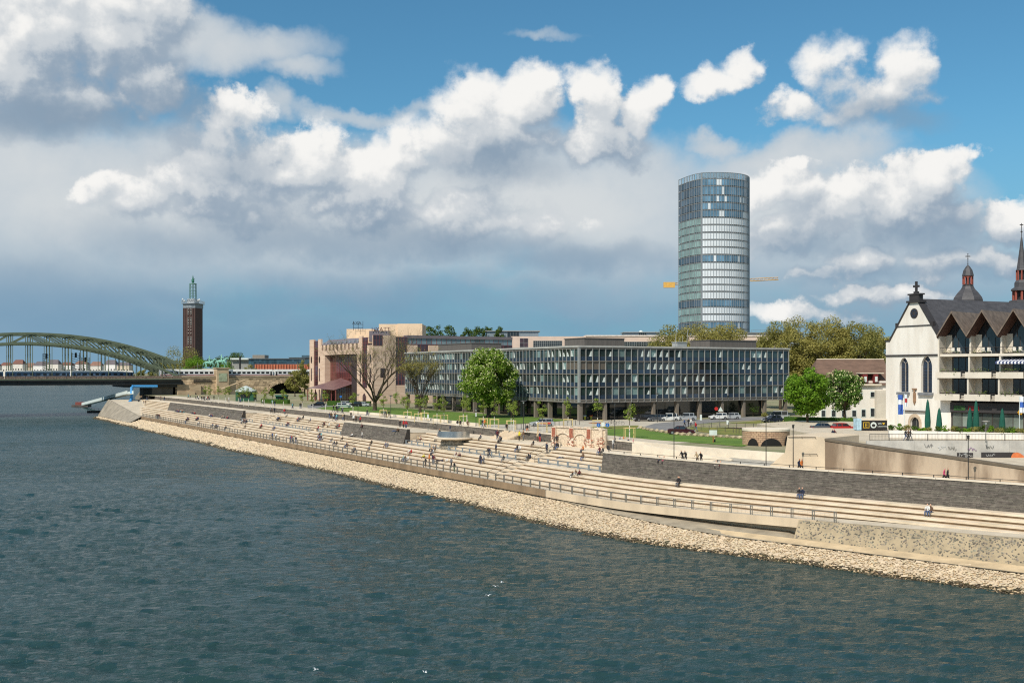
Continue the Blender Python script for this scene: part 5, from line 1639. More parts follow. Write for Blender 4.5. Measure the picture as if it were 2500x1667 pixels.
# ---------------------------------------------------------------- stone abutment and viaduct with its arch
def build_viaduct():
    root = thing('railway_viaduct', BT(-30, 4, ZU), 'old sandstone railway viaduct with a wide dark arch', 'viaduct')
    def blk(t0, t1, o0, o1, z0, z1, nm, m=M_SAND1):
        m_ = MB(); m_.add([BT(t0, o0, z0), BT(t1, o0, z0), BT(t1, o1, z0), BT(t0, o1, z0), BT(t0, o0, z1), BT(t1, o0, z1), BT(t1, o1, z1), BT(t0, o1, z1)],
              [(0, 1, 2, 3), (7, 6, 5, 4), (0, 4, 5, 1), (1, 5, 6, 2), (2, 6, 7, 3), (3, 7, 4, 0)]); return m_.build(nm, m, root, fix=True)
    G = ZU - .5
    za, zr = 16.0, 16.7
    core_m = mat('viaduct_core', srgb(110, 94, 76), .95, .2, .5)
    def tpx(p):
        r = (p - 1250) / FPX; return (BP0.y * r - BP0.x) / (BU.x - BU.y * r)
    # solid part, arch part (opening), solid part: rows of ashlar set proud of a dark core
    t_arch0, t_arch1 = tpx(657), tpx(737)
    tc, ra = (t_arch0 + t_arch1) / 2, abs(t_arch1 - t_arch0) / 2
    rr = random.Random(9)
    def arch_z(t):
        q = abs(t - tc) / ra
        return G + 1.6 + (za - 2.0 - (G + 1.6)) * math.sqrt(max(0, 1 - q * q)) if q < 1 else G
    # core plate with the opening
    n = 60; ts = [2 - (2 + 75) * i / n for i in range(n + 1)]
    m_ = MB(); m_.strip([BT(t, 0, arch_z(t)) for t in ts], [BT(t, 0, zr) for t in ts])
    m_.strip([BT(t, 0, arch_z(t)) for t in ts], [BT(t, 12, arch_z(t)) for t in ts])
    m_.build('core_wall', core_m, root)
    blk(-75, 2, 12, 13, G, zr, 'back_wall', M_BRD)
    blk(-75, 3.5, -.6, 30, zr - .15, zr, 'track_bed', mat('ballast', srgb(110, 100, 90), .95, .3, 1.5))
    items = []
    z = G; row = 0
    while z < zr - .35:
        h = .78; t = 2.0 - (row % 2) * .8
        while t > -75:
            L = rr.uniform(1.1, 2.2)
            zm = z + h / 2; ok = all(zz_ <= z + .25 for zz_ in (arch_z(t), arch_z(t - L), arch_z(t - L / 2)))
            if ok:
                c = BT(t - L / 2, -.06 - rr.uniform(0, .08), zm)
                items.append(((BU.x, BU.y), c, (L - .06, .3, h - .06)))
            t -= L
        z += h; row += 1
    mm = mat('ashlar_block', srgb(212, 186, 152), .9, .2, .35, col2=srgb(176, 152, 122), obj=.35, bump=.4)
    pieces(root, 'ashlar_block', mm, items, 300)
    # voussoirs
    for i in range(25):
        a = math.pi * (i + .5) / 25
        tt = tc + ra * 1.05 * math.cos(a); zz_ = G + 1.6 + (za - 2.0 - G - 1.6) * 1.06 * math.sin(a)
        d = Vector((math.cos(a) * ra, math.sin(a) * (za - 3.6 - G))).normalized()
        c = [(tt - d.y * .45 - d.x * .5, zz_ + d.x * .45 - d.y * .5), (tt + d.y * .45 - d.x * .5, zz_ - d.x * .45 - d.y * .5), (tt + d.y * .5 + d.x * .5, zz_ - d.x * .5 + d.y * .5), (tt - d.y * .5 + d.x * .5, zz_ + d.x * .5 + d.y * .5)]
        MB().slab([BT(x, -.05, y) for x, y in c], (-BN.x, -BN.y, 0), .3).build('voussoir', mm, root, fix=True)
    blk(-75, 2, -.45, .2, za, za + .35, 'cornice')
    blk(-75, 2, -.25, .15, za + .35, zr + .55, 'parapet')
    # pedestal tower of the front statue
    tpd = tpx(541)
    blk(tpd + 2.7, tpd - 2.7, -2.2, 3.2, G, HEYE + 8 * 478 / FPX - .35, 'statue_tower'); blk(tpd + 3.1, tpd - 3.1, -2.6, 3.6, HEYE + 8 * 478 / FPX - .35, HEYE + 8 * 478 / FPX, 'tower_cap')
    blk(tpd + 1.9, tpd - 1.9, -2.35, -2.2, 14.6, 18.4, 'relief_panel', mat('mossy_panel', srgb(158, 166, 138), .9, .2, .8))
    # buttress and relief on the abutment
    blk(1.5, -9, -1.6, 0, G, 13.2, 'buttress'); blk(1.5, -6, -3.0, -1.6, G, 10.2, 'buttress')
    blk(-6, -14, -.6, -.1, 14.2, 15.4, 'relief_frieze', mat('dark_relief', srgb(70, 62, 52), .9, .4, 3))
    # stair rail up the slope
    m_ = MB()
    p0, p1 = PY(540, 950, 462), PY(598, 928, 470)
    m_.tube([p0, p1], .35, 4); m_.build('stair_wall', M_SAND1, root)
    # rear statue base
    bx = PY(511, 900, 500)
    MB().box(bx[0] - 2.7, bx[0] + 2.7, 497, 503, 16, bx[2]).build('rear_statue_base', M_SAND1, root)
    return tpd, bx
TPD, RBX = build_viaduct()

def horse_rider(loc, face, s, lab):
    """rider on a striding horse; local x forward"""
    r = thing('equestrian_statue', loc, lab, 'statue', 'green bronze riders on the bridge ramp')
    pts = [(-.95, 0, 1.55), (-.45, 0, 1.58), (.2, 0, 1.52), (.75, 0, 1.6), (1.1, 0, 2.05), (1.3, 0, 2.45), (1.62, 0, 2.3), (1.85, 0, 2.02),   # spine neck head 0-7
           (-1.0, .22, 1.3), (-.82, .24, .85), (-1.05, .24, .5), (-1.0, .24, .05),      # hind left 8-11
           (-.95, -.22, 1.3), (-.6, -.24, .85), (-.75, -.24, .5), (-.6, -.24, .05),     # hind right 12-15
           (.75, .2, 1.25), (.8, .22, .8), (.72, .22, .45), (.72, .22, .05),            # fore left 16-19
           (.8, -.2, 1.25), (1.25, -.22, 1.05), (1.15, -.22, .62), (1.3, -.22, .45),    # fore right raised 20-23
           (-1.2, 0, 1.6), (-1.45, 0, 1.3), (-1.5, 0, .75)]                             # tail 24-26
    ed = [(0, 1), (1, 2), (2, 3), (3, 4), (4, 5), (5, 6), (6, 7), (0, 8), (8, 9), (9, 10), (10, 11), (0, 12), (12, 13), (13, 14), (14, 15), (3, 16), (16, 17), (17, 18), (18, 19), (3, 20), (20, 21), (21, 22), (22, 23), (0, 24), (24, 25), (25, 26)]
    rad = [.36, .4, .42, .38, .28, .2, .16, .1, .22, .14, .09, .1, .22, .14, .09, .1, .18, .11, .08, .09, .18, .11, .08, .09, .1, .1, .07]
    me = skin_mesh('horse', pts, ed, rad, 1); 
    for v in me.vertices: v.co *= s
    me.materials.clear(); me.materials.append(M_VERD)
    o = mesh_obj('horse', me, r)
    pts = [(-.05, 0, 1.95), (-.03, 0, 2.3), (0, 0, 2.65), (.02, 0, 2.85), (.06, 0, 3.05), (.1, .28, 2.6), (.3, .36, 2.3), (.6, .2, 2.25), (.1, -.28, 2.6), (.3, -.36, 2.35), (.75, -.25, 2.4),
           (.05, .3, 1.9), (.4, .42, 1.55), (.25, .42, 1.0), (.42, .42, .95), (.05, -.3, 1.9), (.4, -.42, 1.55), (.25, -.42, 1.0), (.42, -.42, .95), (.02, 0, 3.3)]
    ed = [(0, 1), (1, 2), (2, 3), (3, 4), (4, 19), (2, 5), (5, 6), (6, 7), (2, 8), (8, 9), (9, 10), (0, 11), (11, 12), (12, 13), (13, 14), (0, 15), (15, 16), (16, 17), (17, 18)]
    rad = [.24, .25, .26, .12, .17, .12, .1, .08, .12, .1, .08, .17, .14, .1, .08, .17, .14, .1, .08, .06]
    me2 = skin_mesh('rider', pts, ed, rad, 0)
    for v in me2.vertices: v.co *= s
    me2.materials.clear(); me2.materials.append(M_VERD)
    mesh_obj('rider', me2, r)
    MB().box(-1.3 * s, 1.3 * s, -.45 * s, .45 * s, -.02, .12).mesh('plinth', M_VERD)
    pl = MB(); pl.box(-1.4 * s, 1.4 * s, -.5 * s, .5 * s, 0, .07 * s); p = mesh_obj('plinth', pl.mesh('plinth', M_VERD), r)
    r.rotation_euler = (0, 0, face)
tp_ = BT(TPD, .5, HEYE + 8 * 478 / FPX)
horse_rider(tp_, R(12), 1.85, 'green bronze rider statue on the tall stone tower')
horse_rider((RBX[0], 500, RBX[2]), R(12), 1.85, 'green bronze rider statue on the low stone base behind the train')

# ---------------------------------------------------------------- brick exhibition tower with lattice crown
def build_fair_tower():
    Yt = 775.0; k = Yt / FPX
    x0, x1, xs = PY(448, 0, Yt)[0], PY(478.5, 0, Yt)[0], PY(486, 0, Yt)[0]
    z = lambda y: HEYE - (y - HOR) * k
    G = ZU
    cx = (x0 + xs) / 2
    root = thing('brick_tower', (cx, Yt + 5, G), 'slim dark brick tower with green lattice crown', 'tower')
    BR = mat('dark_brick', srgb(80, 60, 56), .85, .15, .8, stretch=(.5, .5, 3), bump=.3)
    # plan rotated so that a narrow side face shows on the right
    a = Vector((x0, Yt)); b = Vector((x1, Yt - 2.2)); c = Vector((xs, Yt + 9.0)); d = a + (c - b)
    MB().prism([a, b, c, d], G, z(752)).build('shaft', BR, root)
    u = (b - a).normalized(); n = Vector((u.y, -u.x)); L = (b - a).length
    T = lambda p: (a.x + u.x * p[0] + n.x * p[1], a.y + u.y * p[0] + n.y * p[1], p[2])
    M_TWN = mat('tower_window', srgb(150, 142, 134), .7, .1, 1); M_TWD = glassmat('tower_dark_window', srgb(36, 36, 40), .2, .5)
    for e in (0, .17, .42, .62, .83, 1.0):       # brick lesenes
        MB(T).box(L * e - .28, L * e + .28, 0, .35, G, z(752)).build('brick_rib', BR, root)
    for (y0, y1) in ((754, 768), (775, 794), (822, 840)):
        for e in (.44, .66):
            w = MB(T).box(L * e - .55, L * e + .55, .36, .42, z(y1), z(y0)).build('window_frame', M_TWN, root)
            nn = 2 if y1 - y0 < 16 else 3
            for q in range(nn):
                MB(T).box(L * e - .36, L * e + .36, .43, .46, z(y1) + (z(y0) - z(y1)) * (q + .15) / nn, z(y1) + (z(y0) - z(y1)) * (q + .85) / nn).build('window_pane', M_TWD, w)
    for y0 in (797, 804, 812, 846):
        for e in (.44, .66): MB(T).box(L * e - .4, L * e + .4, .3, .4, z(y0 + 2.4), z(y0)).build('small_window', M_TWN, root)
    cen = (a + b + c + d) / 4
    def grow(f): return [cen + (p - cen) * f for p in (a, b, c, d)]
    M_GST = mat('tower_stone_band', srgb(128, 136, 142), .7, .15, 1)
    MB().prism(grow(1.06), z(752), z(742)).build('stone_band', M_GST, root)
    MB().prism(grow(1.22), z(742), z(740.4)).build('platform', M_GST, root)
    mb = MB()
    g = grow(1.2)
    for i in range(4):
        p, q = g[i], g[(i + 1) % 4]
        for j in range(8):
            s = p.lerp(q, j / 8); mb.tube([(s.x, s.y, z(740.4)), (s.x, s.y, z(734))], .12, 3)
        mb.tube([(p.x, p.y, z(734)), (q.x, q.y, z(734))], .12, 3); mb.tube([(p.x, p.y, z(737)), (q.x, q.y, z(737))], .12, 3)
    mb.build('platform_rail', mat('pale_rail', srgb(176, 182, 184), .6), root)
    for (p, y) in ((446, 731), (487, 732), (484, 733), (450, 735)):
        q = PY(p, y, Yt - 1.5); MB().ball(q, (.7, .5, .9)).build('antenna_dish', mat('dish_white', srgb(206, 208, 208), .6), root)
    MB().prism(grow(.6), z(740.4), z(729)).build('crown_base', mat('crown_base', srgb(176, 182, 186), .6), root)
    gx = g[0].lerp(g[1], .5)
    lettering('VOX', mat('sign_letters_dark', srgb(26, 24, 26), .6), root, (PY(468.5, 736, Yt - 2)[0], Yt - 5.2, z(737)), (1, 0), 2.6)
    M_CRN = mat('crown_green_steel', srgb(110, 146, 138), .6, .1, 1)
    cx0, cx1 = PY(458, 0, Yt)[0], PY(475, 0, Yt)[0]
    cm, hw = (cx0 + cx1) / 2, (cx1 - cx0) / 2
    for i in range(8):
        an = math.pi / 4 * i + .2
        MB().tube([(cm + hw * math.cos(an), cen.y + hw * math.sin(an), z(729)), (cm + hw * .92 * math.cos(an), cen.y + hw * .92 * math.sin(an), z(693))], .2, 4).build('crown_post', M_CRN, root)
    for y in (722, 715, 708, 700):
        MB().tube([(cm + hw * math.cos(math.pi / 6 * i), cen.y + hw * math.sin(math.pi / 6 * i), z(y)) for i in range(13)], .14, 3).build('crown_ring', M_CRN, root)
    MB().tube([(cm, cen.y, z(729)), (cm, cen.y, z(692))], .3, 5).build('crown_core', M_CRN, root)
    MB().lathe(cm, cen.y, [(hw * 1.05, z(693)), (hw * 1.05, z(691)), (hw * .3, z(689.5))], 12).build('crown_roof', M_CRN, root)
    f = MB(); f.lathe(cm, cen.y, [(.5, z(690)), (1.1, z(686)), (.9, z(682)), (.6, z(679)), (.25, z(673)), (.05, z(670))], 8)
    f.tube([(cm - 1.2, cen.y, z(683)), (cm + 1.3, cen.y, z(680))], .25, 4); f.build('crown_figure', mat('verdigris_dark', srgb(52, 112, 92), .7, .1, 1), root)
build_fair_tower()

# ---------------------------------------------------------------- low buildings behind the railway and across the bend
def build_far():
    G = ZU
    Yh = 600.0
    p = lambda px, y, Y=Yh: PY(px, y, Y)
    r = thing('exhibition_hall', (p(680, 0)[0], Yh + 10, G), 'brick hall with glazed dark blue upper storey behind the viaduct', 'building')
    MB().box(p(622, 0)[0], p(760, 0)[0], Yh, Yh + 25, G, p(0, 889)[2]).build('brick_base', mat('red_brick_hall', srgb(168, 92, 66), .85, .1, .5), r)
    it = []
    for i in range(20):
        x = p(624, 0)[0] + 1.55 * i; it.append(((1, 0), (x, Yh - .2, (G + p(0, 889)[2]) / 2), (.55, .5, p(0, 889)[2] - G)))
    pieces(r, 'brick_pier', mat('red_brick_pier', srgb(186, 116, 88), .85, .08, .5), it)
    glazed(r, facade((p(606, 0)[0], Yh + 1), (1, 0)), 0, p(742, 0)[0] - p(606, 0)[0], p(0, 889)[2], p(0, 876)[2], 22, 2, glassmat('hall_glass', srgb(52, 78, 92), .08, .8, obj=.35), mat('hall_frame', srgb(60, 78, 88), .5), out=0)
    MB().box(p(604, 0)[0], p(744, 0)[0], Yh + .5, Yh + 25, p(0, 876)[2], p(0, 874.5)[2]).build('roof', mat('hall_roof', srgb(110, 120, 126), .6), r)
    MB().box(p(610, 0)[0], p(640, 0)[0], Yh + 6, Yh + 16, p(0, 874.5)[2], p(0, 866)[2]).build('roof_house', mat('hall_house', srgb(140, 132, 120), .8), r)
    r = thing('glass_hall', (p(748, 0, 680)[0], 690, G), 'dark glass hall with stepped flat roof beside the hotel', 'building')
    MB().box(p(706, 0, 680)[0], p(775, 0, 680)[0], 680, 700, G, p(0, 873, 680)[2]).build('wall', glassmat('glass_hall_wall', srgb(70, 92, 104), .15, .7), r)
    MB().box(p(735, 0, 680)[0], p(775, 0, 680)[0], 682, 700, p(0, 873, 680)[2], p(0, 867, 680)[2]).build('upper_storey', MATS['glass_hall_wall'], r)
    MB().box(p(704, 0, 680)[0], p(776, 0, 680)[0], 679, 701, p(0, 873, 680)[2], p(0, 872, 680)[2]).build('roof', MATS['hall_roof'], r)
    r = thing('white_pavilion', (p(590, 0, 640)[0], 645, G), 'low white flat roofed pavilion among the trees behind the riders', 'building')
    MB().box(p(566, 0, 640)[0], p(612, 0, 640)[0], 640, 655, G, p(0, 878, 640)[2]).build('wall', mat('pavilion_grey', srgb(150, 150, 146), .8), r)
    MB().box(p(564, 0, 640)[0], p(614, 0, 640)[0], 638, 656, p(0, 878, 640)[2], p(0, 874, 640)[2]).build('roof', M_BLIND, r)
    # houses across the bend, seen under the arch
    hs = random.Random(21)
    M_FR = [mat('far_roof_%d' % i, c, .8, .1, .3) for i, c in enumerate((srgb(120, 82, 70), srgb(104, 96, 98), srgb(138, 104, 88)))]
    M_FW = [mat('far_wall_%d' % i, c, .85, .05, .3) for i, c in enumerate((srgb(222, 216, 206), srgb(206, 192, 172), srgb(232, 228, 224)))]
    words = ('white', 'beige', 'bright white')
    rw = ('red brown', 'grey', 'brick coloured')
    pxs = [-20, 12, 42, 70, 96, 128, 160, 196, 232, 268, 300]
    for i, px in enumerate(pxs):
        Yf = 1560 + hs.uniform(-40, 60); kf = Yf / FPX
        w = hs.uniform(22, 34) * kf * .45; x = (px - 1250) * kf; zg = 3.2
        zw = HEYE - (hs.uniform(888, 896) - HOR) * kf; zr = zw + hs.uniform(4, 7)
        wi, ri = hs.randrange(3), hs.randrange(3)
        near = ['under the crown of the arch', 'by the river bend', 'behind the arch hangers', 'among the far trees', 'at the gravel beach', 'beside the signal gantry', 'above the train roof', 'next to a tall far tree', 'between two low trees', 'near the bridge ramp', 'standing alone on the far bank'][i]
        hr = thing('far_house', (x, Yf + 6, zg), '%s house with %s roof %s' % (words[wi], rw[ri], near), 'house', 'houses across the river bend')
        MB().box(x - w, x + w, Yf, Yf + 14, zg, zw).build('wall', M_FW[wi], hr)
        m = MB(); m.add([(x - w - .4, Yf - .5, zw), (x + w + .4, Yf - .5, zw), (x + w + .4, Yf + 14.5, zw), (x - w - .4, Yf + 14.5, zw), (x - w * .7, Yf + 7, zr), (x + w * .7, Yf + 7, zr)],
                        [(0, 1, 5, 4), (1, 2, 5), (2, 3, 4, 5), (3, 0, 4), (3, 2, 1, 0)]); m.build('roof', M_FR[ri], hr)
        for f in range(2):
            for q in range(4):
                xx = x - w * .75 + w * 1.5 * q / 3; zz_ = zg + (zw - zg) * (.25 + .45 * f)
                MB().box(xx - .8, xx + .8, Yf - .08, Yf, zz_ - 1.2, zz_ + 1.2).build('window', M_TG, hr)
build_far()
# bank upstream of the bridge
def build_upstream():
    mb = MB()
    A = [B(-345, -9, 0), (-184, 520, 0), (-284, 800, 0), (-585, 1700, 0)]
    C_ = [B(-345, 10, ZU - .03), (-166, 524, ZU - .03), (-266, 803, ZU - .03), (-560, 1704, ZU - .03)]
    mb.strip([(p[0], p[1], -.4) for p in A], C_)
    o = mb.build('upstream_bank', mat('stony_bank', srgb(120, 112, 94), .95, .2, .3)); o['kind'] = 'structure'; o['label'] = 'stony bank upstream of the railway bridge'
build_upstream()
def build_revetment():
    ss = rng_s(-345, -276, 3); mb = MB()
    mb.strip([B(s, D_EDGE - 4.2, .9) for s in ss], [B(s, D_EDGE - .02, walk_z(s) + .15) for s in ss]); mb.strip([B(s, D_EDGE - .02, walk_z(s) + .15) for s in ss], [B(s, D_EDGE + .5, walk_z(s) + .15) for s in ss])
    o = mb.build('sloped_revetment', mat('grey_revetment', srgb(150, 140, 124), .9, .15, .4, bump=.3)); o['kind'] = 'structure'; o['label'] = 'grey sloping revetment below the end of the river walk'
build_revetment()
# ---------------------------------------------------------------- lawns, roads, paths on the upper ground
def sheet(name, pts, z, m, lab):
    P3 = [P(x, y, z) for x, y in pts]
    me = bpy.data.meshes.new(name); bm = bmesh.new()
    f = bm.faces.new([bm.verts.new(p) for p in P3]); bmesh.ops.triangulate(bm, faces=[f]); bmesh.ops.recalc_face_normals(bm, faces=bm.faces)
    for q in bm.faces:
        if q.normal.z < 0: q.normal_flip()
    bm.to_mesh(me); bm.free(); me.materials.append(m)
    o = mesh_obj(name, me); o['kind'] = 'structure'; o['label'] = lab
    return P3
LAWN1 = sheet('lawn', [(771, 997), (856, 1006), (1000, 1019), (1114, 1032), (1180, 1036.5), (1300, 1032), (1390, 1026), (1300, 1017), (1100, 1005), (980, 996), (880, 991), (802, 992)], ZU + .02, M_GRASS, 'green lawn in front of the glass office block')
LAWN2 = sheet('lawn', [(1475, 1048), (1564, 1045), (1607, 1053), (1645, 1060), (1740, 1066), (1826, 1072), (1830, 1085), (1811, 1090), (1745, 1084), (1607, 1074), (1475, 1061)], ZU + .02, M_GRASS, 'lawn strip between the ramp walls and the boulder row')
sheet('lawn', [(1690, 1041), (1830, 1048), (1830, 1063), (1760, 1060), (1680, 1050)], ZU + .018, mat('dry_lawn', srgb(128, 122, 56), .95, .25, .4, col2=srgb(96, 110, 44), bump=.5), 'small dry lawn beside the curving road')
sheet('lawn', [(1780, 1033), (1880, 1024), (2060, 1035), (2100, 1045), (1960, 1048), (1850, 1034)], ZU + .018, MATS['dry_lawn'], 'rough grass under the two right trees')
sheet('lawn', [(1405, 1043), (1480, 1040), (1560, 1038), (1555, 1045), (1475, 1048), (1400, 1049)], ZU + .018, MATS['dry_lawn'], 'narrow grass strip before the brick arches')
sheet('road', [(1560, 1045), (1600, 1033), (1700, 1024), (1830, 1017), (1905, 1017), (1905, 1022), (1760, 1029), (1690, 1036), (1665, 1046), (1690, 1062), (1640, 1058)], ZU + .012, M_ASPH, 'grey asphalt road curving past the office block')
sheet('forecourt', [(1150, 1041), (1300, 1034), (1400, 1025), (1560, 1022), (1700, 1018), (1700, 1025), (1600, 1034), (1560, 1046), (1480, 1040), (1400, 1050), (1290, 1056)], ZU + .008, mat('forecourt_paving', srgb(186, 176, 158), .9, .08, .3), 'pale paved forecourt of the office block')
sheet('path', [(1680, 1050), (1830, 1040), (1990, 1046), (2060, 1052), (1830, 1049), (1700, 1043)], ZU + .010, mat('gravel_path', srgb(172, 154, 130), .95, .12, .6), 'gravel path beside the small dry lawn')
sheet('car_park', [(750, 989), (800, 985), (905, 985), (905, 992), (800, 997), (752, 996)], ZU + .01, M_ASPH, 'small asphalt parking in front of the hotel')

# low bench wall along the first lawn
def wall_run(name, pts, h, th, m, lab, cat='wall', zb=ZU, group=None, nseg=1):
    P3 = [Vector(P(x, y, zb)) for x, y in pts]
    r = thing(name, tuple(P3[len(P3) // 2]), lab, cat, group)
    for i in range(len(P3) - 1):
        a, b = P3[i], P3[i + 1]; d = (b - a).normalized(); n = Vector((-d.y, d.x, 0))
        MB().prism([(a - n * th / 2)[:2], (b - n * th / 2)[:2], (b + n * th / 2)[:2], (a + n * th / 2)[:2]], zb, zb + h).build('wall_block', m, r)
    return r
wall_run('bench_wall', [(856, 1007), (1000, 1020.5), (1114, 1033.5), (1165, 1039)], .5, .6, M_COPE, 'low pale bench wall along the lawn edge')
# retaining walls beside the near upper path
def ret_wall(name, a, b, d, z0, zf, m, lab, th=.45, cap=None, cat='wall'):
    ss = rng_s(a, b, 2)
    r = thing(name, B((a + b) / 2, d, z0), lab, cat)
    mb = MB()
    lo = [B(s, d, z0) for s in ss]; hi = [B(s, d, zf(s)) for s in ss]; hi2 = [B(s, d + th, zf(s)) for s in ss]; lo2 = [B(s, d + th, z0) for s in ss]
    mb.strip(lo, hi); mb.strip(hi, hi2); mb.strip(hi2, lo2)
    mb.add([lo[0], hi[0], hi2[0], lo2[0]], [(0, 1, 2, 3)]); mb.add([lo[-1], hi[-1], hi2[-1], lo2[-1]], [(3, 2, 1, 0)])
    mb.build('wall_face', m, r)
    if cap:
        mb = MB(); c0 = [B(s, d - .12, zf(s)) for s in ss]; c1 = [B(s, d - .12, zf(s) + .25) for s in ss]; c2 = [B(s, d + th + .12, zf(s) + .25) for s in ss]; c3 = [B(s, d + th + .12, zf(s)) for s in ss]
        mb.strip(c0, c1); mb.strip(c1, c2); mb.strip(c2, c3); mb.add([c0[0], c1[0], c2[0], c3[0]], [(0, 1, 2, 3)]); mb.build('wall_cap', cap, r)
    return r
for (a, b) in WALLS:      # filled sides under the upper path
    for e in (a + .05, b - .05):
        mb = MB(); mb.quad(B(e, 0, 4.5), B(e, 10.6, 4.5), B(e, 10.6, ZP), B(e, .6, ZP)); o = mb.build('path_side', M_CONC); o['kind'] = 'structure'; o['label'] = 'concrete side of the upper path fill'
SB = s_at(2014, 5.5)
ret_wall('retaining_wall', -6.4, SB - 9, D_UW, ZP - .3, lambda s: ZU + .25, M_COPE, 'pale concrete retaining wall below the lawn strip')
def ramp_top(s):
    q = max(0, min(1, (s + 2) / 20)); return ZU + .1 - 1.0 * q
ret_wall('ramp_wall', -3, 18, 7.6, ZP - .2, lambda s: ramp_top(s) + .15, M_COPE, 'low white wall of the ramp descending beside the upper path', th=.35)
# sloping cobbled ramp between path and ruin
mb = MB(); sa, sb = SB - 18, SB - .5
q8 = [B(sa, 4.0, ZP + .01), B(sb, 4.6, ZP + .01), B(sb, 24, ZU + .06), B(sa, 24, ZU + .06)]
mb.add(q8 + [(x, y, 5.0) for x, y, z in q8], [(0, 1, 2, 3), (0, 3, 7, 4), (1, 5, 6, 2), (0, 4, 5, 1)])
o = mb.build('cobbled_ramp', mat('ramp_cobbles', srgb(168, 162, 150), .9, .12, 1.2, bump=.5, bscale=5)); o['kind'] = 'structure'; o['label'] = 'grey cobbled ramp climbing towards the round ruin'
# brown stained ramp wall and the pale block beside it
def brown_top(s):
    p = B(s, 5.5, 0); px = 1250 + p[0] / p[1] * FPX
    y = np.interp(px, [2000, 2015, 2170, 2300, 2500, 2700], [1068, 1070, 1093, 1110, 1139, 1165])
    return HEYE - (y - HOR) * p[1] / FPX - .25
M_BRW = mat('water_stained_concrete', srgb(192, 172, 148), .9, .2, .3, col2=srgb(132, 112, 92), stretch=(1.3, 1.3, .35), bump=.3, detail=9)
ret_wall('stained_ramp_wall', SB, 103, 5.5, ZP - .3, brown_top, M_BRW, 'brown stained concrete ramp wall sloping down along the path', th=.6, cap=mat('wall_cap_dark', srgb(110, 98, 82), .85, .1, 1))
zb_top = HEYE - (1056 - HOR) * 137 / FPX
r = thing('stair_block', B(SB - 3, 6, ZP), 'pale concrete stair block beside the stained ramp wall', 'wall')
pl = [(SB - 8.5, ZP - .2), (SB - .05, ZP - .2), (SB - .05, brown_top(SB) + .25), (SB - .3, zb_top), (SB - 5.2, zb_top), (SB - 5.6, 9.4)]
u = ub(SB - 4)
MB().slab([B(s, 5.6, z) for s, z in pl], (math.cos(theta(SB)), math.sin(theta(SB)), 0), 9).build('block_wall', M_CONC, r, fix=True)
for (s0, s1, z0) in ((SB - 5.0, SB - 1.2, zb_top + .1), (SB - 3.0, SB - 1.0, 9.6)):
    m = MB(); m.tube([B(s0, 5.45, z0 - .25), B(s1, 5.45, z0 - .12)], .035, 4)
    for q in (0, .5, 1): m.tube([B(s0 + (s1 - s0) * q, 5.62, z0 - .4), B(s0 + (s1 - s0) * q, 5.45, z0 - .2)], .03, 3)
    m.build('handrail', M_DARKST, r)

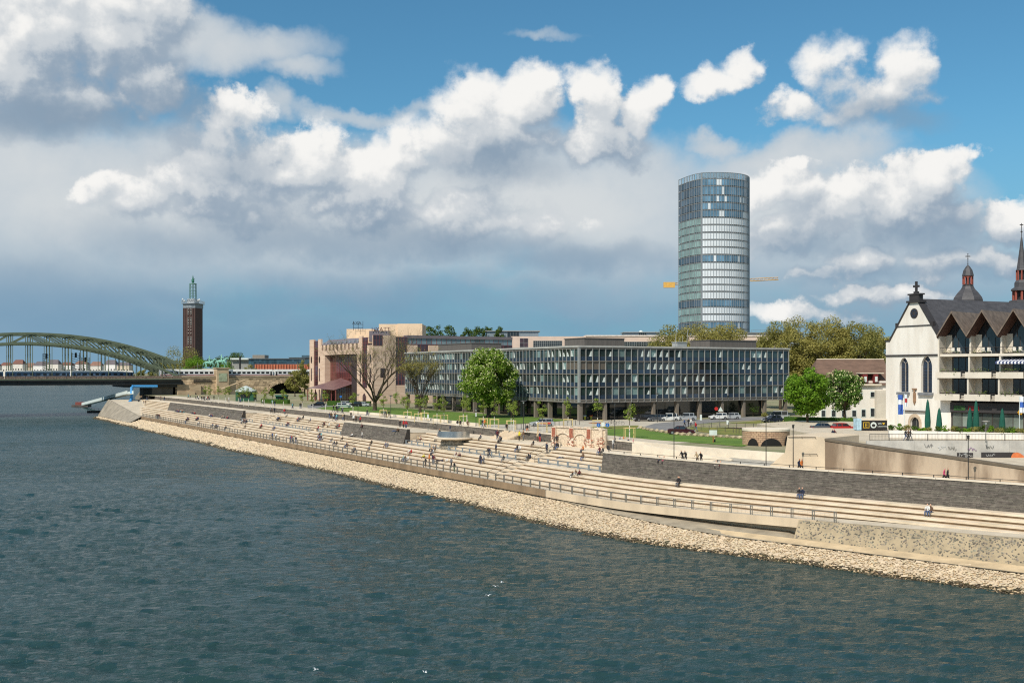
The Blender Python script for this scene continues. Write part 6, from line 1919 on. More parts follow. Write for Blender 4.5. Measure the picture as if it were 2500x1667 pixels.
# ---------------------------------------------------------------- church terrace
ZT = 9.6
def build_terrace():
    XA, XB, YA = 49.5, 96.0, 149.0
    mb = MB(); poly = [(XA, YA), (XB, YA), (130, 150), (130, 215), (60, 215), (46, 200), (47.0, 160)]
    me_o = MB().prism(poly, 8.0, ZT).build('terrace', M_PAVE); me_o['kind'] = 'structure'; me_o['label'] = 'paved church terrace above the riverside path'
    r = thing('terrace_wall', ((XA + XB) / 2, YA, ZP), 'grey concrete terrace wall with faint graffiti and dark banners', 'wall')
    G_ = mat('terrace_concrete', srgb(184, 180, 172), .9, .12, .5, bump=.3)
    n = 7
    for i in range(n):
        x0, x1 = XA + (XB - XA) * i / n, XA + (XB - XA) * (i + 1) / n
        MB().box(x0 + .01, x1 - .01, YA - .4, YA - .02, ZP - .3, ZT + .12).build('wall_panel', G_, r)
    for (p0, p1, y0, y1, m_) in ((2337, 2376, 1105, 1117, M_TRIM), (2396, 2478, 1104, 1117, M_TRIM)):
        a, b = PY(p0, y0, YA - .5), PY(p1, y1, YA - .5)
        MB().box(a[0], b[0], YA - .46, YA - .42, b[2], a[2]).build('banner', m_, r)
    # scribbled tags: thin curved strokes
    rr = random.Random(8)
    for k, (px, py, c) in enumerate(((2269, 1088, srgb(90, 90, 94)), (2301, 1093, srgb(200, 204, 206)), (2326, 1094, srgb(110, 108, 104)), (2374, 1095, srgb(140, 80, 150)), (2416, 1090, srgb(100, 104, 100)), (2352, 1111, srgb(210, 210, 206)), (2366, 1113, srgb(210, 210, 206)), (2420, 1112, srgb(200, 200, 198)))):
        m = MB(); p = PY(px, py, YA - .5); pts = []
        for q in range(14): pts.append((p[0] + (q - 7) * .09 + rr.uniform(-.1, .1), YA - .49, p[2] + rr.uniform(-.3, .3)))
        m.tube(pts, .03, 3); m.build('graffiti_tag', mat('spray_%d' % k, c, .7), r)
    a, b = PY(2468, 1105, YA - .5), PY(2498, 1136, YA - .5)
    pts = [((a[0] + b[0]) / 2 + .95 * math.cos(k * .5236) * (1 + .15 * math.sin(k * 2)), YA - .47, (a[2] + b[2]) / 2 + .95 * math.sin(k * .5236)) for k in range(12)]
    MB().slab(pts, (0, -1, 0), .03).build('orange_mural', mat('mural_orange', srgb(214, 120, 70), .8, .1, 2), r, fix=True)
    # terrace railing with bars
    r = thing('terrace_railing', ((XA + XB) / 2, YA + .1, ZT), 'dark barred railing along the church terrace edge', 'railing')
    m = MB(); m.tube([(XA + .6, YA + .1, ZT + 1.05), (XB, YA + .1, ZT + 1.05)], .03, 4); m.build('top_rail', M_DARKST, r)
    m = MB(); m.tube([(XA + .6, YA + .1, ZT + .2), (XB, YA + .1, ZT + .2)], .025, 4); m.build('bottom_rail', M_DARKST, r)
    x = XA + .6; m = MB()
    while x < XB: m.tube([(x, YA + .1, ZT + .2), (x, YA + .1, ZT + 1.05)], .012, 3, cap=False); x += .2
    o = m.build('bars', M_DARKST, r); o['kind'] = 'stuff'
    x = XA + .6
    while x < XB: MB().box(x - .03, x + .03, YA + .06, YA + .14, ZT + .1, ZT + 1.1).build('post', M_DARKST, r); x += 2.7
    # white planter wall
    pw = thing('planter_wall', (66, 156, ZT), 'white planter wall with shrubs before the church', 'wall')
    pa, pb = PY(2170, 0, 158), PY(2520, 0, 152)
    A, Bv = Vector((pa[0], 158)), Vector((pb[0] + 8, 151.6)); d = (Bv - A).normalized(); n_ = Vector((-d.y, d.x)); L = (Bv - A).length
    for i in range(8):
        a, b = A + d * (L * i / 8 + .01), A + d * (L * (i + 1) / 8 - .01)
        MB().prism([a[:], b[:], (b + n_ * 1.2)[:], (a + n_ * 1.2)[:]], ZT - .1, ZT + 1.05 - .25 * (i / 8)).build('wall_block', M_WHITE, pw)
    return A, d, n_, L
PLW = build_terrace()

# ---------------------------------------------------------------- ruined brick arches
def build_ruins():
    Yr = P(1345, 1085, ZP)[1]
    a = Vector(P(1344, 1086, ZP)); b = Vector(P(1477, 1095, ZP)); b.z = a.z
    L = (b - a).length; u = (b - a) / L; n = Vector((u.y, -u.x, 0))
    T = lambda p: (a.x + u.x * p[0] + n.x * p[1], a.y + u.y * p[0] + n.y * p[1], a.z + p[2])
    r = thing('ruined_arch_wall', tuple((a + b) / 2), 'ruined pale stone wall with blind arches and red brick patches', 'ruin')
    PST = mat('ruin_plaster', srgb(226, 210, 188), .9, .14, 1.2, col2=srgb(206, 182, 156), bump=.5)
    RB = mat('ruin_brick', srgb(160, 96, 74), .9, .2, 3, bump=.4)
    RST = mat('ruin_rubble', srgb(214, 194, 168), .9, .2, 3.5, bump=.8, bscale=6)
    h = 2.95
    MB(T).box(0, L, -.6, -.12, 0, h).build('wall_back', RST, r)
    rr = random.Random(2)
    piers = [0.07, .40, .72, .93]
    for i, q in enumerate(piers):
        w = L * (.085 if i < 3 else .07)
        MB(T).box(L * q - w / 2 * .9, L * q + w / 2 * .9, -.12, .12, 0, h + rr.uniform(-.1, .1)).build('pier', PST if i < 3 else RST, r)
        if i < 3:
            MB(T).box(L * q - w * .36, L * q + w * .36, .12, .2, h * .48, h * .98).build('brick_patch', RB, r)
        for k in range(26):       # broken bricks around the pier
            x, z = L * q + rr.uniform(-.6, .6) * w * 1.6, rr.uniform(0, h * .55)
            MB(T).box(x - .13, x + .13, .1, .15 + rr.uniform(0, .04), z, z + .09).build('brick', RB, r)
    for (q0, q1) in ((.12, .355), (.445, .675)):
        c, ra = L * (q0 + q1) / 2, L * (q1 - q0) / 2
        for k in range(15):
            t = math.pi * (k + .5) / 15; t0, t1 = math.pi * k / 15, math.pi * (k + 1) / 15
            pts = [(c + ra * f * math.cos(t_), .06, h * .42 + ra * .62 * f * math.sin(t_)) for f, t_ in ((.94, t0), (.94, t1), (1.08, t1), (1.08, t0))]
            MB().slab([T(p) for p in pts], tuple(-n), .2).build('arch_stone', PST, r, fix=True)
        MB(T).box(c - ra * .95, c + ra * .95, -.14, -.05, 0, h * .42).build('infill', RST, r)
    for k in range(16):
        x = L * k / 16; MB(T).box(x + .02, x + L / 16 - .02, -.55, .05, h, h + rr.uniform(.08, .3)).build('cap_stone', PST, r)
    # round ruin with small arches
    c = P(1882, 1094, ZU - .35); R0 = 56 / FPX * c[1]
    c = (c[0], c[1] + R0 * .9)
    r2 = thing('round_ruin', (c[0], c[1], ZU - 1), 'round low stone ruin with two dark arched openings', 'ruin')
    BRK = mat('ruin_buff_brick', srgb(196, 164, 132), .9, .15, 1.5, col2=srgb(172, 138, 112), stretch=(1, 1, 3), bump=.5)
    z0 = ZP - .4; zt = HEYE - (1052 - HOR) * (c[1] - R0 * .5) / FPX
    nn = 40; items = []
    MB().lathe(c[0], c[1], [(R0 - .25, z0), (R0 - .25, zt)], nn).build('core', mat('ruin_core', srgb(120, 100, 80), .95), r2)
    rows = 12
    for k in range(rows):
        for i in range(nn):
            an = 2 * math.pi * (i + .5 * (k % 2)) / nn
            if math.sin(an) > .35: continue
            z = z0 + (zt - z0) * (k + .5) / rows
            x, y = c[0] + (R0 - .1) * math.cos(an), c[1] + (R0 - .1) * math.sin(an)
            items.append(((-math.sin(an), math.cos(an)), (x, y, z), (2 * math.pi * R0 / nn - .03, .35, (zt - z0) / rows - .03)))
    pieces(r2, 'stone_block', BRK, items, 300)
    MB().lathe(c[0], c[1], [(R0 + .15, zt), (R0 + .15, zt + .3), (R0 * .9, zt + .32)], nn).build('cap_ring', M_COPE, r2)
    for px, w, hh in ((1841, .9, 1.3), (1880, 1.55, 1.35), (1921, .75, 1.6)):
        ang = math.asin(max(-1, min(1, ((px - 1250) / FPX * (c[1] - R0 * .8) - c[0]) / R0)))
        o_ = (c[0] + (R0 + .12) * math.sin(ang), c[1] - (R0 + .12) * math.cos(ang)); uu = (math.cos(ang), math.sin(ang))
        TT = lambda p: (o_[0] + uu[0] * p[0], o_[1] + uu[1] * p[0] + 0 * p[1], p[2])
        zz = ZU - .25
        pts = [TT((w * math.cos(math.pi * k / 10), 0, zz + hh * math.sin(math.pi * k / 10))) for k in range(11)]
        MB().slab(pts, (uu[1], -uu[0], 0), .1).build('opening_shade_plate', mat('opening_shade', srgb(24, 22, 20), .9), r2, fix=True)  # near-black plate on the stones, painting the shade inside an arched opening
build_ruins()

# ---------------------------------------------------------------- round steel viewing platform
def build_platform():
    c = B(s_at(1108, 2.4), 2.4, 0); R0 = 37 / FPX * c[1]
    c = Vector((c[0], c[1], 0)); zf = HEYE - (1073 - HOR) * (c.y - R0) / FPX
    r = thing('viewing_platform', (c.x, c.y, ZL), 'round viewing platform with curved polished steel parapet on a stone drum', 'platform')
    MB().lathe(c.x, c.y, [(R0 * 1.28, zf - .02), (R0 * 1.34, zf + .12), (R0 * 1.34, zf + .3), (R0 * 1.2, zf + .32)], 40).build('floor_disc', M_TREAD, r)
    MB().lathe(c.x, c.y, [(R0 * .9, ZL - .5), (R0 * .78, zf)], 28).build('stone_drum', mat('drum_stone', srgb(140, 132, 118), .9, .3, 2.2, bump=.8, bscale=3), r)
    rr = random.Random(6); it = []
    for k in range(9):
        for i in range(34):
            an = math.pi + math.pi * (i + .5 * (k % 2)) / 34
            q = k / 9; rad = R0 * (.9 - .12 * q) + .05
            it.append(((-math.sin(an), math.cos(an)), (c.x + rad * math.cos(an), c.y + rad * math.sin(an), ZL - .3 + (zf - ZL + .3) * (q + .05)), (R0 * .08, .18, .15)))
    pieces(r, 'drum_stone', mat('drum_blocks', srgb(168, 158, 140), .9, .2, 2, obj=.4), it, 300)
    # parapet sheet: front half of a cylinder
    m = MB(); n = 36; A, Bq = [], []
    for i in range(n + 1):
        an = R(178) + R(176) * i / n
        A.append((c.x + R0 * 1.06 * math.cos(an), c.y + R0 * 1.06 * math.sin(an), zf + .3)); Bq.append((c.x + R0 * 1.06 * math.cos(an), c.y + R0 * 1.06 * math.sin(an), zf + 1.45))
    m.strip(A, Bq); m.strip([(x * .999 + c.x * .001, y * .999 + c.y * .001, z) for x, y, z in Bq], [(x * .999 + c.x * .001, y * .999 + c.y * .001, z) for x, y, z in A])
    m.build('steel_parapet', mat('brushed_steel', srgb(190, 194, 196), .28, .1, .8, metal=.85, stretch=(1, 1, .1)), r, smooth=True)
build_platform()
# ---------------------------------------------------------------- trees
BARK = mat('bark', srgb(78, 66, 52), .9, .25, 2, bump=.6, stretch=(2, 2, .5))
BARKP = mat('painted_trunk', srgb(206, 200, 188), .9, .1, 3)
def leaf_cloud(name, centres, rads, n, size, mats_, parent, seed, flat=.75, blossom=0.0, bsize=.2, up=.25):
    """crown of single leaf faces spread through clumps; material 1 = blossoms on the outside"""
    rng = np.random.default_rng(seed)
    C = np.array(centres, float); Rr = np.array(rads, float)
    pr = Rr ** 2.2; pr /= pr.sum()
    k = rng.choice(len(C), n, p=pr)
    d = rng.normal(size=(n, 3)); d /= np.linalg.norm(d, axis=1)[:, None]
    rad = Rr[k] * rng.uniform(.25, 1.0, n) ** .55
    pos = C[k] + d * rad[:, None] * np.array([1, 1, flat])
    nrm = d + rng.normal(0, .55, (n, 3)); nrm[:, 2] += up; nrm /= np.linalg.norm(nrm, axis=1)[:, None]
    a = np.cross(nrm, rng.normal(size=(n, 3))); a /= np.linalg.norm(a, axis=1)[:, None]
    b = np.cross(nrm, a)
    s = size * rng.uniform(.6, 1.35, n)[:, None]
    mi = np.zeros(n, np.int32)
    if blossom > 0:
        top = (rng.uniform(size=n) < blossom) & (rad > Rr[k] * .72) & (d[:, 2] > -.35)
        mi[top] = 1
        s[top] *= bsize / size
        b[top] = b[top] * 0 + np.array([0, 0, 1.0]); s2 = s.copy()
    q = np.stack([pos - a * s * .5 - b * s * .3, pos + a * s * .1 - b * s * .5, pos + a * s * .55 + b * s * .05, pos + a * s * .05 + b * s * .5], 1)
    b0 = base_of(parent); q = q - np.array(b0)
    me = bpy.data.meshes.new(name)
    me.vertices.add(n * 4); me.vertices.foreach_set('co', q.reshape(-1))
    me.loops.add(n * 4); me.loops.foreach_set('vertex_index', np.arange(n * 4, dtype=np.int32))
    me.polygons.add(n); me.polygons.foreach_set('loop_start', np.arange(0, n * 4, 4, dtype=np.int32)); me.polygons.foreach_set('loop_total', np.full(n, 4, dtype=np.int32))
    for m in mats_: me.materials.append(m)
    me.polygons.foreach_set('material_index', mi)
    me.update(calc_edges=True)
    return mesh_obj(name, me, parent)
def clumps(c, rx, rz, n, seed, rmin=.18, rmax=.34, shape='round'):
    rr = random.Random(seed); out = []; rads = []
    while len(out) < n:
        x, y, z = rr.uniform(-1, 1), rr.uniform(-1, 1), rr.uniform(-1, 1)
        if x * x + y * y + z * z > 1: continue
        q = math.sqrt(x * x + y * y + z * z)
        if q < .55 and rr.random() < .6: continue
        w = 1.0
        if shape == 'egg': w = 1.05 - .38 * max(0, z) ** 1.5
        if shape == 'flatbase' and z < -.5: w = .9
        f = rr.uniform(.82, 1.0)
        r = rr.uniform(rmin, rmax) * rx
        out.append((c[0] + x * (rx - r * .6) * w * f, c[1] + y * (rx - r * .6) * w * f, c[2] + z * (rz - r * .5))); rads.append(r)
    return out, rads
def limbs(root, base, centres, r0, zsplit, seed, frac=.5, m=BARK, fork=None):
    rr = random.Random(seed)
    mb = MB(); bx, by, bz = base
    fk = Vector((bx, by, zsplit))
    mb.tube([(bx, by, bz - .2), (bx, by, bz + .3), (bx + rr.uniform(-.1, .1), by, (bz + zsplit) / 2), tuple(fk)], [r0 * 1.5, r0 * 1.1, r0 * .9, r0 * .75], 8)
    tr = mb.build('trunk', m, root)
    mb = MB()
    for c in centres:
        if rr.random() > frac: continue
        e = Vector(c); mid = fk.lerp(e, .5) + Vector((rr.uniform(-.5, .5), rr.uniform(-.5, .5), rr.uniform(0, .8)))
        mb.tube([tuple(fk - Vector((0, 0, .2))), tuple(mid), tuple(e)], [r0 * .42, r0 * .25, r0 * .07], 4, cap=False)
    if mb.v: mb.build('limbs', m, root)
    return tr
def tree(name, base, h, rx, z0, nleaf, size, lm, lab, seed, cat='tree', group=None, ncl=60, shape='round', r0=None, rmin=.18, rmax=.34, frac=.5, flat=.8, blossom=0., bsize=.25, trunk_m=BARK):
    root = thing(name, base, lab, cat, group)
    zc = (z0 + base[2] + h) / 2; rz = (base[2] + h - z0) / 2
    cs, rs = clumps((base[0], base[1], zc), rx, rz, ncl, seed, rmin, rmax, shape)
    limbs(root, base, cs, r0 or h * .022, min(z0 + rz * .35, base[2] + h * .45), seed, frac, trunk_m)
    leaf_cloud('crown', cs, rs, nleaf, size, lm, root, seed, flat, blossom, bsize)
    return root
L_CHN = [leafmat('chestnut_leaf', srgb(98, 130, 38), srgb(140, 164, 62), .3, .4), mat('blossom_cream', srgb(204, 202, 150), .8, .08, 2)]
L_CH2 = [leafmat('chestnut_leaf_dark', srgb(72, 106, 40), srgb(108, 138, 58)), MATS['blossom_cream']]
L_GRN = [leafmat('fresh_leaf', srgb(92, 132, 30), srgb(126, 160, 46), .3, .35)]
L_OLV = [leafmat('plane_leaf', srgb(150, 144, 74), srgb(178, 168, 98), .12, .4)]
L_OL2 = [leafmat('olive_leaf', srgb(136, 134, 70), srgb(162, 156, 88), .12, .4)]
L_DRK = [leafmat('far_leaf', srgb(62, 88, 34), srgb(92, 112, 44), .3)]
L_BRN = [leafmat('bud_leaf', srgb(136, 128, 62), srgb(162, 152, 80), .3)]
L_YNG = [leafmat('young_leaf', srgb(108, 130, 44), srgb(140, 154, 66), .3)]
G0 = ZU
# big single trees by the lawn
b = P(1193, 1019, G0); tree('chestnut_tree', b, 16.4, 8.0, G0 + 2.4, 26000, .4, L_CHN, 'big flowering chestnut on the lawn before the glass office', 31, ncl=120, shape='egg', r0=.55, rmin=.16, rmax=.27, blossom=.3, bsize=.28)
b = P(1972, 1042, G0); tree('maple_tree', b, 11.8, 5.2, G0 + 1.9, 14000, .34, L_GRN, 'fresh green tree with dark trunk beside the church house', 32, ncl=80, r0=.33, rmin=.17, rmax=.3)
b = P(2062, 1034, G0); tree('chestnut_tree', b, 11.6, 4.9, G0 + 2.2, 8000, .36, L_CH2, 'white flowering chestnut in front of the brown roofed house', 33, ncl=75, r0=.3, rmin=.17, rmax=.3, blossom=.26, bsize=.34)

def bare_tree(base, h, spread, seed, lab, depth=6, leaves=900, r0=.5, lm=L_BRN, nb=(3, 4), lsize=.2, name='bare_tree', upw=.55, wide=.42):
    root = thing(name, base, lab, 'tree')
    rr = random.Random(seed); mb = MB(); tips = []
    def grow(p, d, L, r, k):
        q = p + d * L * .5 + Vector((rr.uniform(-.06, .06), rr.uniform(-.06, .06), 0)) * L; e = q + d * L * .5
        mb.tube([tuple(p), tuple(q), tuple(e)], [r, r * .82, r * .62], 5 if k > 3 else 3, cap=False)
        if k == 0: tips.append(e); return
        if k <= 2: tips.append(e)
        for i in range(rr.randint(*nb) if k > 1 else 3):
            nd = (d + Vector((rr.uniform(-1, 1), rr.uniform(-1, 1), rr.uniform(-.3, .6))) * spread).normalized()
            nd.z = nd.z * (1 - upw * .3) + upw * .3; nd.normalize()
            grow(p + (e - p) * rr.uniform(.55, 1.0), nd, L * rr.uniform(.66, .88), r * .58, k - 1)
    L0 = h * .33
    m0 = MB(); m0.tube([(base[0], base[1], base[2] - .2), (base[0], base[1], base[2] + .4), (base[0], base[1], base[2] + L0 * .6)], [r0 * 1.6, r0 * 1.15, r0], 9); m0.build('trunk', BARK, root)
    st = Vector((base[0], base[1], base[2] + L0 * .3))
    for i in range(6):
        a = 2 * math.pi * i / 6 + rr.uniform(-.3, .3)
        grow(st, Vector((math.cos(a) * wide, math.sin(a) * wide, 1)).normalized(), L0 * rr.uniform(.85, 1.1), r0 * .55, depth - 1)
    o = mb.build('branches', BARK, root)
    T_ = [tuple(t) for t in tips]; rr.shuffle(T_)
    leaf_cloud('crown', T_[:1200], [.55] * len(T_[:1200]), leaves, lsize, lm, root, seed)
    return root
b = P(915, 1002, G0); bare_tree(b, 20.5, .62, 4, 'wide bare old tree with thick trunk on the hotel lawn', 7, 3600, .5, L_OL2, (2, 3), .17, wide=.8)
b = P(1026, 1007, G0); bare_tree(b, 15.0, .5, 14, 'slender half leafed tree before the office block end', 5, 5200, .3, L_BRN, (2, 4), .18, upw=.9)
# plane trees behind the office
rt = random.Random(77)
for i, (px, top, Yt, w) in enumerate(((1640, 812, 330, 60), (1700, 800, 325, 70), (1770, 806, 322, 62), (1905, 800, 300, 62), (1960, 792, 296, 66), (2030, 796, 292, 64), (2095, 794, 290, 62), (2140, 820, 300, 48), (1860, 840, 310, 40), (2000, 830, 320, 70))):
    x = (px - 1250) / FPX * Yt; h = HEYE - (top - HOR) * Yt / FPX - G0
    where = ('behind the antenna box', 'below the glass tower', 'beside the dark roof house', 'rising at the office block corner', 'behind the green maple', 'above the brown roofed house ridge', 'near the white church gable', 'squeezed against the church wall', 'peeping over the office roof end', 'filling the gap in the tree row')[i]
    tree('plane_tree', (x, Yt, G0), h + 2.6, w * 1.25 * Yt / FPX, G0 + h * .2, 17000, .36, L_OLV if i % 3 else L_OL2, 'tall olive plane tree ' + where, 100 + i, group='plane trees behind the office', ncl=110, r0=.45, frac=.35, rmin=.15, rmax=.28)
# trees by the exhibition tower and the viaduct
for i, (px, top, Yt, w, lm, lab) in enumerate((
    (440, 842, 620, 58, L_OL2, 'broad olive tree at the foot of the brick tower'), (478, 860, 600, 36, L_GRN, 'bright green tree beside the arch bridge end'), (405, 866, 640, 34, L_OL2, 'olive tree behind the end of the arch bridge'),
    (525, 868, 640, 30, L_DRK, 'dark green tree behind the rear rider'), (576, 858, 650, 34, L_DRK, 'round green tree between the riders and the hall'), (555, 880, 620, 20, L_GRN, 'low green tree beside the front rider'), (610, 885, 560, 18, L_OL2, 'thin brownish tree behind the express train'),
    (744, 872, 455, 22, L_OL2, 'olive leafing tree against the hotel corner'), (720, 905, 448, 22, L_OL2, 'low olive tree in front of the viaduct arch side'))):
    x = (px - 1250) / FPX * Yt; h = HEYE - (top - HOR) * Yt / FPX - G0
    tree('leafy_tree', (x, Yt, G0), h, w * 1.15 * Yt / FPX, G0 + h * .14, 6500 if i < 5 else 2600, .5, lm, lab, 140 + i, group=None, ncl=40, r0=.3, frac=.4)
for i, (px, top, Yt, w) in enumerate(((1050, 806, 455, 16), (1072, 804, 460, 18), (1098, 803, 452, 18), (1140, 806, 458, 14), (1168, 802, 454, 20), (1190, 806, 460, 14), (1218, 805, 452, 14))):
    x = (px - 1250) / FPX * Yt; h = HEYE - (top - HOR) * Yt / FPX - G0
    tree('tall_tree', (x, Yt, G0), h + 2, w * 1.5 * Yt / FPX, G0 + h * .5, 2600, .5, L_DRK, 'green treetop showing above the hotel roof edge', 170 + i, group='treetops behind the hotel', ncl=70, r0=.3, frac=.3)
# far bank trees under the arch
for i in range(26):
    px = -30 + i * 17 + rt.uniform(-6, 6); Yt = 1620 + rt.uniform(0, 90) if px < 330 else 760 + rt.uniform(0, 60)
    k = Yt / FPX; top = rt.uniform(884, 900); zg = 3.2 if Yt > 1000 else G0
    h = HEYE - (top - HOR) * k - zg; x = (px - 1250) * k
    tree('far_tree', (x, Yt, zg), h, rt.uniform(10, 17) * k, zg + h * .1, 420, 1.5, (L_DRK, L_OL2, L_BRN)[i % 3], ('green', 'olive', 'brownish')[i % 3] + ' far tree in the row across the river bend', 200 + i, group='%s trees across the river bend' % ('green', 'olive', 'brownish')[i % 3], ncl=14, r0=.4, frac=.2)
# trees behind the church gap and along the road
def shrub(px, py, z, w, h, lm, lab, seed, n=700, size=.16, name='shrub', Yfix=None, group=None):
    b_ = P(px, py, z) if Yfix is None else PY(px, py, Yfix)
    r_ = thing(name, b_, lab, 'shrub', group)
    cs, rs = clumps((b_[0], b_[1], b_[2] + h * .5), w / 2, h / 2, 14, seed, .3, .5)
    m = MB(); rr = random.Random(seed)
    for k in range(5): m.tube([(b_[0], b_[1], b_[2] - .05), cs[k]], [.03, .012], 3)
    m.build('stems', BARK, r_)
    leaf_cloud('foliage', cs, rs, n, size, lm, r_, seed)
    return r_
for i, (px, py, w, h, lm, lab) in enumerate(((1537, 1023, 3.6, 3.0, L_YNG, 'yellow green bush before the office lobby'), (1690, 1018, 3.2, 1.3, L_BRN, 'low brownish bush by the parked cars'), (1809, 1016, 2.0, 1.4, L_YNG, 'small yellow green bush at the road end'), (1838, 1016, 3.4, 3.4, L_DRK, 'dark green bush at the office corner'), (1868, 1018, 2.0, 1.2, L_OL2, 'small olive bush by the last pillar'),
    (1245, 1012, 3.2, 4.2, L_CHN[:1], 'dark laurel in the shade of the flowering chestnut'), (968, 986, 3.0, 4.0, L_GRN, 'bright green shrub between hotel and office'), (985, 990, 3.0, 3.2, L_GRN, 'leafy shrub under the slender half leafed tree'))):
    shrub(px, py, G0, w, h, lm, lab, 300 + i)
# hedges: clipped boxes of leaves
def hedge(a, b, z, h, th, lab, seed, lm=L_GRN, n=2600):
    A, Bv = Vector(a), Vector(b); d = (Bv - A).normalized(); L = (Bv - A).length
    r_ = thing('hedge', tuple((A + Bv) / 2), lab, 'hedge')
    nrm = Vector((-d.y, d.x, 0))
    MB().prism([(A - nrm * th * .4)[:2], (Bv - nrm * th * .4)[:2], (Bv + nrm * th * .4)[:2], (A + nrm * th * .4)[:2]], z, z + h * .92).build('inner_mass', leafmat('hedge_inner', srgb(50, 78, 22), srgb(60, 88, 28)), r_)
    rr = random.Random(seed); cs = [tuple(A + d * rr.uniform(0, L) + nrm * rr.uniform(-.4, .4) * th + Vector((0, 0, rr.uniform(.1, .92) * h))) for _ in range(int(L * 8))]
    leaf_cloud('foliage', cs, [th * .3] * len(cs), n, .17, lm, r_, seed)
hedge(P(1915, 1036, G0), P(2092, 1040, G0), G0, 1.7, 1.2, 'clipped green hedge behind the two trees by the church house', 41)
hedge(P(800, 990, G0), P(905, 991, G0), G0, 1.6, 1.2, 'clipped hedge below the hotel atrium', 42, L_DRK, 1800)
hedge(P(640, 983, G0), P(705, 986, G0), G0, 1.5, 1.2, 'low hedge beside the green kiosk', 43, L_YNG, 1200)
# shrubs on the planter wall
A_, d_, n_, L_ = PLW
for i in range(26):
    p = A_ + d_ * (L_ * (i + .5) / 26) + n_ * .6
    b_ = (p.x, p.y, ZT + 1.0 - .25 * i / 26)
    col = ('dark green', 'bright green', 'olive')[i % 3]
    r_ = thing('planter_shrub', b_, 'small %s shrub on the white planter wall' % col, 'shrub', col + ' shrubs on the planter wall')
    h = rt.uniform(.8, 1.4); cs, rs = clumps((b_[0], b_[1], b_[2] + h * .4), rt.uniform(.6, 1.0), h * .5, 6, 400 + i, .35, .6)
    leaf_cloud('foliage', cs, rs, 320, .15, (L_DRK, L_GRN, L_OL2)[i % 3], r_, 400 + i)

# ---------------------------------------------------------------- young promenade trees in stake frames
M_STK = mat('stake_wood', srgb(214, 190, 128), .8, .1, 3)
def young_trees():
    near = [(936, 1019), (995, 1024), (1021, 1029), (1036, 1026), (1067, 1034), (1084, 1033), (1131, 1036), (1140, 1038), (1180, 1043), (1207, 1045), (1248, 1049), (1254, 1053), (1324, 1056), (1387, 1045), (1459, 1047), (1537, 1070)]
    far = [(501, 981), (513, 982), (534, 984), (551, 985), (559, 983), (582, 988), (595, 990), (607, 991), (623, 992), (645, 993), (665, 996), (692, 998), (738, 1002), (764, 1004), (795, 1007), (862, 1013)]
    protos = {}
    rr = random.Random(5)
    near_lab = ['beside the bare old tree', 'opposite the office block end', 'next to the lamp on the promenade', 'before the slender half leafed tree', 'beside the white info sign', 'above the round steel platform', 'by the bench wall sitters', 'at the end of the bench wall', 'shading the stairs gap',
                'before the chestnut trunk', 'twinned beside another sapling', 'twinned at the forecourt corner', 'in front of the patterned car', 'behind the brick arches', 'beside the blue round signs', 'on the ramp below the lawn strip']
    for i, (px, py) in enumerate(near + far):
        b = P(px, py, ZU); isn = i < len(near)
        h = rr.uniform(5.2, 6.6) if isn else rr.uniform(4.2, 5.6)
        k = i % 4
        lab = 'young tree with whitewashed trunk ' + (near_lab[i] if isn else 'in the row near the green kiosk')
        if k not in protos:
            r = thing('young_tree', b, lab, 'tree', 'young promenade trees')
            m = MB(); m.tube([(b[0], b[1], b[2] - .1), (b[0], b[1], b[2] + 2.1)], [.09, .075], 6); m.build('painted_trunk', BARKP, r)
            m = MB(); m.tube([(b[0], b[1], b[2] + 2.05), (b[0], b[1], b[2] + h * .9)], [.06, .02], 5)
            cs, rs = clumps((b[0], b[1], b[2] + h * .68), 1.15, h * .3, 12, 500 + k, .3, .5)
            for c in cs: m.tube([(b[0], b[1], c[2] - .5), c], [.025, .01], 3)
            m.build('trunk', BARK, r)
            leaf_cloud('crown', cs, rs, 330, .2, L_YNG, r, 500 + k)
            protos[k] = r
        else:
            c = copy_tree(protos[k], b, rr.uniform(0, 6.28)); c['label'] = lab; WL[c.name] = Vector(b)
            c['group'] = 'young promenade trees'
        if isn and i not in (7, 11):
            flab = 'pale wooden stake frame around the sapling ' + near_lab[i]
            if 'f' not in protos:
                f = thing('stake_frame', b, flab, 'tree guard', 'sapling stake frames')
                for sx in (-.8, .8):
                    for sy in (-.35, .35):
                        MB().tube([(b[0] + sx, b[1] + sy, b[2] - .1), (b[0] + sx, b[1] + sy, b[2] + 1.75)], .05, 5).build('stake', M_STK, f)
                for sy in (-.4, .4): MB().box(b[0] - .85, b[0] + .85, b[1] + sy - .03, b[1] + sy + .03, b[2] + 1.6, b[2] + 1.72).build('crossbar', M_STK, f)
                protos['f'] = f
            else:
                c = copy_tree(protos['f'], b, rr.uniform(-.25, .25)); c['label'] = flab; WL[c.name] = Vector(b)
young_trees()
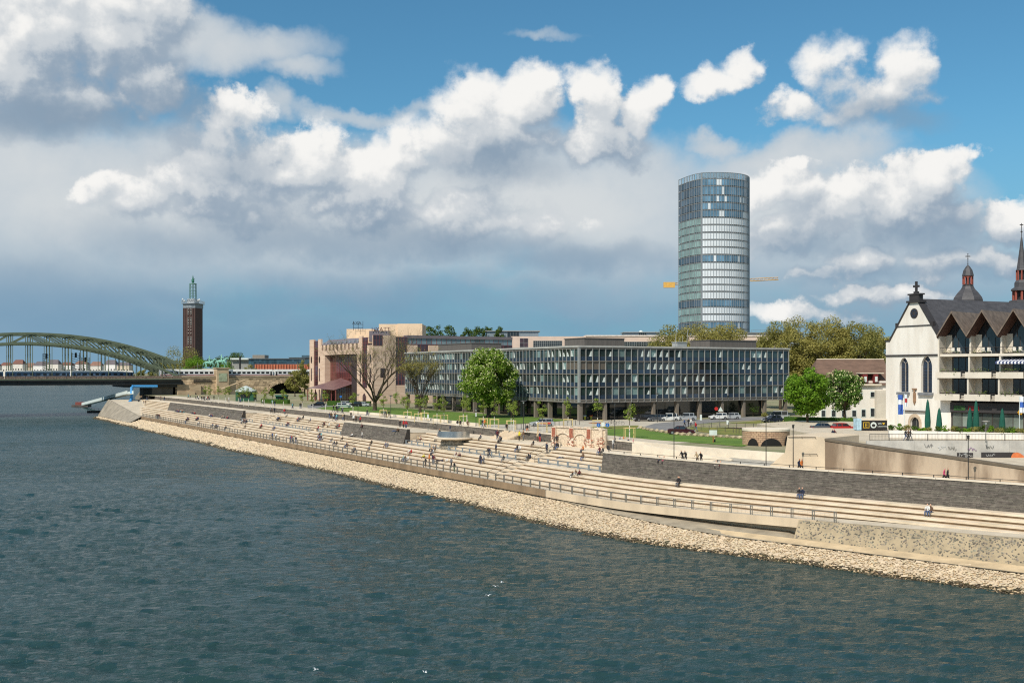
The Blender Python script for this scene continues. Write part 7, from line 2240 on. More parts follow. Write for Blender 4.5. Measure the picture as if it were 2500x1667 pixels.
# ---------------------------------------------------------------- vehicles
M_TYRE = mat('tyre_rubber', srgb(30, 30, 30), .9, .1, 4); M_RIM = mat('wheel_rim', srgb(160, 162, 164), .35, .05, 4, metal=.7)
M_CGL = glassmat('car_glass', srgb(26, 32, 36), .05, .9); M_HL = mat('headlight', srgb(220, 222, 220), .2, .05, 4); M_TL = mat('tail_light', srgb(140, 24, 20), .3, .05, 4)
M_PLATE = mat('number_plate', srgb(220, 220, 214), .5, .05, 4); M_BUMP = mat('black_trim', srgb(34, 34, 36), .6, .05, 4)
_wheel = None
def wheel_mesh():
    global _wheel
    if _wheel is None:
        m = MB(); n = 14
        for (r, y0, y1, mi) in ((.32, -.11, .11, 0), (.2, -.118, .118, 1)):
            vs = [(r * math.cos(2 * math.pi * i / n), y, r * math.sin(2 * math.pi * i / n)) for y in (y0, y1) for i in range(n)]
            m.add(vs, [tuple(range(n)), tuple(range(2 * n - 1, n - 1, -1))] + [(i, n + i, n + (i + 1) % n, (i + 1) % n) for i in range(n)], mi)
        _wheel = (m.mesh('tyre', [M_TYRE, M_RIM]),)
        t = MB(); vs = [(.32 * math.cos(2 * math.pi * i / n), y, .32 * math.sin(2 * math.pi * i / n)) for y in (-.11, .11) for i in range(n)]
        t.add(vs, [tuple(range(n)), tuple(range(2 * n - 1, n - 1, -1))] + [(i, n + i, n + (i + 1) % n, (i + 1) % n) for i in range(n)])
        rm = MB(); vs = [(.2 * math.cos(2 * math.pi * i / n), y, .2 * math.sin(2 * math.pi * i / n)) for y in (-.122, .122) for i in range(n)]
        rm.add(vs, [tuple(range(n)), tuple(range(2 * n - 1, n - 1, -1))] + [(i, n + i, n + (i + 1) % n, (i + 1) % n) for i in range(n)])
        _wheel = (t.mesh('tyre', M_TYRE), rm.mesh('rim', M_RIM))
    return _wheel
def car(loc, ang, paint, lab, kind='hatch', extra=None, group=None):
    L, W, H = {'hatch': (4.2, 1.76, 1.48), 'estate': (4.7, 1.8, 1.5), 'suv': (4.6, 1.88, 1.68), 'saloon': (4.6, 1.8, 1.44), 'van': (4.8, 1.9, 1.9)}[kind]
    r = thing('parked_car', loc, lab, 'car', group)
    h2, w2 = L / 2, W / 2; zb = .24; zs = .62 + .1 * (H - 1.4); zw = .92 + .14 * (H - 1.4)
    hood, deck = (.30, .04 if kind in ('hatch', 'estate', 'suv', 'van') else .2)
    xw = h2 - L * (hood if kind != 'van' else .2)          # windscreen foot
    xr = -h2 + L * deck                                     # rear window foot
    def lof(prof, wf, name, m, par):
        mb = MB(); n = len(prof)
        vs = [(x, -wf(x, z), z) for x, z in prof] + [(x, wf(x, z), z) for x, z in prof]
        mb.add(vs, [tuple(range(n)), tuple(range(2 * n - 1, n - 1, -1))] + [(i, n + i, n + (i + 1) % n, (i + 1) % n) for i in range(n)])
        me = mb.mesh(name, m); bm = bmesh.new(); bm.from_mesh(me); bmesh.ops.recalc_face_normals(bm, faces=bm.faces); bmesh.ops.bevel(bm, geom=[e for e in bm.edges], offset=.035, segments=1, affect='EDGES', clamp_overlap=True) if name == 'body' else None
        bm.to_mesh(me); bm.free()
        return mesh_obj(name, me, par)
    body = [(h2 - .05, zb), (h2, .42), (h2 - .02, zs), (h2 - .25, zs + .12), (xw + .1, zw), (xr, zw + .03), (-h2 + .05, zw - .02), (-h2, zs), (-h2 + .02, .4), (-h2 + .1, zb)]
    bd = lof(body, lambda x, z: w2 * (1 - .10 * max(0, abs(x) / h2 - .8) * 5 * .5), 'body', paint, r)
    rf0, rf1 = xw - (H - zw) * (.95 if kind != 'van' else .6), xr + (H - zw) * (.45 if kind in ('hatch', 'suv') else .25 if kind in ('estate', 'van') else .9)
    cab = [(xw, zw - .02), (rf0, H - .07), (rf1, H - .07), (xr + .02, zw)]
    lof(cab, lambda x, z: w2 * (.93 if z < zw + .1 else .74), 'windows', M_CGL, r)
    roof = [(rf0 + .06, H - .1), (rf0 - .1, H - .02), ((rf0 + rf1) / 2, H), (rf1 + .1, H - .02), (rf1 - .05, H - .1)]
    lof(roof, lambda x, z: w2 * .76, 'roof', paint, r)
    for sx in (rf0 * .0 + (xw + xr) / 2 - .1, rf1 + .15 if kind != 'saloon' else rf1 + .05):   # pillars
        for sy in (-1, 1):
            p = MB(); p.tube([(sx, sy * w2 * .93, zw - .02), (sx, sy * w2 * .75, H - .06)], .05, 4); mesh_obj('pillar', p.mesh('pillar', paint), r)
    ty, rm = wheel_mesh()
    for x in (h2 - .82, -h2 + .82):
        for y in (-w2 + .1, w2 - .1):
            t = mesh_obj('wheel', ty, r); t.location = (x, y, .32)
            mesh_obj('rim', rm, t)
    for y in (-w2 * .68, w2 * .68):
        p = MB(); p.box(h2 - .12, h2 + .012, y - .2, y + .2, zs - .1, zs + .06); mesh_obj('headlight', p.mesh('headlight', M_HL), r)
        p = MB(); p.box(-h2 - .012, -h2 + .12, y - .16, y + .16, zs, zs + .2); mesh_obj('tail_light', p.mesh('tail_light', M_TL), r)
    p = MB(); p.box(h2 - .02, h2 + .02, -.26, .26, .4, .51); p.box(-h2 - .02, -h2 + .02, -.26, .26, .5, .61); mesh_obj('number_plate', p.mesh('plate', M_PLATE), r)
    p = MB(); p.box(h2 - .05, h2 + .006, -.6, .6, .3, .56); mesh_obj('grille', p.mesh('grille', M_BUMP), r)
    for y in (-1, 1):
        p = MB(); p.box(xw - .25, xw - .05, y * w2 * .98, y * (w2 * .98 + .16), zw + .02, zw + .16); mesh_obj('mirror', p.mesh('mirror', paint), r)
    for (x0, x1, z0, z1, m_, nm) in (extra or ()):
        p = MB()
        for y in (-1, 1): p.box(x0, x1, y * (w2 + .008) - .004, y * (w2 + .008) + .004, z0, z1)
        mesh_obj(nm, p.mesh(nm, m_), r)
    r.rotation_euler = (0, 0, ang)
    return r
def paint(name, c): return mat(name, srgb(*c), .25, .03, 1, spec=.6)
PW, PB, PS, PG, PR, PDR, PBL = paint('paint_white', (226, 226, 222)), paint('paint_black', (28, 28, 32)), paint('paint_silver', (168, 172, 174)), paint('paint_grey', (82, 86, 92)), paint('paint_red', (176, 34, 34)), paint('paint_maroon', (64, 26, 34)), paint('paint_blue', (34, 44, 66))
M_POLG = mat('police_green', srgb(40, 120, 92), .4); M_POLB = mat('police_blue', srgb(30, 70, 150), .3)
c = car(P(840, 996, ZU), R(8), PW, 'white police car with green stripe parked at the lawn corner', 'estate', [(-2.0, 2.0, .6, .76, M_POLG, 'green_stripe')])
p = MB(); p.box(-.2, .15, -.5, .5, 1.5, 1.6); mesh_obj('light_bar', p.mesh('light_bar', M_POLB), c)
car(P(848, 991, ZU), R(14), PW, 'plain white estate car behind the police car', 'estate')
car(P(869, 992, ZU), R(160), PB, 'black hatchback beside the silver car by the hedge', 'hatch')
car(P(885, 992, ZU), R(170), PS, 'silver saloon next to the bare old tree', 'saloon')
car(P(776, 992, ZU), R(190), PB, 'black car near the round hotel shrubs', 'hatch')
M_REDDEC = mat('red_decal', srgb(196, 70, 50), .4, .2, 3)
car(P(1323, 1040, ZU), R(186), PS, 'silver estate with red and white lettering behind the saplings', 'estate', [(-1.6, .4, .45, .8, M_REDDEC, 'red_decal'), (.5, 1.3, .5, .85, PW, 'white_decal')])
car(P(1572, 1028, ZU), R(196), PB, 'black estate car at the start of the parking row', 'estate')
car(P(1602, 1028, ZU), R(200), PG, 'dark grey hatchback between the black and white cars', 'hatch')
car(P(1631, 1027.5, ZU), R(197), PW, 'white off-road car in the parking row', 'suv')
car(P(1673, 1026, ZU), R(190), PS, 'silver compact van beside the white off-road car', 'suv')
car(P(1754, 1023.5, ZU), R(188), PW, 'white hatchback parked at the curb end', 'hatch')
car(P(1784, 1023, ZU), R(186), PS, 'silver hatchback behind the white hatchback', 'hatch')
car(P(1885, 1031, ZU), R(200), PBL, 'dark blue hatchback by the clipped hedge', 'hatch')
car(P(1900, 1024, ZU), R(190), PS, 'tall silver van behind the dark blue hatchback', 'van')
car(P(1664, 1060, ZU), R(-14), PDR, 'dark maroon saloon driving along the boulder row', 'saloon')
car(P(2060, 1053, ZU + .3), R(8), PR, 'bright red car half hidden by the stair block', 'hatch')
car(P(2012, 1052, ZU + .3), R(8), PG, 'grey green car beside the red car', 'saloon')
for i, (px, y) in enumerate(((1632, 1017), (1665, 1016), (1700, 1015))):
    car(P(px, y, ZU), R(192), (PG, PB, PS)[i], ('grey', 'black', 'silver')[i] + ' car in the shade under the raised office block', 'hatch')

# ---------------------------------------------------------------- lamps, signs, bollards, boulders, bins
def lamp(px, py, h, lab, z=ZU, style='disc', m=M_DARKST, pos=None):
    b = pos or P(px, py, z)
    r = thing('street_lamp', b, lab, 'lamp', 'promenade lamps')
    MB().tube([(b[0], b[1], b[2] - .1), (b[0], b[1], b[2] + .5), (b[0], b[1], b[2] + h)], [.1, .06, .045], 6).build('post', m, r)
    if style == 'disc':
        q = MB(); q.lathe(b[0], b[1], [(.05, b[2] + h - .15), (.55, b[2] + h), (.5, b[2] + h + .08), (.08, b[2] + h + .12)], 12); q.build('lamp_shade', m, r)
        MB().lathe(b[0], b[1], [(.1, b[2] + h - .45), (.14, b[2] + h - .2), (.1, b[2] + h - .1)], 8).build('lamp_glass', M_BLIND, r)
    else:
        MB().lathe(b[0], b[1], [(.05, b[2] + h - .35), (.13, b[2] + h - .25), (.13, b[2] + h), (.18, b[2] + h + .04), (.04, b[2] + h + .12)], 8).build('lamp_head', m, r)
lamp(954, 1022, 5.2, 'slim dark lamp beside the first lawn saplings')
lamp(874, 1013, 5.0, 'slim dark lamp near the police car')
lamp(1278, 1053, 5.4, 'dark lamp with pale globe behind the low slate wall')
lamp(1162, 1040, 3.4, 'thin lamp pole before the chestnut')
lamp(1501, 1076, 5.6, 'tall lamp behind the sitting group at the brick arches', style='box')
lamp(0, 0, 6.4, 'tall dark lamp on the near path by the ramp wall', pos=B(s_at(1645, 4.0), 4.0, ZP), style='box')
lamp(0, 0, 6.2, 'tall dark lamp before the round ruin', pos=B(s_at(1871, 5.0), 5.0, ZP), style='box')
lamp(0, 0, 5.6, 'dark lamp at the corner of the pale stair block', pos=B(s_at(1937, 2.2), 2.2, ZP), style='box')
lamp(0, 0, 5.2, 'dark lamp standing before the stained ramp wall', pos=B(s_at(2364, 2.0), 2.0, ZP), style='box')
lamp(2407, 1079, 2.9, 'pale slim lamp on the church terrace', z=ZT, m=M_STEEL)
lamp(1677, 1022, 5.0, 'street lamp with wide flat top by the parking row')
lamp(1755, 1022, 7.0, 'tall mast lamp behind the white hatchback')
lamp(1605, 1030, 6.0, 'grey street lamp beside the black estate car')
lamp(1777, 1024, 5.2, 'street lamp behind the silver hatchback', style='box')
def sign(px, py, h, lab, boards, z=ZU, m=M_STEEL, pos=None):
    b = pos or P(px, py, z); r = thing('sign_post', b, lab, 'sign')
    MB().tube([(b[0], b[1], b[2] - .1), (b[0], b[1], b[2] + h)], .045, 5).build('post', m, r)
    for (kind, dz, w, hh, mm, dx) in boards:
        zc = b[2] + h + dz
        if kind == 'rect': MB().box(b[0] + dx - w / 2, b[0] + dx + w / 2, b[1] - .09, b[1] - .05, zc - hh / 2, zc + hh / 2).build('sign_board', mm, r)
        elif kind == 'round':
            MB().slab([(b[0] + dx + w * math.cos(k * .3927), b[1] - .05, zc + w * math.sin(k * .3927)) for k in range(16)], (0, -1, 0), .04).build('round_sign', mm, r, fix=True)
        else:
            MB().slab([(b[0] + dx - w, b[1] - .05, zc - w * .8), (b[0] + dx + w, b[1] - .05, zc - w * .8), (b[0] + dx, b[1] - .05, zc + w)], (0, -1, 0), .04).build('triangle_sign', mm, r, fix=True)
    return r, b
M_SB = mat('sign_blue', srgb(30, 100, 180), .4); M_SR = mat('sign_red', srgb(190, 40, 36), .4)
r, b = sign(1472, 1062, 2.0, 'blue round path signs with white board beside the brick arches', [('round', -.3, .33, 0, M_SB, -.75), ('rect', -.2, .55, .7, M_BLIND, .0), ('round', -.3, .33, 0, M_SB, .75)])
for dx in (-.75, .75): MB().tube([(b[0] + dx - .08, b[1] - .11, b[2] + 1.55), (b[0] + dx, b[1] - .11, b[2] + 1.85), (b[0] + dx + .08, b[1] - .11, b[2] + 1.55)], .035, 4).build('sign_figure', M_BLIND, r)
sign(1741, 1098, 2.4, 'white board on a red post beside the ramp', [('rect', .2, 1.15, .75, M_BLIND, 0)], z=ZP + .2, m=M_SR)
sign(1045, 1050, 2.6, 'white info sign beside the saplings above the slate wall', [('rect', -.1, .28, .75, M_BLIND, 0)], z=ZU)
sign(1162, 1039, 2.3, 'narrow white sign before the chestnut tree', [('rect', -.1, .28, .8, M_BLIND, 0)])
sign(832, 997, 3.6, 'square blue parking sign above the police car', [('rect', -.2, .6, .6, M_SB, 0)])
sign(1756, 1040, 2.2, 'warning triangle and round sign by the curving road', [('tri', 1.1, .5, 0, M_BLIND, .25), ('round', 1.2, .35, 0, M_SR, -.6), ('rect', -.5, .4, 1.1, M_BLIND, -3.6)])
# bollards and low rail posts
M_BOL = mat('bollard_grey', srgb(90, 86, 80), .7)
bp = MB(); bp.tube([(0, 0, -.05), (0, 0, .95)], [.06, .05], 6); bp.tube([(0, 0, .95), (0, 0, 1.0)], [.07, .03], 6); bol = bp.mesh('bollard', M_BOL)
def bollards(line, n, lab, grp, z=ZU):
    for i in range(n):
        q = i / (n - 1) * (len(line) - 1); k = min(int(q), len(line) - 2); f = q - k
        p = P(line[k][0] + (line[k + 1][0] - line[k][0]) * f, line[k][1] + (line[k + 1][1] - line[k][1]) * f, z)
        o = mesh_obj('bollard', bol, None, p); tag(o, lab, 'bollard', grp)
bollards([(1692, 1048), (1790, 1056), (1826, 1061)], 11, 'thin dark bollard along the small dry lawn', 'bollards by the dry lawn')
bollards([(1696, 1042), (1850, 1046), (2000, 1051)], 16, 'thin dark bollard along the gravel path', 'bollards by the gravel path')
bollards([(1262, 1048), (1340, 1042), (1415, 1037)], 16, 'thin dark bollard on the forecourt behind the saplings', 'bollards on the forecourt')
bollards([(1860, 1036), (1935, 1040)], 5, 'short pale bollard on the grass by the hedge', 'bollards by the hedge')
# boulders lining the road
M_BLD = mat('boulder_stone', srgb(170, 154, 124), .9, .2, 1.5, bump=.5)
rb = random.Random(3)
for i in range(20):
    q = i / 19; px = np.interp(q, [0, .15, .45, 1], [1565, 1590, 1660, 1822]); py = np.interp(q, [0, .15, .45, 1], [1046, 1052, 1062, 1071.5])
    p = P(px, py, ZU); m = MB(); m.ball((0, 0, 0), (rb.uniform(.45, .75), .4, rb.uniform(.3, .45)))
    m.v = [(x * rb.uniform(.85, 1.15), y * rb.uniform(.85, 1.15), max(-.2, z * rb.uniform(.8, 1.1)) + .2) for x, y, z in m.v]
    o = mesh_obj('boulder', m.mesh('boulder', M_BLD), None, p); tag(o, 'rough pale boulder in the row between lawn strip and road', 'boulder', 'boulders along the road')
# site barriers near the office corner, bikes, bin
for i, px in enumerate((1428, 1443)):
    b = P(px, 1024, ZU); r = thing('site_barrier', b, 'yellow site post with %s top by the office corner' % ('white', 'orange')[i], 'barrier')
    MB().box(b[0] - .2, b[0] + .2, b[1] - .15, b[1] + .15, b[2], b[2] + .75).build('base', mat('site_yellow', srgb(222, 196, 60), .6), r)
    MB().box(b[0] - .32, b[0] + .32, b[1] - .2, b[1] + .2, b[2] + .75, b[2] + .95).build('top', (M_BLIND, mat('site_orange', srgb(214, 96, 50), .6))[i], r)
b = P(1777, 1036, ZU); r = thing('litter_bin', b, 'white litter bin beside the curving road', 'bin'); MB().lathe(b[0], b[1], [(.26, b[2]), (.3, b[2] + .85), (.32, b[2] + .9)], 10).build('bin_body', M_BLIND, r); MB().lathe(b[0], b[1], [(.33, b[2] + .9), (.2, b[2] + 1.0)], 10).build('lid', M_BOL, r)
def bicycle(b, ang, lab, col=M_DARKST):
    r = thing('bicycle', b, lab, 'bicycle')
    for x in (-.52, .52):
        m = MB(); m.tube([(x + .33 * math.cos(k * .5236), 0, .33 + .33 * math.sin(k * .5236)) for k in range(13)], .025, 4, cap=False); mesh_obj('wheel', m.mesh('wheel', M_TYRE), r)
    m = MB()
    for a_, b_ in (((-.52, .33), (-.1, .3)), ((-.52, .33), (-.18, .8)), ((-.18, .8), (-.1, .3)), ((-.1, .3), (.38, .78)), ((-.18, .8), (.38, .8)), ((.52, .33), (.36, .95))): m.tube([(a_[0], 0, a_[1]), (b_[0], 0, b_[1])], .022, 4)
    mesh_obj('frame', m.mesh('frame', col), r)
    m = MB(); m.tube([(.34, -.25, .98), (.34, .25, .98)], .018, 4); mesh_obj('handlebar', m.mesh('handlebar', M_BUMP), r)
    m = MB(); m.box(-.3, -.08, -.07, .07, .84, .9); mesh_obj('saddle', m.mesh('saddle', M_BUMP), r)
    r.rotation_euler = (0, 0, ang)
bicycle(P(1495, 1036, ZU), .2, 'dark bicycle parked on the forecourt'); bicycle(P(1514, 1037, ZU), -.3, 'pale bicycle parked beside the dark bicycle', M_ALU)
# office forecourt mulch ring
bb = P(1459, 1033, ZU); o = MB().lathe(bb[0], bb[1], [(1.9, ZU + .02), (1.2, ZU + .12), (.2, ZU + .16)], 16).build('mulch_bed', mat('mulch', srgb(150, 92, 56), .95, .3, 3), loc=bb); tag(o, 'round brown mulch bed on the forecourt', 'planting bed')

# ---------------------------------------------------------------- church surroundings
def parasol(px, y0, y1, Yp, lab):
    b = PY(px, y1, Yp); zt = HEYE - (y0 - HOR) * Yp / FPX; b = (b[0], b[1], ZT)
    r = thing('closed_parasol', b, lab, 'parasol', 'closed restaurant parasols')
    MB().tube([b, (b[0], b[1], zt)], .05, 6).build('pole', M_BLIND, r)
    z0 = ZT + .55; H_ = zt - z0
    MB().lathe(b[0], b[1], [(.12, z0), (.42, z0 + H_ * .08), (.46, z0 + H_ * .3), (.36, z0 + H_ * .6), (.2, z0 + H_ * .9), (.04, zt + .05)], 9).build('folded_canopy', mat('parasol_green', srgb(14, 82, 66), .8, .15, 3, stretch=(4, 4, .3)), r)
    q = MB(); q.box(b[0] - .4, b[0] + .4, b[1] - .4, b[1] + .4, ZT, ZT + .1); q.build('foot', M_BOL, r)
parasol(2265, 975, 1050, 165, 'tall closed green parasol before the church door wall'); parasol(2293, 996, 1050, 163, 'short closed green parasol at the white corner wall')
parasol(2368, 995, 1055, 161, 'short closed green parasol beside the tall one at the restaurant'); parasol(2383, 977, 1055, 160, 'tall closed green parasol before the restaurant windows'); parasol(2447, 997, 1057, 158, 'single closed green parasol below the striped awning')
M_TABLE = mat('table_red', srgb(176, 70, 60), .6); M_CHAIR = mat('chair_dark', srgb(70, 56, 48), .7)
for i in range(9):       # restaurant tables with chairs
    px = 2330 + i * 22; b = PY(px, 1052, 161 - i * .6); b = (b[0], b[1], ZT)
    t = thing('cafe_table', b, 'small %s cafe table on the church terrace' % ('red', 'pale')[i % 2], 'table', '%s terrace tables' % ('red', 'pale')[i % 2])
    q = MB(); q.lathe(b[0], b[1], [(.42, b[2] + .72), (.42, b[2] + .76)], 10); q.build('table_top', (M_TABLE, M_COPE)[i % 2], t)
    MB().tube([(b[0], b[1], b[2]), (b[0], b[1], b[2] + .72)], .04, 5).build('leg', M_DARKST, t)
    for s in (-1, 1):
        cb = (b[0] + s * .75, b[1] + .1, ZT)
        c_ = thing('cafe_chair', cb, 'brown cafe chair at the terrace tables', 'chair', 'terrace chairs')
        MB().box(cb[0] - .22, cb[0] + .22, cb[1] - .22, cb[1] + .22, ZT + .42, ZT + .47).build('seat', M_CHAIR, c_)
        MB().box(cb[0] + s * .2 - .03, cb[0] + s * .2 + .03, cb[1] - .22, cb[1] + .22, ZT + .47, ZT + .95).build('backrest', M_CHAIR, c_)
        for lx in (-.19, .19):
            for ly in (-.19, .19): MB().box(cb[0] + lx - .02, cb[0] + lx + .02, cb[1] + ly - .02, cb[1] + ly + .02, ZT, ZT + .42).build('leg', M_CHAIR, c_)
def flag(px, y1, y0, Yp, cols, lab, fw=1.0, fh=3.6, side=1, z=ZT):
    b = PY(px, y1, Yp); b = (b[0], b[1], z); zt = HEYE - (y0 - HOR) * Yp / FPX
    r = thing('flag_pole', b, lab, 'flag')
    MB().tube([b, (b[0], b[1], zt)], [.06, .035], 6).build('pole', M_BLIND, r)
    nz = len(cols)
    for i, c in enumerate(cols):
        m = MB(); z1, z0 = zt - .1 - fh * i / nz, zt - .1 - fh * (i + 1) / nz
        A_, B_ = [], []
        for k in range(7):
            x = b[0] + side * fw * k / 6; yy = b[1] + .12 * math.sin(k * 1.2 + i * .7)
            A_.append((x, yy, z0)); B_.append((x, yy, z1))
        m.strip(A_, B_); m.build('flag_cloth', c, r)
M_FB = mat('flag_blue', srgb(60, 100, 180), .8, .2, 2); M_FW = mat('flag_white', srgb(222, 226, 232), .8); M_FRD = mat('flag_red', srgb(180, 60, 60), .8, .2, 2)
flag(2192, 1050, 962, 168, [M_FB, M_FW, M_FB, M_FB], 'blue and white banner on a pole at the church door', .85, 3.1); flag(2208, 1052, 961, 165, [M_FW, M_FRD, M_FW], 'white and red banner pole beside the blue banner', .5, 1.9)
flag(2489, 1060, 966, 156, [M_FW, M_FB, M_FW], 'pale blue banner pole before the restaurant', .7, 2.4)
# promotion trailer with black panel
def trailer():
    Yp = 176.0; a, b = PY(2092, 1050, Yp), PY(2166, 1050, Yp); z0 = ZT + .1; zt = HEYE - (1022 - HOR) * Yp / FPX
    r = thing('promotion_trailer', ((a[0] + b[0]) / 2, Yp, ZT), 'black panel promotion trailer with yellow framed letter beside the church', 'trailer')
    MB().box(a[0], a[0] + .75, Yp, Yp + 1.8, z0, zt).build('end_panel', mat('trailer_pale_blue', srgb(176, 206, 220), .5, .2, 2), r)
    MB().box(a[0] + .75, b[0], Yp, Yp + 1.8, z0, zt - .25).build('side_panel', mat('trailer_black', srgb(44, 40, 40), .5, .05, 1), r)
    MB().box(a[0] + .75, b[0], Yp - .05, Yp + 1.85, zt - .25, zt).build('roof', M_COPE, r)
    my = mat('letter_yellow', srgb(214, 176, 50), .5)
    cx, cz = a[0] + 1.55, (z0 + zt) / 2 - .1
    for q in (((-.5, .5, .4, .48)), ((-.5, .5, -.48, -.4)), ((-.5, -.42, -.4, .4)), ((.42, .5, -.4, .4))): MB().box(cx + q[0], cx + q[1], Yp - .03, Yp, cz + q[2], cz + q[3]).build('frame_bar', my, r)
    lettering('E', my, r, (cx, Yp - .03, cz - .3), (1, 0), .85, .01)
    dx = cx + 1.2; MB().slab([(dx + .5 * math.cos(k * .3927), Yp - .01, cz + .5 * math.sin(k * .3927)) for k in range(16)], (0, -1, 0), .02).build('white_disc', M_BLIND, r, fix=True)
    MB().slab([(dx + .3 * math.cos(k * .3927), Yp - .035, cz - .05 + .25 * math.sin(k * .3927)) for k in range(16)], (0, -1, 0), .01).build('disc_emblem', MATS['trailer_black'], r, fix=True)
    lettering('Wir', M_BLIND, r, (dx + 1.05, Yp - .02, cz + .1), (1, 0), .42, .01); lettering('Lebensmittel', M_BLIND, r, (dx + 1.5, Yp - .02, cz - .3), (1, 0), .32, .01)
    h = (dx + 1.65, cz + .25); MB().slab([(h[0] + .02 * (16 * math.sin(t_) ** 3) / 1.6, Yp - .02, h[1] + .02 * (13 * math.cos(t_) - 5 * math.cos(2 * t_) - 2 * math.cos(3 * t_)) / 1.6) for t_ in [k * math.pi / 8 for k in range(16)]], (0, -1, 0), .02).build('heart', my, r)
trailer()
# white house with brown roof behind the trees
def house():
    Yh = 228.0; G = ZU; x = lambda p: (p - 1250) / FPX * Yh; z = lambda y: HEYE - (y - HOR) * Yh / FPX
    r = thing('white_house', (x(2080), Yh + 5, G), 'white house with long brown tiled roof and red dormers', 'house')
    MB().box(x(1990), x(2175), Yh, Yh + 10, G, z(930)).build('wall', M_WHITE, r)
    MB().box(x(2135), x(2175), Yh - 1.2, Yh, G, z(952)).build('side_wing', M_APW, r)
    rf = MB(); e = .5
    rf.add([(x(1980), Yh - e, z(940)), (x(2178), Yh - e, z(940)), (x(2178), Yh + 5, z(877)), (x(2010), Yh + 5, z(877)), (x(1980), Yh + 10.5, z(940)), (x(2178), Yh + 10.5, z(940))], [(0, 1, 2, 3), (0, 3, 4), (3, 2, 5, 4), (1, 5, 2)])
    ro = rf.build('roof', mat('brown_tiles', srgb(112, 88, 74), .85, .14, .6, stretch=(1, 1, 4), bump=.5), r)
    MB().tube([(x(2010), Yh + 5, z(876.5)), (x(2178), Yh + 5, z(876.5))], .12, 5).build('ridge', M_COPE, ro)
    MB().box(x(2098), x(2156), Yh - .6, Yh + 3, z(912), z(910)).build('dormer_roof', M_COPE, r)
    for px in (2110, 2136):
        d = MB().box(x(px - 5.5), x(px + 5.5), Yh - .7, Yh + 1, z(934), z(913)).build('dormer', mat('dormer_red', srgb(120, 44, 42), .7), r)
        MB().box(x(px - 2.5), x(px + 3.5), Yh - .76, Yh - .7, z(932), z(919)).build('dormer_window', M_BLIND, d)
    MB().box(x(2098), x(2150), Yh - .65, Yh, z(941), z(937)).build('gutter_board', M_COPE, r)
    for (px, y0, y1) in ((2130, 955, 971), (2130, 995, 1018), (2108, 998, 1018), (2085, 1000, 1018), (2060, 1000, 1018), (2100, 958, 974), (2070, 958, 974), (2040, 958, 974), (2010, 958, 974), (2035, 1000, 1018), (2010, 1000, 1018)):
        yy = Yh - (1.22 if px > 2134 else .02)
        f = MB().box(x(px - 6), x(px + 6), yy - .06, yy, z(y1), z(y0)).build('window', M_BLIND, r)
        MB().box(x(px - 4.5), x(px + 4.5), yy - .09, yy - .06, z(y1 - 2), z(y0 + 2)).build('pane', M_GLB, f)
house()

# ---------------------------------------------------------------- by the arch bridge: pipe, gangway, pontoon, kiosks
M_PIPE = mat('pipe_blue', srgb(70, 150, 206), .4, .06, 1)
Yp = 440.0
p = [PY(384, 943, 452), PY(325, 943, 446), PY(321, 946, 445), PY(321, 972, 443), PY(318, 980, 440), PY(304, 998, 432), (PY(296, 1003, 430)[0], 430, 2.6)]
r = thing('flood_pipe', p[3], 'bright blue pipe bending down to the river under the bridge', 'pipe')
MB().tube(p, .55, 8).build('pipe', M_PIPE, r)
for q in (1, 3, 4): MB().tube([p[q], tuple(Vector(p[q]).lerp(Vector(p[q + 1]), .08))], .75, 8).build('flange', M_PIPE, r)
a, b = P(205, 990, .9), PY(318, 962, 440)
r = thing('boat_gangway', a, 'long white gangway running down to the small landing stage', 'gangway')
A_, B_ = Vector(a), Vector(b); d = (B_ - A_).normalized(); n = Vector((-d.y, d.x, 0)).normalized()
m = MB(); m.slab([tuple(A_ - n * 1.2), tuple(A_ + n * 1.2), tuple(B_ + n * 1.2), tuple(B_ - n * 1.2)], (0, 0, 1), .3); m.build('deck', M_BLIND, r)
for s in (-1.2, 1.2):
    m = MB(); m.slab([tuple(A_ + n * s), tuple(B_ + n * s), tuple(B_ + n * s + Vector((0, 0, 1.5))), tuple(A_ + n * s + Vector((0, 0, 1.5)))], tuple(n), .08); m.build('side_panel', M_BLIND, r)
o = P(199, 993, 0); r = thing('landing_stage', o, 'small dark landing stage at the foot of the white gangway', 'pontoon')
MB().box(o[0] - 4.6, o[0] + 4.2, o[1] - 2, o[1] + 3, -.3, 1.1).build('float', mat('pontoon_dark', srgb(88, 78, 72), .8, .2, 1), r); MB().box(o[0] - 3, o[0] + 2, o[1] - 1, o[1] + 2, 1.1, 2.6).build('hut', mat('pontoon_red', srgb(130, 70, 62), .8), r)
o = P(240, 1007, 0); r = thing('work_pontoon', o, 'dark work pontoon with rails moored below the gangway', 'pontoon')
MB().box(o[0] - 4.5, o[0] + 4.0, o[1] - 2, o[1] + 2.5, -.3, .9).build('float', mat('pontoon_black', srgb(56, 54, 50), .8, .2, 1), r)
m = MB()
for k in range(6): m.tube([(o[0] - 4.3 + 1.7 * k, o[1] - 1.9, .9), (o[0] - 4.3 + 1.7 * k, o[1] - 1.9, 2.0)], .05, 4)
m.tube([(o[0] - 4.3, o[1] - 1.9, 2.0), (o[0] + 4.2, o[1] - 1.9, 2.0)], .05, 4); m.build('guard_rail', M_STEEL, r)
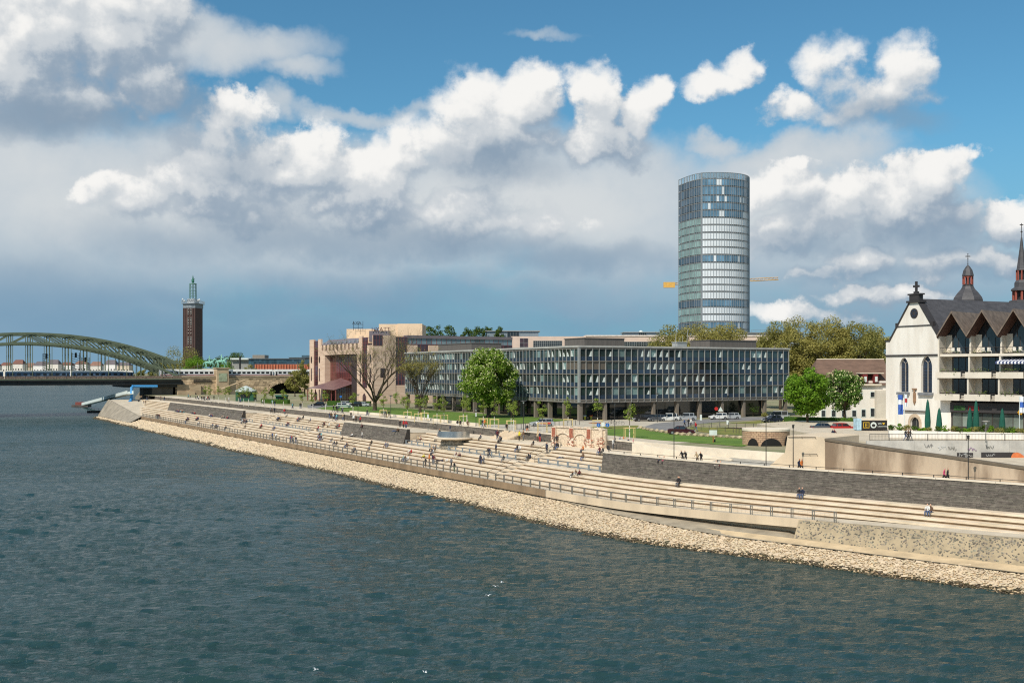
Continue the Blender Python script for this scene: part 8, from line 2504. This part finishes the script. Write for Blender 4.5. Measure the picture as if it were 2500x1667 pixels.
# beer garden kiosks
def kiosk(px, py, w, h, lab, roofm, tent=True):
    b = P(px, py, ZU); k = b[1] / FPX; W_ = w * k; r = thing('kiosk', b, lab, 'kiosk')
    MB().box(b[0] - W_ / 2, b[0] + W_ / 2, b[1], b[1] + W_ * .7, ZU, ZU + h * .62).build('hut', mat('kiosk_green', srgb(30, 84, 58), .7, .1, 1), r)
    if tent: MB().lathe(b[0], b[1] + W_ * .35, [(W_ * .62, ZU + h * .62), (W_ * .6, ZU + h * .7), (W_ * .12, ZU + h * .97), (W_ * .02, ZU + h)], 8).build('tent_roof', roofm, r)
    else: MB().box(b[0] - W_ * .55, b[0] + W_ * .55, b[1] - .5, b[1] + W_ * .75, ZU + h * .62, ZU + h * .75).build('roof', roofm, r)
    MB().box(b[0] - W_ * .3, b[0] + W_ * .3, b[1] - .06, b[1], ZU + h * .22, ZU + h * .5).build('hatch', M_DGL, r)
kiosk(597, 979, 44, 5.4, 'green beer garden pavilion with pale pointed roof', mat('tent_pale', srgb(190, 200, 196), .7)); kiosk(686, 984, 26, 3.6, 'small dark green kiosk beside the viaduct arch', mat('kiosk_roof', srgb(36, 92, 80), .7), False)
# catenary masts behind the viaduct, old lattice chimneys
for i, px in enumerate((494, 560, 569, 577, 599, 742)):
    b = BT((lambda r_: (BP0.y * r_ - BP0.x) / (BU.x - BU.y * r_))((px - 1250) / FPX), 9, 16.7)
    h = (6.5, 8, 9, 8.5, 9.5, 7)[i]
    r = thing('catenary_mast', b, 'steel catenary mast on the railway behind the riders', 'mast', 'catenary masts')
    MB().tube([b, (b[0], b[1], b[2] + h)], .16 if i != 4 else .45, 5).build('mast', M_DARKST if i == 4 else M_BRG, r)
    if i != 4: MB().tube([(b[0], b[1], b[2] + h * .8), (b[0] + 2.4, b[1] + 1, b[2] + h * .86)], .08, 4).build('arm', M_BRG, r)
# ---------------------------------------------------------------- people: one continuous skinned body per pose, own clothes per person
SK = [mat('skin_light', srgb(214, 168, 140), .6, .04, 8), mat('skin_tan', srgb(176, 124, 92), .6, .04, 8)]
HR = [mat('hair_dark', srgb(44, 34, 28), .8), mat('hair_brown', srgb(92, 64, 42), .8), mat('hair_blond', srgb(182, 148, 96), .8), mat('hair_grey', srgb(150, 146, 142), .8)]
CL = {}
for n_, c in dict(black=(28, 28, 32), navy=(36, 44, 66), blue=(50, 74, 120), jeans=(72, 92, 128), grey=(110, 112, 116), white=(222, 220, 214), red=(176, 40, 44), maroon=(96, 36, 42), brown=(104, 78, 58), beige=(190, 166, 130), yellow=(222, 206, 50), orange=(204, 116, 54), pink=(204, 84, 116), green=(64, 90, 60), teal=(110, 176, 180), dark=(46, 42, 42)).items():
    CL[n_] = mat('cloth_' + n_, srgb(*c), .85, .1, 6)
def body(name, J, legl, legr, arml, armr, head_tilt=(0, 0)):
    """J: pelvis, waist, chest, neck; limbs as joint lists. Regions by nearest bone."""
    pel, wai, che, nck = [Vector(p) for p in J]
    hd = nck + Vector((head_tilt[0], head_tilt[1], .12)); hd2 = hd + Vector((head_tilt[0] * .4, head_tilt[1] * .4, .12))
    pts = [pel, wai, che, nck, hd, hd2]; rad = [(.15, .12), (.135, .105), (.175, .115), .055, .092, .07]
    ed = [(0, 1), (1, 2), (2, 3), (3, 4), (4, 5)]; reg = {0: 't', 1: 't', 2: 't', 3: 's', 4: 'h'}
    def chain(start, ps, rs, rg):
        prev = start
        for p, r, g in zip(ps, rs, rg):
            pts.append(Vector(p)); rad.append(r); ed.append((prev, len(pts) - 1)); reg[len(ed) - 1] = g; prev = len(pts) - 1
    for lg in (legl, legr): chain(0, lg, [.092, .066, .045, .04], ['p', 'p', 'p', 'f'])
    for am in (arml, armr): chain(2, am, [.062, .048, .036, .03], ['t', 't', 't', 's'])
    me = skin_mesh(name, pts, ed, rad, 0, 1)
    segs = [(pts[a], pts[b]) for a, b in ed]
    ctr = hd.lerp(hd2, .4); facing = Vector((0, -1, 0))
    me.materials.clear()
    for k in range(5): me.materials.append(SK[0])
    ids = []
    idx = {'s': 0, 'h': 0, 't': 2, 'p': 3, 'f': 4}
    for f in me.polygons:
        c = f.center; best, bi = 9, 0
        for i, (a, b) in enumerate(segs):
            ab = b - a; t = max(0, min(1, (c - a).dot(ab) / max(1e-9, ab.length_squared))); dd = (c - (a + ab * t)).length - .02 * (reg[i] in 't')
            if dd < best: best, bi = dd, i
        k = idx[reg[bi]]
        if reg[bi] == 'h' and (c.z > ctr.z + .06 or (c - ctr).dot(facing) < -.01): k = 1
        ids.append(k)
    me.polygons.foreach_set('material_index', ids)
    # a nose and hair volume so that the head reads as a head
    return me
POSES = {}
POSES['standing'] = body('person_standing', [(0, 0, .95), (0, 0, 1.12), (0, 0, 1.36), (0, 0, 1.52)],
    [(.1, 0, .88), (.11, -.01, .48), (.11, .02, .08), (.12, -.14, .04)], [(-.1, 0, .88), (-.12, 0, .48), (-.12, .03, .08), (-.14, -.12, .04)],
    [(.2, 0, 1.4), (.25, .02, 1.12), (.24, -.08, .88), (.23, -.12, .79)], [(-.2, 0, 1.4), (-.25, .02, 1.12), (-.24, -.06, .88), (-.23, -.1, .79)], (0, -.015))
POSES['walking'] = body('person_walking', [(0, 0, .93), (0, -.01, 1.1), (0, -.04, 1.34), (0, -.06, 1.5)],
    [(.1, -.05, .86), (.1, -.22, .48), (.1, -.3, .09), (.1, -.44, .07)], [(-.1, .03, .86), (-.1, .08, .46), (-.1, .33, .14), (-.1, .25, .05)],
    [(.2, -.03, 1.38), (.24, .14, 1.13), (.22, .1, .9), (.21, .06, .82)], [(-.2, -.04, 1.38), (-.24, -.1, 1.12), (-.21, -.3, .96), (-.2, -.36, .92)], (0, -.03))
POSES['sitting'] = body('person_sitting', [(0, .05, .12), (0, .06, .3), (0, .0, .55), (0, -.04, .71)],
    [(.1, -.02, .1), (.12, -.42, .13), (.12, -.42, -.3), (.13, -.56, -.37)], [(-.1, -.02, .1), (-.13, -.42, .13), (-.14, -.44, -.3), (-.15, -.58, -.37)],
    [(.2, 0, .58), (.26, -.1, .34), (.16, -.32, .24), (.12, -.4, .22)], [(-.2, 0, .58), (-.27, -.06, .34), (-.17, -.3, .24), (-.12, -.38, .22)], (0, -.04))
POSES['squatting'] = body('person_knees', [(0, .1, .12), (0, .13, .3), (0, .04, .54), (0, -.02, .69)],
    [(.1, .03, .12), (.11, -.3, .48), (.11, -.38, .06), (.11, -.52, .04)], [(-.1, .03, .12), (-.11, -.27, .46), (-.11, -.33, .06), (-.11, -.47, .04)],
    [(.2, .04, .57), (.25, -.12, .38), (.1, -.36, .36), (.02, -.4, .35)], [(-.2, .04, .57), (-.25, -.1, .38), (-.1, -.34, .34), (-.03, -.39, .33)], (0, -.04))
POSES['lying back'] = body('person_lying', [(0, 0, .13), (0, .2, .17), (0, .44, .24), (0, .6, .34)],
    [(.1, -.05, .13), (.13, -.45, .28), (.13, -.85, .06), (.13, -.96, .12)], [(-.1, -.05, .13), (-.12, -.5, .12), (-.12, -.92, .06), (-.12, -1.0, .14)],
    [(.2, .42, .24), (.3, .6, .1), (.32, .38, .05), (.32, .3, .05)], [(-.2, .42, .24), (-.3, .58, .1), (-.3, .36, .05), (-.3, .28, .05)], (0, .04))
POSES['leaning'] = body('person_leaning', [(0, .12, .95), (0, .06, 1.12), (0, -.06, 1.33), (0, -.12, 1.48)],
    [(.1, .12, .88), (.11, .1, .48), (.11, .16, .08), (.12, 0, .04)], [(-.1, .12, .88), (-.12, .06, .48), (-.12, .1, .08), (-.14, -.06, .04)],
    [(.2, -.06, 1.37), (.24, -.1, 1.1), (.16, -.36, 1.08), (.1, -.42, 1.08)], [(-.2, -.06, 1.37), (-.25, -.12, 1.1), (-.15, -.38, 1.08), (-.08, -.43, 1.08)], (0, -.05))
ZONES = []
pr = random.Random(99)
NP = [0]
def person(loc, pose, top, bottom, rot, place, scale=1.0, hair=None):
    o = bpy.data.objects.new('person', POSES[pose]); COL.objects.link(o)
    o.location = loc; o.rotation_euler = (0, 0, rot); o.scale = (scale,) * 3
    hi = pr.randrange(4) if hair is None else hair
    sl = [SK[0] if pr.random() < .85 else SK[1], HR[hi], CL[top], CL[bottom], CL['dark']]
    for i, m in enumerate(sl):
        o.material_slots[i].link = 'OBJECT'; o.material_slots[i].material = m
    word = {'jeans': 'blue jeans', 'navy': 'navy trousers'}.get(bottom, bottom + ' trousers')
    jac = 'top' if top in ('white', 'teal', 'pink') else 'jacket'
    lab = 'person in %s %s and %s %s %s' % (top, jac, word, pose, place)
    tag(o, lab, 'person', 'people ' + place)
    NP[0] += 1
    return o
RIV = lambda s: math.atan2(-math.sin(theta(s)), -math.cos(theta(s))) + math.pi / 2      # facing the river
def at(px, py, pose, top, bottom, place, rot=None, scale=1.0, zfix=None):
    if zfix is not None:
        p = P(px, py, zfix); s, d = SD(p[0], p[1])
    else:
        p, s, d = hit(px, py)
    if pose == 'sitting' and zfix is None:
        # on the nose of the tier above
        for e in range(60):
            q = B(s, d + .04 * e, 0); zz = land_z(s, d + .04 * e)
            if zz > p[2] + .2: p = (*B(s, d + .04 * e - .12, 0)[:2], zz); break
    r_ = RIV(s) if rot is None else rot
    return person(p, pose, top, bottom, r_ + pr.uniform(-.3, .3), place, scale * pr.uniform(.95, 1.05))
def where(px, py):
    if py > 1200: return 'on the lowest seats under the tall slate wall'
    return ''
S_, W_, T_, K_, Y_, N_ = 'sitting', 'walking', 'standing', 'squatting', 'lying back', 'leaning'
A1 = 'under the tall dark slate wall'; A2 = 'near the central stairs'; A3 = 'by the ruined arches'; A4 = 'beside the steel platform'; A5 = 'below the battered wall'
A6 = 'between the slate walls'; A7 = 'under the long slate wall'; A8 = 'on the river walk'; A9 = 'on the upper path'; A10 = 'on the promenade'; A11 = 'by the wall handrail'; A12 = 'on the church terrace'; A13 = 'by the parked cars'; A14 = 'under the arch bridge'
LIST = [
 (2261, 1262, S_, 'white', 'jeans', A1), (2272, 1262, S_, 'brown', 'jeans', A1), (1943, 1221, S_, 'black', 'jeans', A1), (1951, 1221, S_, 'navy', 'jeans', A1),
 (1651, 1190, S_, 'black', 'dark', A1), (1657, 1189, S_, 'dark', 'grey', A1), (1611, 1169, K_, 'navy', 'dark', A1), (1622, 1169, K_, 'pink', 'dark', A1), (1749, 1182, K_, 'white', 'black', A1), (1760, 1182, K_, 'maroon', 'dark', A1),
 (1398, 1166, K_, 'black', 'white', A2), (1406, 1166, K_, 'brown', 'white', A2), (1415, 1167, K_, 'maroon', 'dark', A2), (1262, 1131, S_, 'black', 'grey', A2), (1277, 1127, S_, 'navy', 'dark', A2), (1218, 1137, S_, 'black', 'grey', A2),
 (1254, 1110, S_, 'black', 'jeans', A2), (1260, 1107, S_, 'white', 'dark', A2), (1293, 1098, S_, 'black', 'brown', A2), (1335, 1113, T_, 'navy', 'navy', A2), (1348, 1106, S_, 'navy', 'dark', A2), (1352, 1105, S_, 'black', 'jeans', A2),
 (1371, 1119, Y_, 'black', 'jeans', A2), (1424, 1106, S_, 'orange', 'navy', A2), (1425, 1125, S_, 'brown', 'jeans', A2), (1453, 1119, S_, 'maroon', 'jeans', A2), (1463, 1113, S_, 'black', 'dark', A2),
 (1196, 1118, W_, 'navy', 'navy', A2), (1192, 1122, W_, 'black', 'black', A2), (1211, 1114, T_, 'navy', 'dark', A2), (1173, 1139, T_, 'navy', 'navy', A2), (1213, 1088, S_, 'black', 'dark', A2), (1211, 1089, S_, 'grey', 'dark', A2),
 (1178, 1058, W_, 'black', 'jeans', A3), (1184, 1060, W_, 'orange', 'brown', A3), (1174, 1075, S_, 'navy', 'black', A3), (1268, 1076, T_, 'yellow', 'dark', A3), (1278, 1075, T_, 'brown', 'grey', A3), (1313, 1078, T_, 'beige', 'brown', A3), (1318, 1079, T_, 'navy', 'red', A3),
 (1099, 1057, T_, 'navy', 'grey', A4), (1074, 1062, S_, 'black', 'jeans', A4), (1058, 1083, S_, 'navy', 'navy', A4), (1012, 1083, S_, 'beige', 'grey', A4), (1020, 1081, S_, 'maroon', 'grey', A4),
 (1000, 1108, K_, 'white', 'grey', A5), (1003, 1113, S_, 'red', 'brown', A5), (1035, 1119, K_, 'yellow', 'black', A5), (1048, 1113, S_, 'white', 'navy', A5), (1045, 1119, S_, 'navy', 'navy', A5),
 (1039, 1140, T_, 'dark', 'dark', A8), (1048, 1138, T_, 'orange', 'brown', A8), (1057, 1138, T_, 'navy', 'grey', A8), (1060, 1134, W_, 'maroon', 'grey', A8), (1073, 1131, Y_, 'navy', 'navy', A8), (1091, 1133, K_, 'white', 'beige', A8), (1109, 1152, T_, 'black', 'green', A8), (1102, 1143, T_, 'grey', 'black', A8),
 (1114, 1121, K_, 'maroon', 'white', A2), (1123, 1121, K_, 'maroon', 'dark', A2), (1119, 1122, K_, 'beige', 'white', A2),
 (862, 1067, Y_, 'black', 'dark', A5), (860, 1066, K_, 'white', 'navy', A5), (884, 1073, T_, 'white', 'navy', A5), (884, 1066, S_, 'maroon', 'dark', A5), (897, 1090, S_, 'black', 'black', A5), (827, 1080, S_, 'black', 'dark', A5), (966, 1080, Y_, 'navy', 'jeans', A5), (972, 1079, K_, 'brown', 'dark', A5),
 (806, 1091, S_, 'navy', 'grey', A8), (813, 1091, S_, 'black', 'grey', A8), (836, 1058, S_, 'black', 'dark', A5),
]
for it in LIST: at(*it)
# cut at the hips by the coping: walkers on the near upper path
for (px, d, top, bot, rot) in ((1665, 2.2, 'black', 'dark', 0), (1674, 2.4, 'dark', 'dark', .3), (1702, 2.2, 'beige', 'brown', 0), (1711, 2.4, 'black', 'dark', .4), (1951, 1.6, 'navy', 'dark', 1.2), (1956, 1.8, 'orange', 'dark', 1.3), (2304, 1.6, 'pink', 'dark', 1.6), (2312, 1.5, 'black', 'black', 1.6)):
    s = s_at(px, d); person(B(s, d, ZP), W_ if px > 1900 else N_, top, bot, RIV(s) + rot, A11, 1.02)
for (px, py, top, bot, ps) in ((1497, 1094, 'white', 'grey', T_), (1502, 1092, 'navy', 'dark', T_), (1513, 1088, 'blue', 'navy', W_), (1523, 1087, 'orange', 'black', W_), (1534, 1094, 'navy', 'grey', T_), (1546, 1096, 'pink', 'black', T_), (1484, 1095, 'black', 'navy', S_)):
    person(P(px, py + 3, ZP + .05), ps, top, bot, pr.uniform(0, 6), A3)
person(P(1745, 1096, ZP + .2), T_, 'black', 'brown', 1.0, 'beside the red sign post')
for (px, py, top, bot) in ((2034, 1080, 'navy', 'jeans'), (2038, 1079, 'maroon', 'jeans'), (2211, 1081, 'black', 'jeans'), (2217, 1081, 'brown', 'dark'), (2222, 1081, 'dark', 'grey')):
    person(PY(px, 1080, 150.5)[:2] + (ZT,), W_, top, bot, -1.2 if px < 2100 else 1.4, A12)
for (px, py, top, bot) in ((1671, 1043, 'blue', 'dark'), (1681, 1043, 'black', 'dark'), (1687, 1043, 'white', 'dark'), (1699, 1053, 'red', 'jeans')):
    person(P(px, py, ZU), W_, top, bot, pr.uniform(0, 6), A13)
# bench wall sitters and promenade strollers
for (px, py, top, bot, ps) in ((1117, 1036, 'black', 'white', S_), (1124, 1036, 'dark', 'dark', S_), (1142, 1037, 'brown', 'brown', S_), (1237, 1045, 'black', 'dark', S_), (1287, 1048, 'black', 'orange', S_), (857, 1014, 'black', 'dark', K_)):
    person(tuple(Vector(P(px, py, ZU + .5 if ps == S_ else ZU))), ps, top, bot, .1, A10)
tops = ['black', 'navy', 'dark', 'grey', 'red', 'maroon', 'white', 'blue', 'brown', 'beige', 'black', 'navy', 'dark', 'black', 'dark', 'navy', 'black', 'brown', 'grey', 'teal']
bots = ['dark', 'black', 'jeans', 'navy', 'grey', 'jeans', 'brown', 'dark']
def crowd(n, s0, s1, spots, place, poses, group=4, river=True):
    """people in loose groups by bank coordinates; spots = (offset, height)"""
    k = 0
    while k < n:
        s = pr.uniform(s0, s1); d, z = pr.choice(spots)
        for g in range(min(pr.randint(1, group), n - k)):
            ps = pr.choice(poses); ss = s + g * pr.uniform(.6, .95); dd = d + (0 if ps in (S_,) else pr.uniform(-.35, .35))
            person(B(ss, dd, z), ps, pr.choice(tops), pr.choice(bots), (RIV(ss) + pr.uniform(-.4, .4)) if river else pr.uniform(0, 6.28), place, pr.uniform(.95, 1.06)); k += 1
lo = [(D_ST + TR * q - .12, ZW + .45 * (q + 1)) for q in range(5)]; up = [(D_UP + TU * q - .1, ZL + .43 * (q + 1)) for q in range(5)]
crowd(40, -270, -184, [(-.65, ZL)], A7, [K_, Y_, K_, K_], 6)
crowd(20, -272, -182, lo[:4], A7, [S_])
crowd(20, -178, -103, lo, A6, [S_]); crowd(22, -177, -103, up, A6, [S_]); crowd(8, -98, -68, lo[:4], A5, [S_], 2); crowd(8, -62, -26, lo + up, A4, [S_], 3)
crowd(16, -268, -60, [(-7.0, ZW + .01)], A8, [T_, N_, W_], 4, False)
crowd(20, -176, -104, [(7.5, ZP + .02), (9, ZP + .02), (6, ZP + .02)], A9, [W_, T_], 4, False); crowd(14, -98, -12, [(6.5, ZP + .02), (8.5, ZP + .02)], A9, [W_, T_], 3, False)
crowd(44, -325, -70, [(12, ZU + .01), (14.5, ZU + .01), (17, ZU + .01)], A10, [W_, T_], 4, False)
crowd(14, -344, -318, [(2, 6.1), (4, 7.42), (7, 7.42), (9, 7.42)], A14, [T_, W_], 4, False)
# ---------------------------------------------------------------- gulls low over the river
M_GULL = mat('gull_white', srgb(232, 232, 228), .8); M_GULW = mat('gull_grey', srgb(186, 190, 194), .8)
for i, (px, py, z, a, lab) in enumerate(((1226, 1421, .5, .4, 'white gull with raised wings low over the open water'), (1210, 1431, .3, 1.2, 'white gull gliding just above the ripples'), (1192, 1453, .3, 2.0, 'white gull skimming the waves beside another gull'), (771, 1634, .3, .8, 'single white gull far from the others on the water'), (1037, 1640, .4, 2.6, 'white gull banking with one wing down'))):
    b = P(px, py, z); me = skin_mesh('gull', [(-.2, 0, 0), (-.05, 0, .01), (.1, 0, .03), (.19, 0, .06), (.26, 0, .05), (-.32, 0, 0)], [(0, 1), (1, 2), (2, 3), (3, 4), (0, 5)], [.06, .085, .07, .05, .015, .03], 1)
    me.materials.clear(); me.materials.append(M_GULL)
    g = mesh_obj('gull', me, None, b); tag(g, lab, 'bird', 'gulls over the river'); g.rotation_euler = (.3 * (i == 4), 0, a); g.scale = (.55, .55, .55)
    for s in (-1, 1):
        w = MB(); w.add([(.08, s * .04, .05), (.1, s * .32, .2), (-.06, s * .62, .12), (-.1, s * .3, .17), (-.1, s * .04, .04)], [(0, 1, 3, 4), (1, 2, 3)]); mesh_obj('wing', w.mesh('wing', M_GULW), g)
print('people', NP[0])
